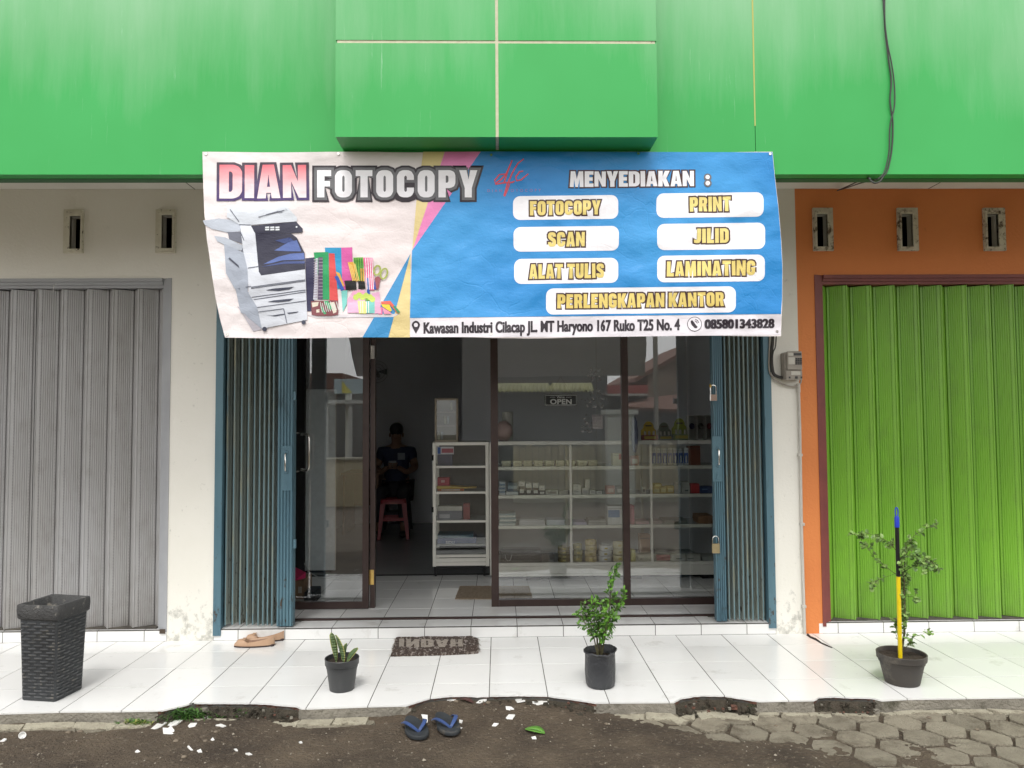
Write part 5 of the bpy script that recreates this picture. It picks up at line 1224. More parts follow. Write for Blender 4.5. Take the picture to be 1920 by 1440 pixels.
mb = MB(); c0 = W(1120, 790, Yh); mb.rings([[(c0.x+sx*w_*.5, Yh+sy*d_, c0.z+z_) for sx, sy in ((-1,-1),(1,-1),(1,1),(-1,1))] for z_, w_, d_ in ((-.062,.085,.003),(-.05,.09,.016),(0,.078,.02),(.04,.088,.014),(.055,.09,.003))]); mb.build('packet', foil, hs_)
e = blob('blue_bag', (WX(1190,830,YC-.06), YC-.06, WZ(1190,815,YC-.06)), .030, .025, .15, plain('hazy_blue_plastic', (.20,.23,.34), rough=.3), .35, seed=8); tag(e, 'long crumpled bluish plastic bag hanging beside the brown post', 'bag')

# small cabinet with castors
YK = 1.50
kb = empty('small_cabinet', (WX(865,1070,YK), YK, ZS), label='narrow aluminium and glass cabinet on castors inside the doorway', cat='cabinet')
def kx(px): return WX(px, 950, YK)
def kz(py): return WZ(865, py, YK)
KD = .36
for p0, p1 in ((811,817.5),(910.5,917)):
    for y0_ in (YK, YK+KD-.03): MB().cham(kx(p0), kx(p1), y0_, y0_+.03, kz(1062), kz(829), .002).build('cabinet_post', alu, kb)
for y0p, y1p in ((829,835),(1040,1045)): MB().cham(kx(817.5)+.0003, kx(910.5)-.0003, YK+.001, YK+.028, kz(y1p), kz(y0p), .002).build('cabinet_rail', alu, kb)
for k, pp in enumerate((1046.5, 1054)): MB().cham(kx(817.5)+.0003, kx(910.5)-.0003, YK+.002, YK+.02, kz(pp+7), kz(pp), .002).build('base_panel', alu, kb)
MB().cham(kx(918), kx(921.5), YK-.01, YK+.02, kz(1079), kz(831), .002).build('sliding_edge', alu, kb)
KSH = []
for pp in (873.5, 922, 976):
    z_ = kz(pp); KSH.append(z_); MB().cham(kx(817.5)+.0003, kx(910.5)-.0003, YK+.008, YK+.02, kz(pp+4), z_, .001).build('shelf_edge', alu, kb); MB().box(kx(812), kx(916), YK+.0205, YK+KD, z_-.006, z_).build('shelf', plain('counter_shelf_glass', (.55,.58,.57)), kb)
zf = kz(1040); MB().box(kx(812), kx(916), YK+.031, YK+KD, zf-.01, zf).build('shelf', plain('counter_board', (.4,.4,.38)), kb)
MB().box(kx(818), kx(910), YK+.022, YK+.025, kz(1039), kz(836)).build('cabinet_pane', CGLASS, kb)
MB().box(kx(811), kx(917), YK+.0305, YK+KD, kz(829)-.008, kz(829)-.001).build('cabinet_top', plain('counter_board', (.4,.4,.38)), kb)
MB().box(kx(811), kx(917), YK+KD+.001, YK+KD+.005, kz(1060), kz(829)).build('cabinet_back', plain('cab_back', (.10,.10,.10)), kb)
for pp in (858, 955):
    MB().box(kx(809.5), kx(813), YK-.006, YK-.0005, kz(pp+5), kz(pp-5)).build('cabinet_hinge', dark_gap, kb)
for px in (817, 908):
    c0 = (WX(px,1074,YK+.04), YK+.04, ZS+.022); wl = MB(); wl.rings([[(c0[0]+dx, c0[1]+.022*math.cos(2*PI*i/14), c0[2]+.022*math.sin(2*PI*i/14)) for i in range(14)] for dx in (-.009,.009)]); ws = wl.build('castor', dark_gap, kb)
    MB().box(c0[0]-.012, c0[0]+.012, c0[1]-.012, c0[1]+.012, ZS+.045, kz(1062)-.001).build('castor_fork', dark_gap, ws)
MB().box(kx(812), kx(916), YK+.03, YK+KD, kz(1064)-.01, kz(1063)).build('cabinet_bottom', dark_gap, kb)
st_ = MB().box(kx(819.5), kx(851), YK+.0205, YK+.0218, kz(852), kz(837.5)).build('sticker', plain('sticker_white', (.55,.55,.58)), kb)
MB().box(kx(820.5), kx(826), YK+.0195, YK+.0204, kz(851), kz(838.5)).build('sticker_emblem', plain('sticker_blue', (.05,.12,.35)), st_); MB().box(kx(828), kx(850), YK+.0195, YK+.0204, kz(849), kz(841)).build('sticker_print', plain('sticker_red', (.38,.12,.14)), st_)
YKi = YK+.08
carton(820,848,853,873,(.06,.07,.14),'dark blue folder pile on the top cabinet shelf',base=KSH[0],Y=YKi,name='folder_pile',cat='folders')
carton(820,843,893,908,(.40,.03,.06),'red box standing on the second cabinet shelf',base=KSH[1]+.045,Y=YKi,lab=(.6,.4,.4),lab_rect=(.3,.6,.4,.7))
e = MB().prism([(WX(819,915,YKi-.02), KSH[1]+.022), (WX(893,915,YKi-.02), KSH[1]+.024), (WX(893,915,YKi-.02), KSH[1]+.028), (WX(840,915,YKi-.02), KSH[1]+.043), (WX(819,915,YKi-.02), KSH[1]+.044)], 'y', YKi-.03, YKi+.12).build('paper_fan', plain('paper_yellow', (.52,.36,.08))); tag(e, 'tapering yellow paper pile under the red box in the cabinet', 'paper')
carton(820,870,917,922,(.42,.13,.05),'orange book lying at the bottom of second cabinet shelf',base=KSH[1],Y=YKi-.02,lab=(.5,.45,.4),name='book',cat='book')
carton(820,867,960,976,(.20,.20,.24),'grey printed paper ream on the third cabinet shelf',base=KSH[2],Y=YKi,lab=(.42,.42,.46),lab_rect=(.08,.5,.15,.6),name='paper_ream',cat='paper ream'); carton(820,867,951,959.6,(.52,.51,.47),'white ream on top of the grey printed ream',base=KSH[2]+kz(960)-kz(976)+.001,Y=YKi,name='paper_ream',cat='paper ream')
carton(868.5,881,947,976,(.30,.09,.09),'dull red carton right of the reams in cabinet',base=KSH[2],Y=YKi)
e = carton(820,893,1012,1022,(.03,.05,.15),'dark blue folder with white SIDU lettering on the cabinet floor',base=kz(1022),Y=YKi,name='folder',cat='folder',dep=.2)
typ('SIDU', 836, 852, 1014.5, 1019.5, (plain('white_ink', (.5,.5,.55)), e), 0, off=.02, surf=lambda x, y: W(x, y, YKi-.003), name='lettering')
carton(820,887,1004,1011,(.02,.08,.12),'teal folder lying on the dark blue folder',base=kz(1022)+kz(1012)-kz(1022)+.001,Y=YKi,name='folder',cat='folder',dep=.2)
MB().box(kx(812), kx(916), YK+.03, YK+KD, kz(1022)-.012, kz(1022)-.0005).build('shelf', plain('counter_board', (.4,.4,.38)), kb)
# little glass case on the cabinet
YQ = YK+.08; fc = empty('small_glass_case', (WX(837,828,YQ), YQ, kz(829)), label='small pale framed glass case standing on the narrow cabinet', cat='glass case')
wf = plain('pale_wood_frame', (.50,.43,.33)); X0_, X1_, Zb, Zt_ = WX(815,790,YQ), WX(858.5,790,YQ), kz(829)+.0, WZ(837,747,YQ)
for x_ in (X0_, X1_-.016): MB().cham(x_, x_+.016, YQ, YQ+.02, Zb, Zt_, .002).build('case_frame', wf, fc)
for z_ in (Zb, Zt_-.016): MB().box(X0_+.0165, X1_-.0165, YQ+.001, YQ+.019, z_, z_+.016).build('case_frame', wf, fc)
MB().box(X0_+.004, X1_-.004, YQ+.12, YQ+.125, Zb, Zt_).build('case_back', plain('case_olive', (.22,.22,.16)), fc)
for x_ in (X0_+.002, X1_-.006): MB().box(x_, x_+.004, YQ+.021, YQ+.119, Zb, Zt_).build('case_side', wf, fc)
MB().box(X0_+.0165, X1_-.0165, YQ+.008, YQ+.011, Zb+.0165, Zt_-.0165).build('case_pane', CGLASS, fc)
for t in (.36, .68): MB().box(X0_+.008, X1_-.008, YQ+.03, YQ+.118, Zb+(Zt_-Zb)*t, Zb+(Zt_-Zb)*t+.004).build('case_shelf', wf, fc)
for k in range(5):
    x_ = X0_+.03+k*.028; z_ = Zb+.018+(Zt_-Zb)*(0 if k < 2 else (.36 if k < 4 else .68))
    e = MB().lathe((x_, YQ+.06, z_+.003), [(.010,0),(.011,.004),(.011,.05),(.005,.058),(.005,.066)], 10).build('small_bottle', plain('bottle_pale_%d' % (k % 2), ((.5,.52,.4),(.35,.4,.42))[k % 2], rough=.3), None, smooth=40); tag(e, 'tiny pale bottle displayed inside the small glass case', 'bottle', 'tiny bottles in the glass case')

# behind the left door pane
YP = 1.74
pl_ = empty('pale_panel', (WX(598,1060,YP), YP, ZS), label='tall pale blue grey panel leaning inside behind the glass door', cat='panel')
MB().cham(WX(520,900,YP-.04), WX(571.5,900,YP-.04), YP-.06, YP-.01, ZS+.02, 2.6, .003).build('dark_board', dark_gap, pl_)
MB().cham(WX(540,900,YP), WX(628.5,900,YP), YP, YP+.03, ZS+.02, WZ(600,730,YP), .003).build('board', plain('pale_blue_board', (.78,.84,.86), rough=.4), pl_); MB().box(WX(628.5,900,YP)+.0003, WX(628.5,900,YP)+.004, YP-.002, YP+.03, ZS+.02, WZ(600,730,YP)).build('edge_trim', alu, pl_)
MB().box(WX(545,900,YP), WX(622,900,YP), YP+.005, YP+.025, ZS, ZS+.0195).build('board_foot', dark_gap, pl_)
c1 = G(540,1123,ZS); c2 = G(569,1123,ZS); e = empty('cardboard_box', ((c1.x+c2.x)/2, c1.y, ZS), label='brown cardboard box on the tiles beside the left blue gate', cat='box')
MB().cham(c1.x, c2.x, c1.y, c1.y+.25, ZS, WZ(560,1088,c1.y), .003).build('box_body', mat('cardboard', (.27,.17,.10), (.22,.14,.08), scale=12, rough=.8), e); MB().box(WX(559,1100,c1.y), WX(566,1100,c1.y), c1.y-.0015, c1.y-.0003, WZ(560,1112,c1.y), WZ(560,1100,c1.y)).build('box_label', plain('box_label_grey', (.42,.38,.32)), e)
zt = WZ(560,1088,c1.y); q = [W(538,1086,c1.y-.01), W(556,1086,c1.y-.01), W(573,1073,c1.y+.08), W(553,1063,c1.y+.22), W(538,1062,c1.y+.22)]
mb = MB(); mb.rings([[(v.x, v.y, zt+.001) for v in q], [(v.x*1, v.y, max(zt+.004, v.z if i > 1 else zt+.010)) for i, v in enumerate(q)]]); e = mb.build('pink_cloth', plain('hot_pink', (.72,.035,.16), rough=.6)); tag(e, 'hot pink cloth draped on the cardboard box', 'cloth')
c1, c2 = G(570,1131,ZS), G(590,1131,ZS); e = MB().cham(c1.x, c2.x, c1.y, c1.y+.2, ZS, WZ(580,1110,c1.y), .004).build('black_case', dark_gap); tag(e, 'low black case on the tiles right of the cardboard box', 'case')
cb = MB(); cb.tube([W(568,1050,YP-.03), W(573,1062,YP-.05), W(578,1072,YP-.06), G(600,1084,ZS+.004), G(632,1086,ZS+.004), G(660,1088,ZS+.004)], .0045, 6); tag(cb.build('power_cable', plain('white_cable', (.5,.5,.48)), None, smooth=50), 'pale power cable running down behind the glass door', 'cable')
sk = empty('power_socket', W(569,1048,YP-.01), label='white power socket on the panel behind the door handle', cat='socket'); p = W(566,1060,YP); q = W(573,1044,YP); MB().cham(p.x, q.x, YP-.012, YP-.001, p.z, q.z, .002).build('socket_plate', plain('socket_white', (.55,.55,.53)), sk); MB().box(p.x+.008, q.x-.008, YP-.014, YP-.0125, p.z+.02, p.z+.04).build('socket_hole', dark_gap, sk)

# sisal mat inside the door
c = [G(853,1124,ZS), G(999,1124,ZS), G(992,1100,ZS), G(862,1100,ZS)]
mb = MB(); nxx, nyy = 46, 12; vs = []
for j in range(nyy+1):
    for i in range(nxx+1):
        u, v = i/nxx, j/nyy; p = c[0].lerp(c[1], u).lerp(c[3].lerp(c[2], u), v); jx_ = .006*nz(j*2.1, i*.1, 1) if i in (0, nxx) else 0
        vs.append((p.x+jx_, p.y+(.005*nz(i*1.7,3) if j in (0,nyy) else 0), ZS+.006+.003*abs(math.sin(i*1.9)*math.sin(j*2.3))+.002*nz(i*.3,j*.5)))
me = bpy.data.meshes.new('inner_doormat'); n = nxx+1; me.from_pydata(vs, [], [(j*n+i, j*n+i+1, (j+1)*n+i+1, (j+1)*n+i) for j in range(nyy) for i in range(nxx)]); o = link('inner_doormat', me, None, mat('coir_mat', (.46,.36,.26), (.30,.235,.165), scale=60, rough=.95, bump=.2, bscale=160))
so_ = o.modifiers.new('s', 'SOLIDIFY'); so_.thickness = .006; tag(o, 'beige brown coir mat on the tiles just inside the doorway', 'mat')

# ---------------- person, stool, desk at the back
def stool(x, y, rz, label, mt):
    e = empty('plastic_stool', (x, y, ZS), rz, label, 'stool'); H = .44
    def sq(s, z, r=.035):
        P = []
        for sx, sy, a0 in ((1,1,0),(-1,1,90),(-1,-1,180),(1,-1,270)):
            for t in range(4): q = math.radians(a0+t*30); P.append((sx*(s-r)+r*math.cos(q), sy*(s-r)+r*math.sin(q), z))
        return P
    part(MB().rings([sq(.145,H-.05), sq(.142,H-.01), sq(.136,H), sq(.05,H-.004)]).build('seat', mt, None, smooth=50), e)
    for sx in (-1,1):
        for sy in (-1,1):
            a, b = Vector((sx*.122, sy*.122, H-.045)), Vector((sx*.165, sy*.165, 0)); mb = MB(); w_ = .021
            mb.rings([[(p.x+u*k*w_-sx*w_*.2, p.y+v*k*w_-sy*w_*.2, p.z) for u, v in ((-1,-1),(1,-1),(1,1),(-1,1))] for p, k in ((a,1.3),(a.lerp(b,.5),1),(b,.8))]); part(mb.build('leg', mt, None), e)
    for k in range(4):
        mb = MB(); mb.box(-.125, .125, -.137, -.129, .20, .235); o = part(mb.build('side_rail', mt, None), e); o.rotation_euler = (0,0,PI/2*k)
    return e
Yst = 3.66; xs_ = WX(738, 960, Yst)
redp = mat('dark_red_plastic', (.34,.035,.05), (.28,.03,.04), scale=5, rough=.4)
stool(xs_, Yst, .12, 'dark red plastic stool in front of the seated person', redp)
xp_ = WX(742, 900, 4.05); stool(xp_, 4.12, .0, 'stool hidden under the seated person at the back', plain('dark_plastic', (.05,.05,.06)))
def skinned(name, verts, edges, radii, mt, parent, sub=2, root=0):
    me = bpy.data.meshes.new(name); me.from_pydata(verts, edges, []); o = bpy.data.objects.new(name, me); COL.objects.link(o)
    m_ = o.modifiers.new('k', 'SKIN'); m_.use_smooth_shade = True
    for i, r in enumerate(radii):
        sv = me.skin_vertices[0].data[i]; sv.radius = r if isinstance(r, tuple) else (r, r); sv.use_root = (i == root)
    s_ = o.modifiers.new('s', 'SUBSURF'); s_.levels = sub; s_.render_levels = sub
    dg = bpy.context.evaluated_depsgraph_get(); m2 = bpy.data.meshes.new_from_object(o.evaluated_get(dg)); bpy.data.objects.remove(o)
    m2.materials.clear(); ob = bpy.data.objects.new(name, m2); COL.objects.link(ob); m2.materials.append(mt)
    for p in m2.polygons: p.use_smooth = True
    if parent: ob.parent = parent; ob.matrix_parent_inverse = Matrix()
    return ob
pe = empty('person', (xp_, 4.12, ZS), 0, 'person in a dark blue T-shirt sitting at the back holding a phone', 'person')
skin_m = plain('brown_skin', (.23,.13,.085), rough=.5); shirt = mat('dark_blue_shirt', (.025,.035,.075), (.02,.028,.06), scale=8, rough=.8); hair = plain('black_hair', (.012,.010,.010), rough=.5); trou = plain('dark_trousers', (.03,.03,.035), rough=.8)
# body: seated, facing the door (-Y); one surface: hips, torso, neck, head, arms, legs
bv = [(0,0,.50),(0,.0,.66),(0,-.01,.84),(0,-.0,.98),(0,-.01,1.045),(0,-.02,1.11),(0,-.03,1.20),
      (.17,0,.95),(.235,-.06,.76),(.15,-.25,.72),(.055,-.31,.79),
      (-.17,0,.95),(-.235,-.06,.76),(-.15,-.25,.72),(-.055,-.31,.79),
      (.10,-.05,.49),(.13,-.42,.50),(.14,-.43,.10),(.15,-.55,.035),
      (-.10,-.05,.49),(-.13,-.42,.50),(-.14,-.43,.10),(-.15,-.55,.035)]
be = [(0,1),(1,2),(2,3),(3,4),(4,5),(5,6),(3,7),(7,8),(8,9),(9,10),(3,11),(11,12),(12,13),(13,14),(0,15),(15,16),(16,17),(17,18),(0,19),(19,20),(20,21),(21,22)]
br = [(.15,.12),(.145,.11),(.165,.115),(.12,.085),(.052,.052),(.072,.082),(.066,.080),(.062,.06),(.046,.045),(.034,.034),(.026,.03),(.062,.06),(.046,.045),(.034,.034),(.026,.03),(.085,.08),(.062,.062),(.042,.042),(.035,.028),(.085,.08),(.062,.062),(.042,.042),(.035,.028)]
skinned('body', bv, be, br, skin_m, pe)
sv_ = [bv[0],bv[1],bv[2],bv[3],(0,-.0,1.015),bv[7],(.215,-.035,.82),bv[11],(-.215,-.035,.82)]
skinned('shirt', sv_, [(0,1),(1,2),(2,3),(3,4),(3,5),(5,6),(3,7),(7,8)], [(.162,.132),(.157,.122),(.177,.127),(.150,.105),(.078,.075),(.086,.082),(.068,.066),(.086,.082),(.068,.066)], shirt, pe)
skinned('trousers', [bv[0],bv[15],bv[16],(.14,-.43,.14),bv[19],bv[20],(-.14,-.43,.14)], [(0,1),(1,2),(2,3),(0,4),(4,5),(5,6)], [(.16,.13),(.098,.092),(.075,.075),(.055,.055),(.098,.092),(.075,.075),(.055,.055)], trou, pe)
hd_ = blob('hair', (0,-.005,1.215), .083, .098, .088, hair, .05, seed=4); part(hd_, pe)
for sx in (-1,1): part(blob('eye', (sx*.030,-.098,1.165), .011, .008, .008, plain('eye_dark', (.02,.02,.02), rough=.2), 0), pe); part(blob('ear', (sx*.078,-.015,1.15), .010, .018, .028, skin_m, .05), pe)
part(blob('nose', (0,-.115,1.142), .012, .016, .020, skin_m, 0), pe); part(blob('mouth', (0,-.104,1.108), .022, .008, .006, plain('lips', (.20,.07,.06)), 0), pe)
for sx in (-1, 1):
    for f in range(4):
        bx_ = .055*sx-.006*sx+(f-1.5)*.0; by = -.325; bz_ = .80+(.018*(f-1.5)); L_ = (.05,.06,.056,.044)[f]
        skinned('finger', [(sx*.050,by,bz_),(sx*.034,by-.035,bz_),(sx*.012,by-.04,bz_+.002),(sx*.002,by-.02,bz_)], [(0,1),(1,2),(2,3)], [.0095,.009,.008,.007], skin_m, pe, 1)
    skinned('thumb', [(sx*.05,-.31,.815),(sx*.040,-.325,.842),(sx*.020,-.335,.852)], [(0,1),(1,2)], [.012,.010,.009], skin_m, pe, 1)
    part(blob('foot', (sx*.145,-.50,.045), .045, .12, .040, plain('dark_sandal', (.03,.025,.02)), .05), pe)
part(MB().box(.03,.115,-.122,-.119,.86,.94).build('shirt_print', plain('shirt_print_pale', (.30,.34,.38)), None), pe)
ph = MB().cham(xp_-.045, xp_+.045, 4.12-.352, 4.12-.343, ZS+.80, ZS+.86, .003).build('mobile_phone', plain('phone_grey', (.28,.29,.30), rough=.3)); tag(ph, 'grey mobile phone held in both hands by the seated person', 'phone')
dk = empty('desk', (WX(700,950,4.2), 4.2, ZS), label='brown wooden desk at the left of the seated person', cat='desk'); wd_ = mat('brown_wood', (.22,.13,.075), (.16,.09,.05), scale=5, rough=.5, stretch=(1,1,6))
dx0, dx1 = WX(640,900,3.9), WX(742,900,3.9)-.18; MB().cham(dx0, dx1, 3.85, 4.5, .76, .79, .004).build('desk_top', wd_, dk); 
for x_ in (dx0+.02, dx1-.05): MB().box(x_, x_+.03, 3.88, 4.47, ZS, .7595).build('side_panel', wd_, dk)
MB().box(dx0+.051, dx1-.051, 4.40, 4.42, .35, .759).build('modesty_panel', wd_, dk)
fn = empty('wall_fan', W(707,697,4.7), label='grey wall fan barely visible high on the rear wall', cat='fan'); c = W(707,697,4.66)
for r_ in (.14,.10,.06): MB().tube([(c.x+r_*math.cos(2*PI*k/24), c.y, c.z+r_*math.sin(2*PI*k/24)) for k in range(25)], .003, 5).build('fan_ring', plain('fan_grey', (.45,.46,.47)), fn)
MB().tube([(c.x,c.y,c.z),(c.x,4.82,c.z-.05)], .02, 8).build('fan_arm', plain('fan_grey', (.45,.46,.47)), fn)
for k in range(3):
    a_ = 2*PI*k/3; MB().add([(c.x,c.y+.02,c.z),(c.x+.13*math.cos(a_-.3),c.y+.01,c.z+.13*math.sin(a_-.3)),(c.x+.13*math.cos(a_+.35),c.y+.04,c.z+.13*math.sin(a_+.35))],[(0,1,2)]).build('fan_blade', plain('fan_blade', (.25,.27,.30)), fn)

# ================================================================ ACROSS THE STREET (seen in the glass)
def RW(px, py, Yr): return W(px, py, 2*(YGL+.02)-Yr)
def rbox(px0, px1, py0, py1, Yr, dep, name, mt, par=None, zmin=None):
    a, b = RW(px0, (py0+py1)/2, Yr), RW(px1, (py0+py1)/2, Yr); z1 = RW((px0+px1)/2, py0, Yr).z; z0 = RW((px0+px1)/2, py1, Yr).z if zmin is None else zmin
    return MB().box(a.x, b.x, Yr-dep, Yr, z0, z1).build(name, mt, par)
tanm = mat('tan_boards', (.42,.36,.24), (.30,.25,.16), scale=4, rough=.8, stretch=(3,3,.3)); darks = plain('stall_dark', (.035,.035,.035)); olive = mat('striped_awning', (.36,.35,.13), (.20,.20,.10), scale=3, rough=.7); brick_m = mat('old_roof_tiles', (.20,.09,.06), (.13,.07,.05), scale=6, rough=.9); plaster = mat('stained_plaster', (.36,.29,.23), (.25,.19,.15), scale=2.2, rough=.9, dirt=(.14,.10,.08), dscale=3, dlo=.52, dhi=.68)
sl = empty('street_stall', (.8,-8.5,-.1), label='dark street stall with an olive awning facing the shop', cat='stall')
rbox(925,1140,700,930,-9.6,.1,'back_panel',darks,sl,zmin=-.1); rbox(905,1108,712,720,-8.2,1.4,'awning_top',plain('awning_brown', (.10,.08,.07)),sl)
p0, p1 = RW(905,720,-8.0), RW(1112,734,-7.8); mb = MB(); n = 28
for k in range(n):
    a_, b_ = p0.x+(p1.x-p0.x)*k/n, p0.x+(p1.x-p0.x)*(k+1)/n; mb.rings([[(x_, y_, z_) for x_, y_, z_ in ((a_,-8.0,p0.z),(a_,-7.7,p1.z+.02),((a_+b_)/2,-7.69,p1.z-.03),(b_,-7.7,p1.z+.02),(b_,-8.0,p0.z))], [(x_, y_+.01, z_+.01) for x_, y_, z_ in ((a_,-8.0,p0.z),(a_,-7.7,p1.z+.02),((a_+b_)/2,-7.69,p1.z-.03),(b_,-7.7,p1.z+.02),(b_,-8.0,p0.z))]])
mb.build('awning_valance', olive, sl); 
for px in (925, 1030, 1135): rbox(px, px+5, 715, 930, -7.9, .06, 'stall_post', darks, sl, zmin=-.1)
fe = empty('board_fence', (.9,-7.4,-.1), label='low fence of tan vertical boards across the street', cat='fence')
xa, xb_ = RW(963,900,-7.4).x, RW(1300,900,-7.4).x; zt = RW(1050,836,-7.4).z; k = 0; x_ = xa
while x_ < xb_:
    MB().box(x_, x_+.10, -7.42, -7.40, .12, zt+rr.uniform(-.03,.03)).build('board', tanm, fe); x_ += .115
MB().box(xa, xb_, -7.55, -7.43, -.1, RW(1000,930,-7.4).z).build('fence_base', conc_pale, fe)
lw = empty('low_wall', (-2.6,-7.2,-.1), label='low beige rendered wall across the street from the glass door', cat='wall'); MB().box(RW(592,900,-7.2).x, RW(681,900,-7.2).x, -7.4, -7.2, -.1, RW(640,862,-7.2).z).build('wall_body', mat('beige_render', (.55,.47,.33), (.48,.40,.28), scale=2, rough=.9), lw); MB().box(RW(590,900,-7.2).x, RW(683,900,-7.2).x, -7.45, -7.15, RW(640,862,-7.2).z+.001, RW(640,862,-7.2).z+.03).build('wall_cap', conc_pale, lw)
gp = empty('gate_pillar', RW(1165,900,-7.1), label='white fluted gate pillar with stacked cap across the street', cat='pillar'); rbox(1140,1190,778,930,-7.1,.35,'pillar_shaft',plain('pillar_white', (.52,.52,.48)),gp,zmin=-.1); rbox(1133,1197,768,777,-7.05,.45,'pillar_cap',plain('pillar_white', (.52,.52,.48)),gp)
rs_ = empty('red_roof_shed', (2,-11,0), label='shed with a long red sheet roof beyond the stall', cat='shed'); rbox(1098,1215,722,738,-10.5,2.5,'roof',plain('red_sheet', (.36,.07,.06)),rs_); rbox(1098,1215,738.5,742,-10.4,.1,'gutter',plain('pillar_white', (.52,.52,.48)),rs_); rbox(1110,1215,743,930,-11.2,.1,'shed_wall',darks,rs_,zmin=-.1)
gh = empty('gable_house', (4.5,-13,0), label='old plastered gable house with stained wall across the street', cat='house')
Yh_ = -12.5; P = [(RW(1214,705,Yh_).x, -.1), (RW(1214,705,Yh_).x, RW(1214,705,Yh_).z), (RW(1340,630,Yh_).x, RW(1340,630,Yh_).z), (RW(1466,705,Yh_).x, RW(1466,705,Yh_).z), (RW(1466,705,Yh_).x, -.1)]
MB().prism(P, 'y', Yh_-6, Yh_).build('house_wall', plaster, gh)
for s_ in (0, 1):
    A_, B_ = (P[1], P[2]) if s_ == 0 else (P[3], P[2]); dx_ = -.35 if s_ == 0 else .35; A2 = (A_[0]+dx_, A_[1]-.16)
    MB().prism([A2, B_, (B_[0], B_[1]+.10), (A2[0], A2[1]+.10)], 'y', Yh_-6.1, Yh_+.25).build('roof', brick_m, gh)
lr = empty('lean_to_roof', (4,-10,0), label='sagging lean-to with old brown tiles before the gable house', cat='shelter'); a_, b_ = RW(1180,768,-9.2), RW(1330,738,-11.5); MB().rings([[(a_.x,-9.2,a_.z),(RW(1330,768,-9.2).x,-9.2,a_.z-.1),(RW(1330,738,-11.5).x,-11.5,b_.z),(a_.x+.3,-11.5,b_.z-.2)],[(a_.x,-9.2,a_.z+.06),(RW(1330,768,-9.2).x,-9.2,a_.z-.04),(RW(1330,738,-11.5).x,-11.5,b_.z+.06),(a_.x+.3,-11.5,b_.z-.14)]]).build('roof', brick_m, lr)
MB().box(a_.x+.2, RW(1330,768,-9.2).x, -11.6, -11.4, -.1, b_.z-.25).build('rear_wall', darks, lr)
lh = empty('tiled_house', (-4,-13,0), label='house with a brown tiled roof reflected in the glass door', cat='house'); rbox(560,642,700,735,-13,3,'roof',brick_m,lh); rbox(560,690,735,930,-13.2,3,'house_wall',plain('grey_house_wall', (.18,.18,.17)),lh,zmin=-.1)
sg = empty('street_signboard', RW(660,725,-8.6), label='pale blue street signboard with a yellow corner beside the white awning', cat='sign'); a_, b_ = RW(628,711,-8.6), RW(690,738,-8.6); MB().box(a_.x, b_.x, -8.65, -8.6, b_.z, a_.z).build('sign_panel', plain('sign_paleblue', (.40,.48,.52)), sg); MB().prism([(RW(643,725,-8.6).x, a_.z-.04), (RW(643,737,-8.6).x, b_.z+.01), (RW(662,737,-8.6).x, b_.z+.01)], 'y', -8.598, -8.59).build('yellow_corner', plain('sign_yellow', (.62,.55,.10)), sg)
a_ = RW(655,730,-8.7).x; MB().box(a_-.05, a_+.05, -8.75, -8.66, -.1, a_*0+RW(655,712,-8.7).z).build('sign_post', alu, sg)
aw = empty('white_awning', (-2.6,-8.2,0), label='white corrugated awning on posts reflected in the glass door', cat='awning'); rbox(597,690,750,757,-8.1,1.2,'awning_sheet',plain('awning_white', (.52,.52,.5)),aw); rbox(610,616,757,930,-8.15,.06,'post',plain('awning_white', (.52,.52,.5)),aw,zmin=-.1); rbox(655,661,757,930,-8.15,.06,'post',plain('awning_white', (.52,.52,.5)),aw,zmin=-.1)
for k, (x0_, x1_, hgt, dd) in enumerate(((-16,-5.2,2.6,-9.5),(5.9,16,2.8,-9.5))):
    o = empty('terrace_house', ((x0_+x1_)/2, dd, 0), label=['row of pale rendered houses down the street to the left','row of pale rendered houses down the street to the right'][k], cat='house'); MB().box(x0_, x1_, dd-5, dd, -.1, hgt).build('wall', plaster, o); MB().prism([(x0_-.3, hgt), ((x0_+x1_)/2, hgt+1.3), (x1_+.3, hgt)], 'y', dd-5.3, dd+.4).build('roof', brick_m, o)
wp = empty('utility_pole', RW(1228,900,-9.0), label='thin grey utility pole carrying wires across the street', cat='pole'); a_ = RW(1228,600,-9).x; MB().tube([(a_,-9,-.1),(a_,-9,7)], .05, 8).build('pole_shaft', conc, wp)
for k, (ya, yb) in enumerate(((634,642),(647,640),(655,662),(668,661),(676,678))):
    A_, B_ = RW(1100,ya-14,-9), RW(1380,yb+6,-9); o = MB().tube([A_+(B_-A_)*t+Vector((0,0,-.25*math.sin(PI*t))) for t in [i/10*2.6-.8 for i in range(11)]], .012, 5).build('overhead_wire', plain('wire_black', (.02,.02,.02))); tag(o, 'black overhead wire strung along the far side of the street', 'wire', 'overhead wires across the street')
leafd = mat('tree_leaf_dark', (.03,.06,.02), (.055,.09,.03), scale=3, rough=.7)
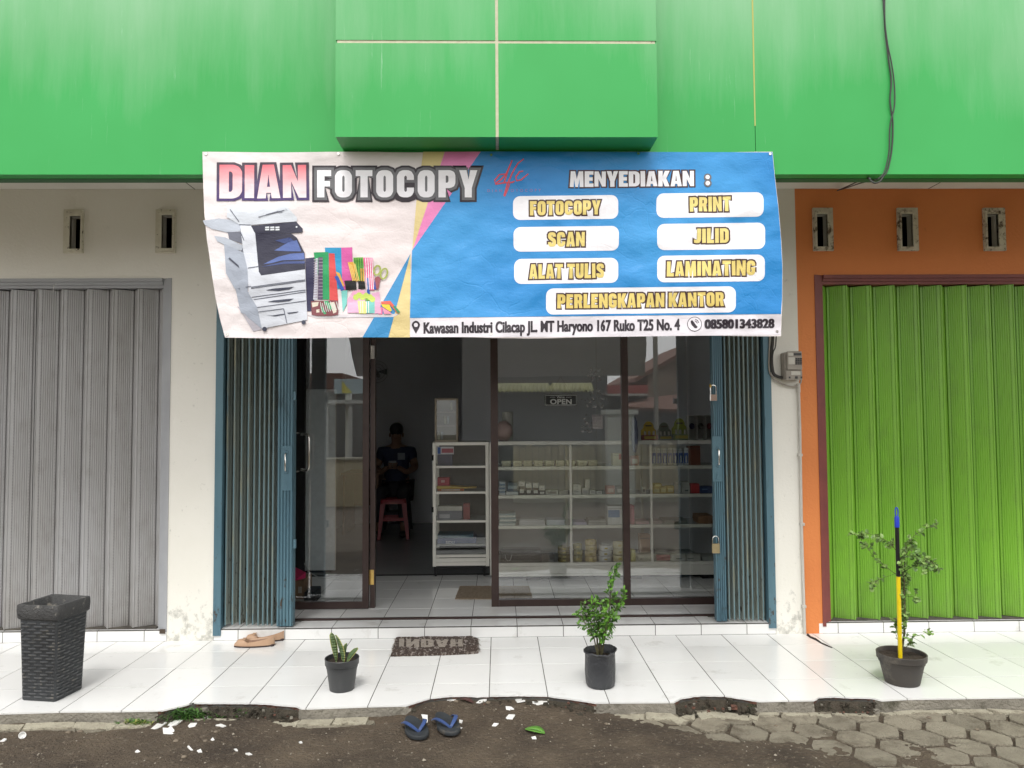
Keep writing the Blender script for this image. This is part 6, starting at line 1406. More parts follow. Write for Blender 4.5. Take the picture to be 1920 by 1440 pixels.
def tree(px, py, Yr, R_, label):
    c = RW(px, py, Yr); e = empty('broadleaf_tree', (c.x, Yr, -.1), label=label, cat='tree'); MB().tube([(c.x,Yr,-.1),(c.x+.1,Yr,c.z*.5),(c.x,Yr,c.z)], [.22,.15,.08], 8).build('trunk', conc, e)
    mb = MB(); r_ = random.Random(int(px))
    for _ in range(900):
        v = Vector((r_.gauss(0,1), r_.gauss(0,1), r_.gauss(0,1))).normalized()*R_*(r_.random()**.4)*(1+.3*nz(_*.01)); v.z *= .75; q = c+v; M3 = Matrix.Rotation(r_.random()*6, 3, Vector((r_.gauss(0,1),r_.gauss(0,1),r_.gauss(0,1))).normalized()); s = r_.uniform(.08,.2)
        mb.add([q+M3@Vector(t) for t in ((-s,-s*.4,0),(s,0,0),(-s*.2,s*.6,0))], [(0,1,2)])
    mb.build('crown', leafd, e, fix=False)
tree(1195,738,-17,1.5,'round dark tree between the red roof and the gable house'); tree(612,700,-19,1.9,'dark tree rising above the brown tiled house')

# ================================================================ OUTSIDE THINGS
# ---- square woven-look planter at the left
pA, pB, pC = G(38.6,1313,0), G(103,1317,0), G(155.6,1294,0)      # left, front, right feet
pl = mat('dark_cast_planter', (.040,.045,.050), (.026,.028,.030), scale=9, rough=.55, bump=.08, bscale=90, dirt=(.075,.065,.035), dscale=6, dlo=.60, dhi=.80)
rimm = mat('worn_planter_rim', (.070,.070,.070), (.045,.046,.048), scale=12, rough=.8, bump=.12, bscale=90, dirt=(.33,.31,.27), dscale=11, dlo=.57, dhi=.72)
uv = (pA-pB); vv_ = (pC-pB); uv.z = vv_.z = 0; ang = math.radians(80); side_b = .192
cen = pB + Vector((math.cos(ang), math.sin(ang), 0))*side_b/2 + Vector((-math.sin(ang), math.cos(ang), 0))*side_b/2
pt = empty('square_planter', (cen.x, cen.y, 0), ang, 'tall black square planter with basket weave sides and worn grey rim', 'planter')
Hp = .485
def hw(z): return .096 + .014*(z/Hp)**1.1
def sqr(h, z, r=.010):
    P = []
    for sx, sy, a0 in ((1,1,0),(-1,1,90),(-1,-1,180),(1,-1,270)):
        for t in range(4): q = math.radians(a0+t*30); P.append((sx*(h-r)+r*math.cos(q), sy*(h-r)+r*math.sin(q), z))
    return P
part(MB().rings([sqr(hw(0)-.004,0), sqr(hw(0),.006)]+[sqr(hw(z_), z_) for z_ in (.1,.2,.3,.4,Hp-.075)]).build('planter_body', pl, None, smooth=40), pt)
mb = MB(); rs = [sqr(hw(Hp-.075)+.004, Hp-.075), sqr(hw(Hp)+.007, Hp-.068), sqr(hw(Hp)+.009, Hp-.03), sqr(hw(Hp)+.008, Hp-.004), sqr(hw(Hp)+.006, Hp), sqr(hw(Hp)-.010, Hp-.001), sqr(hw(Hp)-.018, Hp-.018), sqr(hw(Hp)-.026, Hp-.055)]
for k, r_ in enumerate(rs): rs[k] = [(x_+.003*nz(x_*30,y_*30,z_*40), y_+.003*nz(x_*28,z_*30,y_*30+4), z_+.0035*nz(x_*22,y_*22,9)) for x_, y_, z_ in r_]
mb.rings(rs); part(mb.build('rim', rimm, None, smooth=50), pt)
mb = MB(); rw_ = random.Random(4); nrow = 24
for f in range(4):
    a = f*PI/2; ca, sa = math.cos(a), math.sin(a)
    for k in range(nrow):
        z_ = .018+k*(Hp-.10)/nrow; h = hw(z_+.005); cells = 3; off = (k % 2)*.5
        for c in range(-1, 4):
            u0 = (c+off)/cells+.05; u1 = u0+(1/cells)*.72; u0 = max(.04, u0); u1 = min(.96, u1)
            if u1-u0 < .07: continue
            x0_, x1_ = -h+2*h*u0, -h+2*h*u1; j = rw_.uniform(-.0008,.0008); t = .0075+rw_.uniform(-.001,.001)
            loc = [(x0_,-h+.001,z_+j),(x1_,-h+.001,z_+j),(x1_,-h+.001,z_+j+.0085),(x0_,-h+.001,z_+j+.0085),(x0_+.003,-h-t*.5,z_+j+.0015),((x0_+x1_)/2,-h-t,z_+j+.002),(x1_-.003,-h-t*.5,z_+j+.0015),(x1_-.003,-h-t*.5,z_+j+.007),((x0_+x1_)/2,-h-t,z_+j+.0065),(x0_+.003,-h-t*.5,z_+j+.007)]
            mb.add([(x_*ca-y_*sa, x_*sa+y_*ca, q_) for x_, y_, q_ in loc], [(0,1,6,5,4),(2,3,9,8,7),(4,5,8,9),(5,6,7,8),(0,4,9,3),(1,2,7,6)])
o = part(mb.build('weave_relief', mat('weave_dark', (.085,.088,.092), (.050,.052,.055), scale=14, rough=.32, dirt=(.16,.15,.13), dscale=20, dlo=.55, dhi=.68), None), pt); o['kind'] = 'stuff'
mb = MB(); nn = 14; hs2 = hw(Hp)-.026; mb.add([((-1+2*i/nn)*hs2, (-1+2*j/nn)*hs2, Hp-.052+.016*nz(i*.8,j*.8,2)+.02*max(0,nz(i*.3,j*.3,7))) for j in range(nn+1) for i in range(nn+1)], [(j*(nn+1)+i, j*(nn+1)+i+1, (j+1)*(nn+1)+i+1, (j+1)*(nn+1)+i) for j in range(nn) for i in range(nn)])
part(mb.build('dry_fill', mat('ash_fill', (.26,.245,.21), (.13,.12,.10), scale=25, rough=.95, bump=.2), None), pt)

# ---- plastic pots
blackp = mat('black_plastic_pot', (.040,.042,.044), (.032,.034,.036), scale=9, rough=.42, dirt=(.10,.095,.085), dscale=9, dlo=.62, dhi=.8)
potsoil = mat('potting_soil', (.030,.020,.013), (.06,.042,.03), scale=30, rough=.95, bump=.25, bscale=90)
def soil_disc(e, r, z, seed=0):
    mb = MB(); n = 20; rs = [[(rr*math.cos(2*PI*k/n), rr*math.sin(2*PI*k/n), z+.006*nz(rr*40, k, seed)+.004*(1-rr/r)) for k in range(n)] for rr in (r, r*.7, r*.4, r*.1)]
    mb.rings(rs, False, True); part(mb.build('potting_soil', potsoil, None, smooth=80), e)
def pot(e, rb, rt, H, rim, mt, nm='pot_body', tilt=None):
    prof = [(rb*.96,0),(rb,.003),(rb+(rt-rb)*.80*.93,H*.78),(rt*.955,H*.785),(rt,H*.80),(rt*1.01,H*.97),(rt*1.02,H*.985),(rt*1.0,H),(rt*.955,H*.985),(rt*.93,H*.7)]
    return part(MB().lathe((0,0,0), prof, 36, True, False).build(nm, mt, None, smooth=40), e)
c = G(641,1299,0); c.x += .055*c.x/(c.y+4.886); c.y += .055
e = empty('snake_plant_pot', (c.x, c.y, 0), .3, 'small black plastic pot holding three short variegated snake plant leaves', 'potted plant')
pot(e, .064, .088, .165, .02, blackp); soil_disc(e, .083, .140, 1)
sn1 = mat('snake_leaf_green', (.055,.115,.035), (.16,.22,.09), scale=26, rough=.45, stretch=(.35,.35,3), obj=True); sn2 = mat('snake_leaf_edge', (.44,.44,.14), (.36,.38,.12), scale=20, rough=.5)
def snake(x, y, ang_, h, wd, lean, twist):
    mb = MB(); n = 12; rows = []
    for k in range(n+1):
        t = k/n; w_ = wd*(math.sin(PI*(.16+.84*(1-t))**.8)**.75 if t < 1 else .0)*(.75+.5*t*(1-t)*2)+.0008; zz = .135+h*t; ox = lean[0]*t**1.6; oy = lean[1]*t**1.6; a_ = ang_+twist*t; cx_, sx_ = math.cos(a_), math.sin(a_)
        rows.append([(x+ox+cx_*u*w_-sx_*q, y+oy+sx_*u*w_+cx_*q, zz) for u, q in ((-1,.004),(-.82,.0015),(0,-.004),(.82,.0015),(1,.004))])
    for k in range(n):
        for i in range(4): mb.add([rows[k][i], rows[k][i+1], rows[k+1][i+1], rows[k+1][i]], [(0,1,2,3)], 1 if i in (0,3) else 0)
    o = part(mb.build('leaf', [sn1, sn2], None, fix=False), e); m_ = o.modifiers.new('s','SOLIDIFY'); m_.thickness = .002
    for p in o.data.polygons: p.use_smooth = True
e.rotation_euler = (0,0,0); e.matrix_basis = Matrix.Translation((c.x, c.y, 0))
snake(-.028,-.01,.1,.165,.017,(-.024,-.01),.5); snake(.012,-.02,-.3,.155,.021,(-.040,-.01),-.6); snake(.002,.01,.6,.10,.016,(.020,0),.4); snake(.028,-.02,-.7,.085,.018,(.055,0),.4)
c = G(1126,1293,0); c.x += .06*c.x/(c.y+4.886); c.y += .06
e = empty('polybag_plant', (c.x, c.y, 0), 0, 'bushy bright green shrub growing in a black plastic polybag', 'potted plant')
bag = mat('black_polybag', (.035,.037,.042), (.028,.030,.034), scale=8, rough=.38, bump=.10, bscale=26, dirt=(.07,.07,.07), dscale=8, dlo=.6, dhi=.8)
mb = MB(); n = 40; rs = []
for z_, r_ in ((0,.066),(.006,.074),(.03,.078),(.08,.080),(.13,.081),(.165,.079),(.178,.082),(.186,.086),(.180,.088),(.172,.080),(.14,.076)):
    rs.append([((r_+.0045*nz(math.cos(2*PI*k/n)*2.4, math.sin(2*PI*k/n)*2.4, z_*14)+(.006*nz(k*.7,z_*9,2) if z_ > .17 else 0))*math.cos(2*PI*k/n)*1.0, (r_+.004*nz(math.cos(2*PI*k/n)*2, math.sin(2*PI*k/n)*2, z_*14+5))*math.sin(2*PI*k/n), z_+(.010*nz(k*.55,3,1)+.010*max(0,math.cos(2*PI*k/n-.4)) if z_ > .16 else 0)) for k in range(n)])
mb.rings(rs, True, False); part(mb.build('polybag', bag, None, smooth=50), e); soil_disc(e, .076, .150, 4)
# foliage of small leaves on stems
leaf_b = mat('bright_shrub_leaf', (.085,.23,.022), (.15,.33,.04), scale=14, rough=.42); leaf_d = mat('dark_shrub_leaf', (.03,.085,.014), (.055,.13,.02), scale=14, rough=.45); stem_m = mat('green_brown_stem', (.10,.10,.04), (.07,.055,.03), scale=20, rough=.7)
def leafq(mb, p, d_, up_, L_, w_, mi):
    d_ = d_.normalized(); s_ = d_.cross(up_); s_ = s_.normalized() if s_.length > 1e-4 else Vector((1,0,0)); n_ = s_.cross(d_).normalized(); fold = n_*w_*.14; droop = -n_*L_*.12
    v = [p, p+d_*L_*.35+s_*w_*.5+fold, p+d_*L_*.35-s_*w_*.5+fold, p+d_*L_*.75+s_*w_*.43+fold*.7+droop*.4, p+d_*L_*.75-s_*w_*.43+fold*.7+droop*.4, p+d_*L_+droop, p+d_*L_*.35, p+d_*L_*.75+droop*.4]
    mb.add(v, [(0,6,1),(0,2,6),(6,7,3,1),(6,2,4,7),(7,5,3),(7,4,5)], mi)
def shrub(e, stems, leafL, leafW, dens, mats_, seed, rleaf=.6):
    rnd = random.Random(seed); st_mb = MB(); lf = MB()
    for pts, r0, lo in stems:
        P = [Vector(p) for p in pts]; fine = []
        for a, b in zip(P, P[1:]):
            m_ = max(2, int((b-a).length/.012)); fine += [a.lerp(b, k/m_) for k in range(m_)]
        fine.append(P[-1]); fine = [p+Vector((nz(p.z*20, seed, i*.05), nz(p.z*20, seed+5, i*.05), 0))*.006*min(1, i/5) for i, p in enumerate(fine)]
        st_mb.tube(fine, [r0*(1-.75*i/len(fine)) for i in range(len(fine))], 6)
        for i, p in enumerate(fine):
            if i < lo*len(fine): continue
            for _ in range(2):
                if rnd.random() > dens: continue
                t = (fine[min(i+1,len(fine)-1)]-fine[max(i-1,0)]).normalized(); a = rnd.random()*2*PI; o_ = t.orthogonal().normalized(); sd_ = Matrix.Rotation(a, 3, t) @ o_
                if rnd.random() < rleaf:   # short twig carrying several leaves
                    L_ = rnd.uniform(.012,.05); d_ = (sd_+t*rnd.uniform(.2,.9)+Vector((0,0,.25))).normalized(); q = p+d_*L_; st_mb.tube([p, q], [.0012,.0007], 4)
                    for k in range(rnd.randint(3,6)):
                        b_ = p.lerp(q, .35+.65*k/5); dd = (Matrix.Rotation((k % 2)*PI+rnd.uniform(-.5,.5), 3, d_) @ d_.orthogonal().normalized() + d_*.7).normalized()
                        leafq(lf, b_, dd, Vector((rnd.gauss(0,.35),rnd.gauss(0,.35),1)), leafL*rnd.uniform(.6,1.15), leafW*rnd.uniform(.7,1.15), 0 if rnd.random() < .66 else 1)
                else: leafq(lf, p, (sd_+t*.6).normalized(), Vector((rnd.gauss(0,.4),rnd.gauss(0,.4),1)), leafL*rnd.uniform(.7,1.15), leafW*rnd.uniform(.7,1.15), 0 if rnd.random() < .6 else 1)
    part(st_mb.build('stems', stem_m, None, smooth=60), e); o = part(lf.build('foliage', mats_, None, fix=False), e); o['kind'] = 'stuff'
sc_ = 1/385.   # metres per photo pixel at the pot
def S(px, py, dy=0): return ((px-1126)*sc_, dy, .17+(1235-py)*sc_)
stems = [([S(1122,1238), S(1120,1200,.01), S(1105,1165,-.02), S(1090,1140,-.04)], .0055, .28),
 ([S(1128,1238), S(1126,1195), S(1118,1160,.03), S(1112,1130,.04)], .005, .25),
 ([S(1124,1238,.01), S(1132,1200,-.01), S(1142,1165,-.02), S(1147,1120,-.02), S(1154,1085,-.01), S(1157,1060,0)], .005, .25),
 ([S(1130,1238), S(1140,1190,.02), S(1160,1150,.03), S(1170,1135,.02), S(1181,1118,.02)], .004, .35),
 ([S(1120,1238,-.01), S(1112,1200,-.03), S(1096,1175,-.05), S(1084,1150,-.05)], .004, .35),
 ([S(1126,1238,.015), S(1128,1185,.05), S(1134,1155,.06), S(1130,1130,.05)], .004, .3),
 ([S(1128,1238,-.015), S(1134,1195,-.05), S(1138,1170,-.07), S(1150,1150,-.06)], .004, .25)]
shrub(e, stems, .031, .0135, 1.0, [leaf_b, leaf_d], 3, .72)
c = G(1692,1288,0); c.x += .065*c.x/(c.y+4.886); c.y += .065
e = empty('staked_plant_pot', (c.x, c.y, 0), 0, 'dusty brown black pot holding a thin leggy round-leaved shrub beside the lime green gate', 'potted plant')
dusty = mat('dusty_black_pot', (.060,.052,.044), (.042,.040,.038), scale=7, rough=.7, dirt=(.17,.15,.12), dscale=8, dlo=.50, dhi=.74)
pot(e, .085, .122, .158, .02, dusty); soil_disc(e, .115, .136, 8)
leaf_r = mat('grey_green_round_leaf', (.17,.29,.075), (.22,.34,.09), scale=14, rough=.5); leaf_r2 = mat('dull_green_round_leaf', (.10,.20,.05), (.13,.23,.055), scale=14, rough=.5)
sc_ = 1/388.
def S(px, py, dy=0): return ((px-1692)*sc_, dy, .145+(1230-py)*sc_)
stems = [([S(1693,1232), S(1700,1180), S(1703,1110,.01), S(1702,1050,.0), S(1712,1010,.02), S(1735,985,.03), S(1760,972,.03), S(1780,967,.02)], .0035, .10),
 ([S(1690,1232), S(1698,1150,-.02), S(1699,1080,-.02), S(1690,1030,-.03), S(1672,1000,-.03), S(1645,985,-.02), S(1620,978,-.02), S(1598,982,-.02)], .0035, .40),
 ([S(1702,1060,0), S(1730,1040,-.02), S(1755,1038,-.03), S(1768,1050,-.03)], .002, .25), ([S(1701,1045,.02), S(1725,1010,.03), S(1745,1030,.04), S(1764,1042,.05)], .002, .25),
 ([S(1697,1075,0), S(1670,1050,.03), S(1650,1035,.04), S(1640,1020,.04), S(1632,1005,.04)], .002, .3), ([S(1703,1110,0), S(1716,1112,.01), S(1733,1115,.02)], .0015, .2), ([S(1694,1225,0), S(1712,1190,-.03), S(1728,1183,-.04), S(1742,1178,-.04)], .0015, .2),
 ([S(1695,1225,0), S(1686,1190,.03), S(1690,1165,.03)], .0015, .3), ([S(1700,1035,0), S(1712,1020,-.03), S(1722,1030,-.03), S(1745,1052,-.04)], .0015, .1), ([S(1690,1062,0), S(1668,1072,.02), S(1652,1080,.03), S(1640,1092,.03)], .0012, .4)]
shrub(e, stems, .027, .024, .60, [leaf_r, leaf_r2], 12, .50)
sp_ = empty('broom_stick', (c.x-.020, c.y-.02, .14), 0, 'upright stick, yellow below and black above with a blue hanger tip', 'stick')
a, b = Vector((c.x-.020-.003, c.y-.03, .13)), Vector((WX(1681,953,c.y-.03), c.y-.03, WZ(1681,953,c.y-.03)))
y_t = WZ(1682,1081,c.y-.03); k_t = WZ(1681,978,c.y-.03)
def sp(z_): t = (z_-a.z)/(b.z-a.z); return a.lerp(b, t)
MB().tube([a, sp(y_t)], .0108, 14).build('yellow_section', plain('stick_yellow', (.80,.60,.01), rough=.35), sp_, smooth=40); MB().tube([sp(y_t)+Vector((0,0,.0005)), sp(k_t)], .0104, 14).build('black_section', plain('stick_black', (.010,.010,.012), rough=.3), sp_, smooth=40)
mb = MB(); q0 = sp(k_t-.03); mb.tube([q0, sp(k_t+.02), sp(k_t+.028)], [.0122,.0122,.010], 14); lo_ = sp(k_t+.028)
mb.build('blue_cap', plain('stick_blue', (.015,.045,.50), rough=.35), sp_, smooth=40)
mb = MB(); top = b; cz = (lo_.z+top.z)/2; hz = (top.z-lo_.z)/2+.004; mb.tube([(lo_.x+.0075*math.sin(t), lo_.y, cz-hz*math.cos(t)) for t in [2*PI*k/20 for k in range(21)]], .0032, 6); mb.build('hanger_loop', plain('stick_blue', (.015,.045,.50), rough=.35), sp_, smooth=40)

# ---- doormat on the walkway, mirrored INDAH weave
mat_px = [(733,1228),(743,1192),(772,1189),(812,1191),(831,1186),(863,1185),(880,1190),(896,1197),(897,1222),(889,1223),(830,1226)]
MZ = .010
pts = [G(px, py, MZ) for px, py in mat_px]
dm = empty('woven_doormat', (G(815,1208,0).x, G(815,1208,0).y, 0), 0, 'frayed brown woven doormat with pale mirrored letters lying on the white tiles', 'doormat')
bm = bmesh.new(); f = bm.faces.new([bm.verts.new(p) for p in pts]); 
for ax in (0, 1):
    lo = min(p[ax] for p in pts); hi = max(p[ax] for p in pts); k = lo+.012
    while k < hi:
        bmesh.ops.bisect_plane(bm, geom=bm.verts[:]+bm.edges[:]+bm.faces[:], plane_co=(k,0,0) if ax == 0 else (0,k,0), plane_no=(1,0,0) if ax == 0 else (0,1,0), dist=1e-5); k += .012
for v in bm.verts:
    x_, y_ = v.co.x, v.co.y; ed = v.is_boundary
    v.co.z = MZ+.004*nz(x_*14,y_*14,1)+.0025*nz(x_*60,y_*60,2)+(.010*max(0, nz(x_*3,y_*7,6)))
    if ed: v.co.x += .005*nz(x_*70,y_*70,3); v.co.y += .006*nz(x_*60,y_*60,8); v.co.z -= .003
ext = bmesh.ops.extrude_face_region(bm, geom=bm.faces[:]); 
for v in [q for q in ext['geom'] if isinstance(q, bmesh.types.BMVert)]: v.co.z -= .009
bmesh.ops.recalc_face_normals(bm, faces=bm.faces)
me = bpy.data.meshes.new('woven_cloth'); bm.to_mesh(me); bm.free()
mtm = mat('mat_weave_brown', (.13,.088,.070), (.07,.05,.042), scale=40, rough=.95, bump=.3, bscale=170, dirt=(.50,.44,.40), dscale=20, dlo=.53, dhi=.60, dstretch=(2.4,1,1))
link('woven_cloth', me, dm, mtm)
mtl = mat('mat_weave_cream', (.58,.52,.45), (.38,.32,.27), scale=60, rough=.95, bump=.2, bscale=170, dirt=(.08,.055,.045), dscale=70, dlo=.60, dhi=.68)
sp2, wd2 = word('INDAH', .10); V, Fc = curve_tris(sp2, 0)
V = [(x_, 1-y_) for x_, y_ in V]     # the weave shows its letters upside down
fl_ = fit(V, 748, 868, 1199, 1214, wd2, 1, .01)
bm = bmesh.new(); vv2 = [bm.verts.new((x_, y_, 0)) for x_, y_ in fl_]
for f in Fc: bm.faces.new([vv2[i] for i in f])
for k in range(745, 875, 3): bmesh.ops.bisect_plane(bm, geom=bm.verts[:]+bm.edges[:]+bm.faces[:], plane_co=(k,0,0), plane_no=(1,0,0), dist=1e-5)
for k in range(1197, 1218, 3): bmesh.ops.bisect_plane(bm, geom=bm.verts[:]+bm.edges[:]+bm.faces[:], plane_co=(0,k,0), plane_no=(0,1,0), dist=1e-5)
for v in bm.verts:
    p = G(v.co.x, v.co.y, MZ); x_, y_ = p.x+.004*nz(p.x*80,p.y*80,5), p.y+.004*nz(p.x*80,p.y*80,15)
    v.co = (x_, y_, MZ+.004*nz(x_*14,y_*14,1)+.0025*nz(x_*60,y_*60,2)+(.010*max(0, nz(x_*3,y_*7,6)))+.0022)
me = bpy.data.meshes.new('lettering'); bm.to_mesh(me); bm.free(); link('lettering', me, dm, mtl)
mb = MB(); rf = random.Random(8)
def lerp2(pl, t): 
    n_ = len(pl)-1; i = min(int(t*n_), n_-1); return pl[i].lerp(pl[i+1], t*n_-i)
for seg, cnt in (([pts[0], pts[1]], 40), ([pts[7], pts[8]], 46), ([pts[0], pts[10], pts[9]], 60), ([pts[4], pts[5], pts[6]], 30)):
    for _ in range(cnt):
        p = lerp2(seg, rf.random()); d_ = Vector((rf.gauss(0,1), rf.gauss(0,1), 0)).normalized()*rf.uniform(.006,.018); mb.tube([p+Vector((0,0,-.002)), p+d_*.6+Vector((0,0,.003)), p+d_+Vector((0,0,-.007))], .0011, 4, mi=rf.randint(0,1))
o = mb.build('fringe', [mtm, mtl], dm); o['kind'] = 'stuff'

# ---- ballet flats
tan_l = mat('tan_leather', (.46,.30,.195), (.41,.26,.165), scale=8, rough=.42); sole_m = plain('dark_sole', (.035,.02,.018), rough=.6); lin_m = plain('shoe_lining', (.26,.155,.10), rough=.7)
def flat_shoe(loc, rz, label):
    e = empty('ballet_flat', loc, rz, label, 'shoe', 'pair of tan ballet flats')
    L_ = .245; n = 26; m_ = 20
    def halfw(t): return .018+.024*math.sin(PI*min(1, t*1.02)**.75)**.8 if t < .98 else .010
    def width(t):   # t 0 toe ..1 heel
        return (.004+.041*(math.sin(PI*(t*.93+.02))**.55)*(1-.22*t))*(1 if t < .88 else math.sqrt(max(.02, 1-((t-.88)/.125)**2)))
    def top(t): return .030+.010*math.sin(PI*min(1,t*1.6)) if t < .34 else .030+.036*((t-.34)/.66)**1.7
    rs = []; 
    for i in range(n+1):
        t = i/n; w_ = width(t); h_ = top(t)*min(1, .35+t*8); x_ = -L_/2+L_*t; r = []
        open_ = t > .30
        for k in range(m_+1):
            a_ = -PI/2+PI*k/m_   # -90 = left bottom ... 90 = right bottom over the top
            s_ = math.sin(a_); c_ = math.cos(a_)
            if not open_: r.append((x_, w_*s_, .008+h_*(abs(c_)**.75)))
            else:
                # wall only: fold the middle part inward at rim height
                q = abs(s_); rim = .62
                if q > rim: r.append((x_, w_*math.copysign(1-.10*((1-q)/(1-rim))**2, s_), .008+h_*((1-q)/(1-rim))**.9))
                else: r.append((x_, w_*math.copysign(.86, s_ if abs(s_) > .01 else 1)*(q/rim if q > .001 else 0), .008+h_-(h_-.006)*(1-(q/rim))**.25 if q < rim else 0))
        rs.append(r)
    mb = MB()
    for i in range(n):
        for k in range(m_): 
            inner = i/n > .30 and abs(math.sin(-PI/2+PI*(k+.5)/m_)) < .60
            mb.add([rs[i][k], rs[i][k+1], rs[i+1][k+1], rs[i+1][k]], [(0,1,2,3)], 1 if inner else 0)
    # heel counter closing
    mb.add(rs[-1], [tuple(range(len(rs[-1])))], 0)
    me_o = part(mb.build('upper', [tan_l, lin_m], None), e)
    bm_ = bmesh.new(); bm_.from_mesh(me_o.data); bmesh.ops.remove_doubles(bm_, verts=bm_.verts, dist=.0004); bm_.to_mesh(me_o.data); bm_.free(); shade(me_o.data, 55)
    P = [(-L_/2+L_*i/n, width(i/n)+.0015) for i in range(n+1)]; P = P+[(x_, -y_) for x_, y_ in reversed(P)]
    part(MB().prism(P, 'z', 0, .0085).build('sole', sole_m, None), e); part(MB().cham(L_*.24, L_/2-.002, -.024, .024, -.0005, .012, .004).build('heel', sole_m, None), e)
    mb = MB(); 
    for sy in (-1,1): mb.tube([(-L_/2+.062, 0, .047), (-L_/2+.050, sy*.014, .047), (-L_/2+.060, sy*.022, .043), (-L_/2+.070, sy*.012, .048), (-L_/2+.062, 0, .047)], .0024, 6)
    part(mb.build('bow', tan_l, None, smooth=60), e)
    return e
c = G(475,1212,0); flat_shoe((c.x+.005, c.y+.01, .0006), .06, 'front tan ballet flat with dark sole beside the shop doorstep')
c = G(494,1203,0); flat_shoe((c.x, c.y+.02, .0006), .12, 'rear tan ballet flat half hidden behind its mate by the doorstep')

# ---- flip flops on the soil
ffb = mat('flipflop_dark', (.022,.026,.030), (.035,.040,.045), scale=12, rough=.6, dirt=(.10,.085,.065), dscale=12, dlo=.56, dhi=.72); ffs = mat('flipflop_blue_strap', (.040,.070,.19), (.05,.09,.23), scale=12, rough=.4, dirt=(.12,.12,.13), dscale=30, dlo=.62, dhi=.7)
def flop(loc, rz, side, label):
    e = empty('flip_flop', loc, rz, label, 'sandal', 'pair of flip flops')
    L_ = .255; n = 30; P = []
    for k in range(n):
        a_ = 2*PI*k/n; t = math.sin(a_); w_ = .056+.010*t-.004*math.cos(2*a_+.4); P.append((w_*math.cos(a_)*(1.0 if t > 0 else .86)+side*.006*t, L_/2*t))
    mb = MB(); mb.rings([[(x_*.97, y_*.99, 0) for x_, y_ in P], [(x_,y_,.004) for x_,y_ in P], [(x_,y_,.016) for x_,y_ in P], [(x_*.96,y_*.985,.019) for x_,y_ in P], [(x_*.7,y_*.8,.0165) for x_,y_ in P], [(x_*.2,y_*.3,.016) for x_,y_ in P]])
    part(mb.build('sole', ffb, None, smooth=50), e)
    for sx in (-1, 1):
        mb = MB(); A_ = Vector((side*.004, .070, .018)); B_ = Vector((sx*.052, -.060, .014)); M_ = Vector((sx*.060, .035, .070))
        pts_ = [A_*(1-t)**2+M_*2*t*(1-t)+B_*t*t for t in [k/12 for k in range(13)]]; rs = []
        for k, p in enumerate(pts_):
            t = k/12; w_ = .0045+.0055*math.sin(PI*min(1,t*.8+.1)); rs.append([(p.x+sx*u*w_*.7, p.y+u*w_*.7, p.z+v_*.0022-abs(u)*.001) for u, v_ in ((-1,-1),(1,-1),(1,1),(-1,1))])
        mb.rings(rs); part(mb.build('strap', ffs, None, smooth=60), e)
    part(MB().tube([(side*.004,.070,.012),(side*.004,.070,.024)], .004, 8).build('toe_post', ffs, None), e)
    return e
c = G(778,1370,ZG+.01); flop((c.x, c.y, soil_z(c.x, c.y)+.002), PI+.30, -1, 'left dark flip flop with blue strap lying on the brown soil')
c = G(836,1366,ZG+.01); flop((c.x, c.y+.012, soil_z(c.x, c.y)+.004), PI+.42, 1, 'right dark flip flop with blue strap beside its mate on the soil')

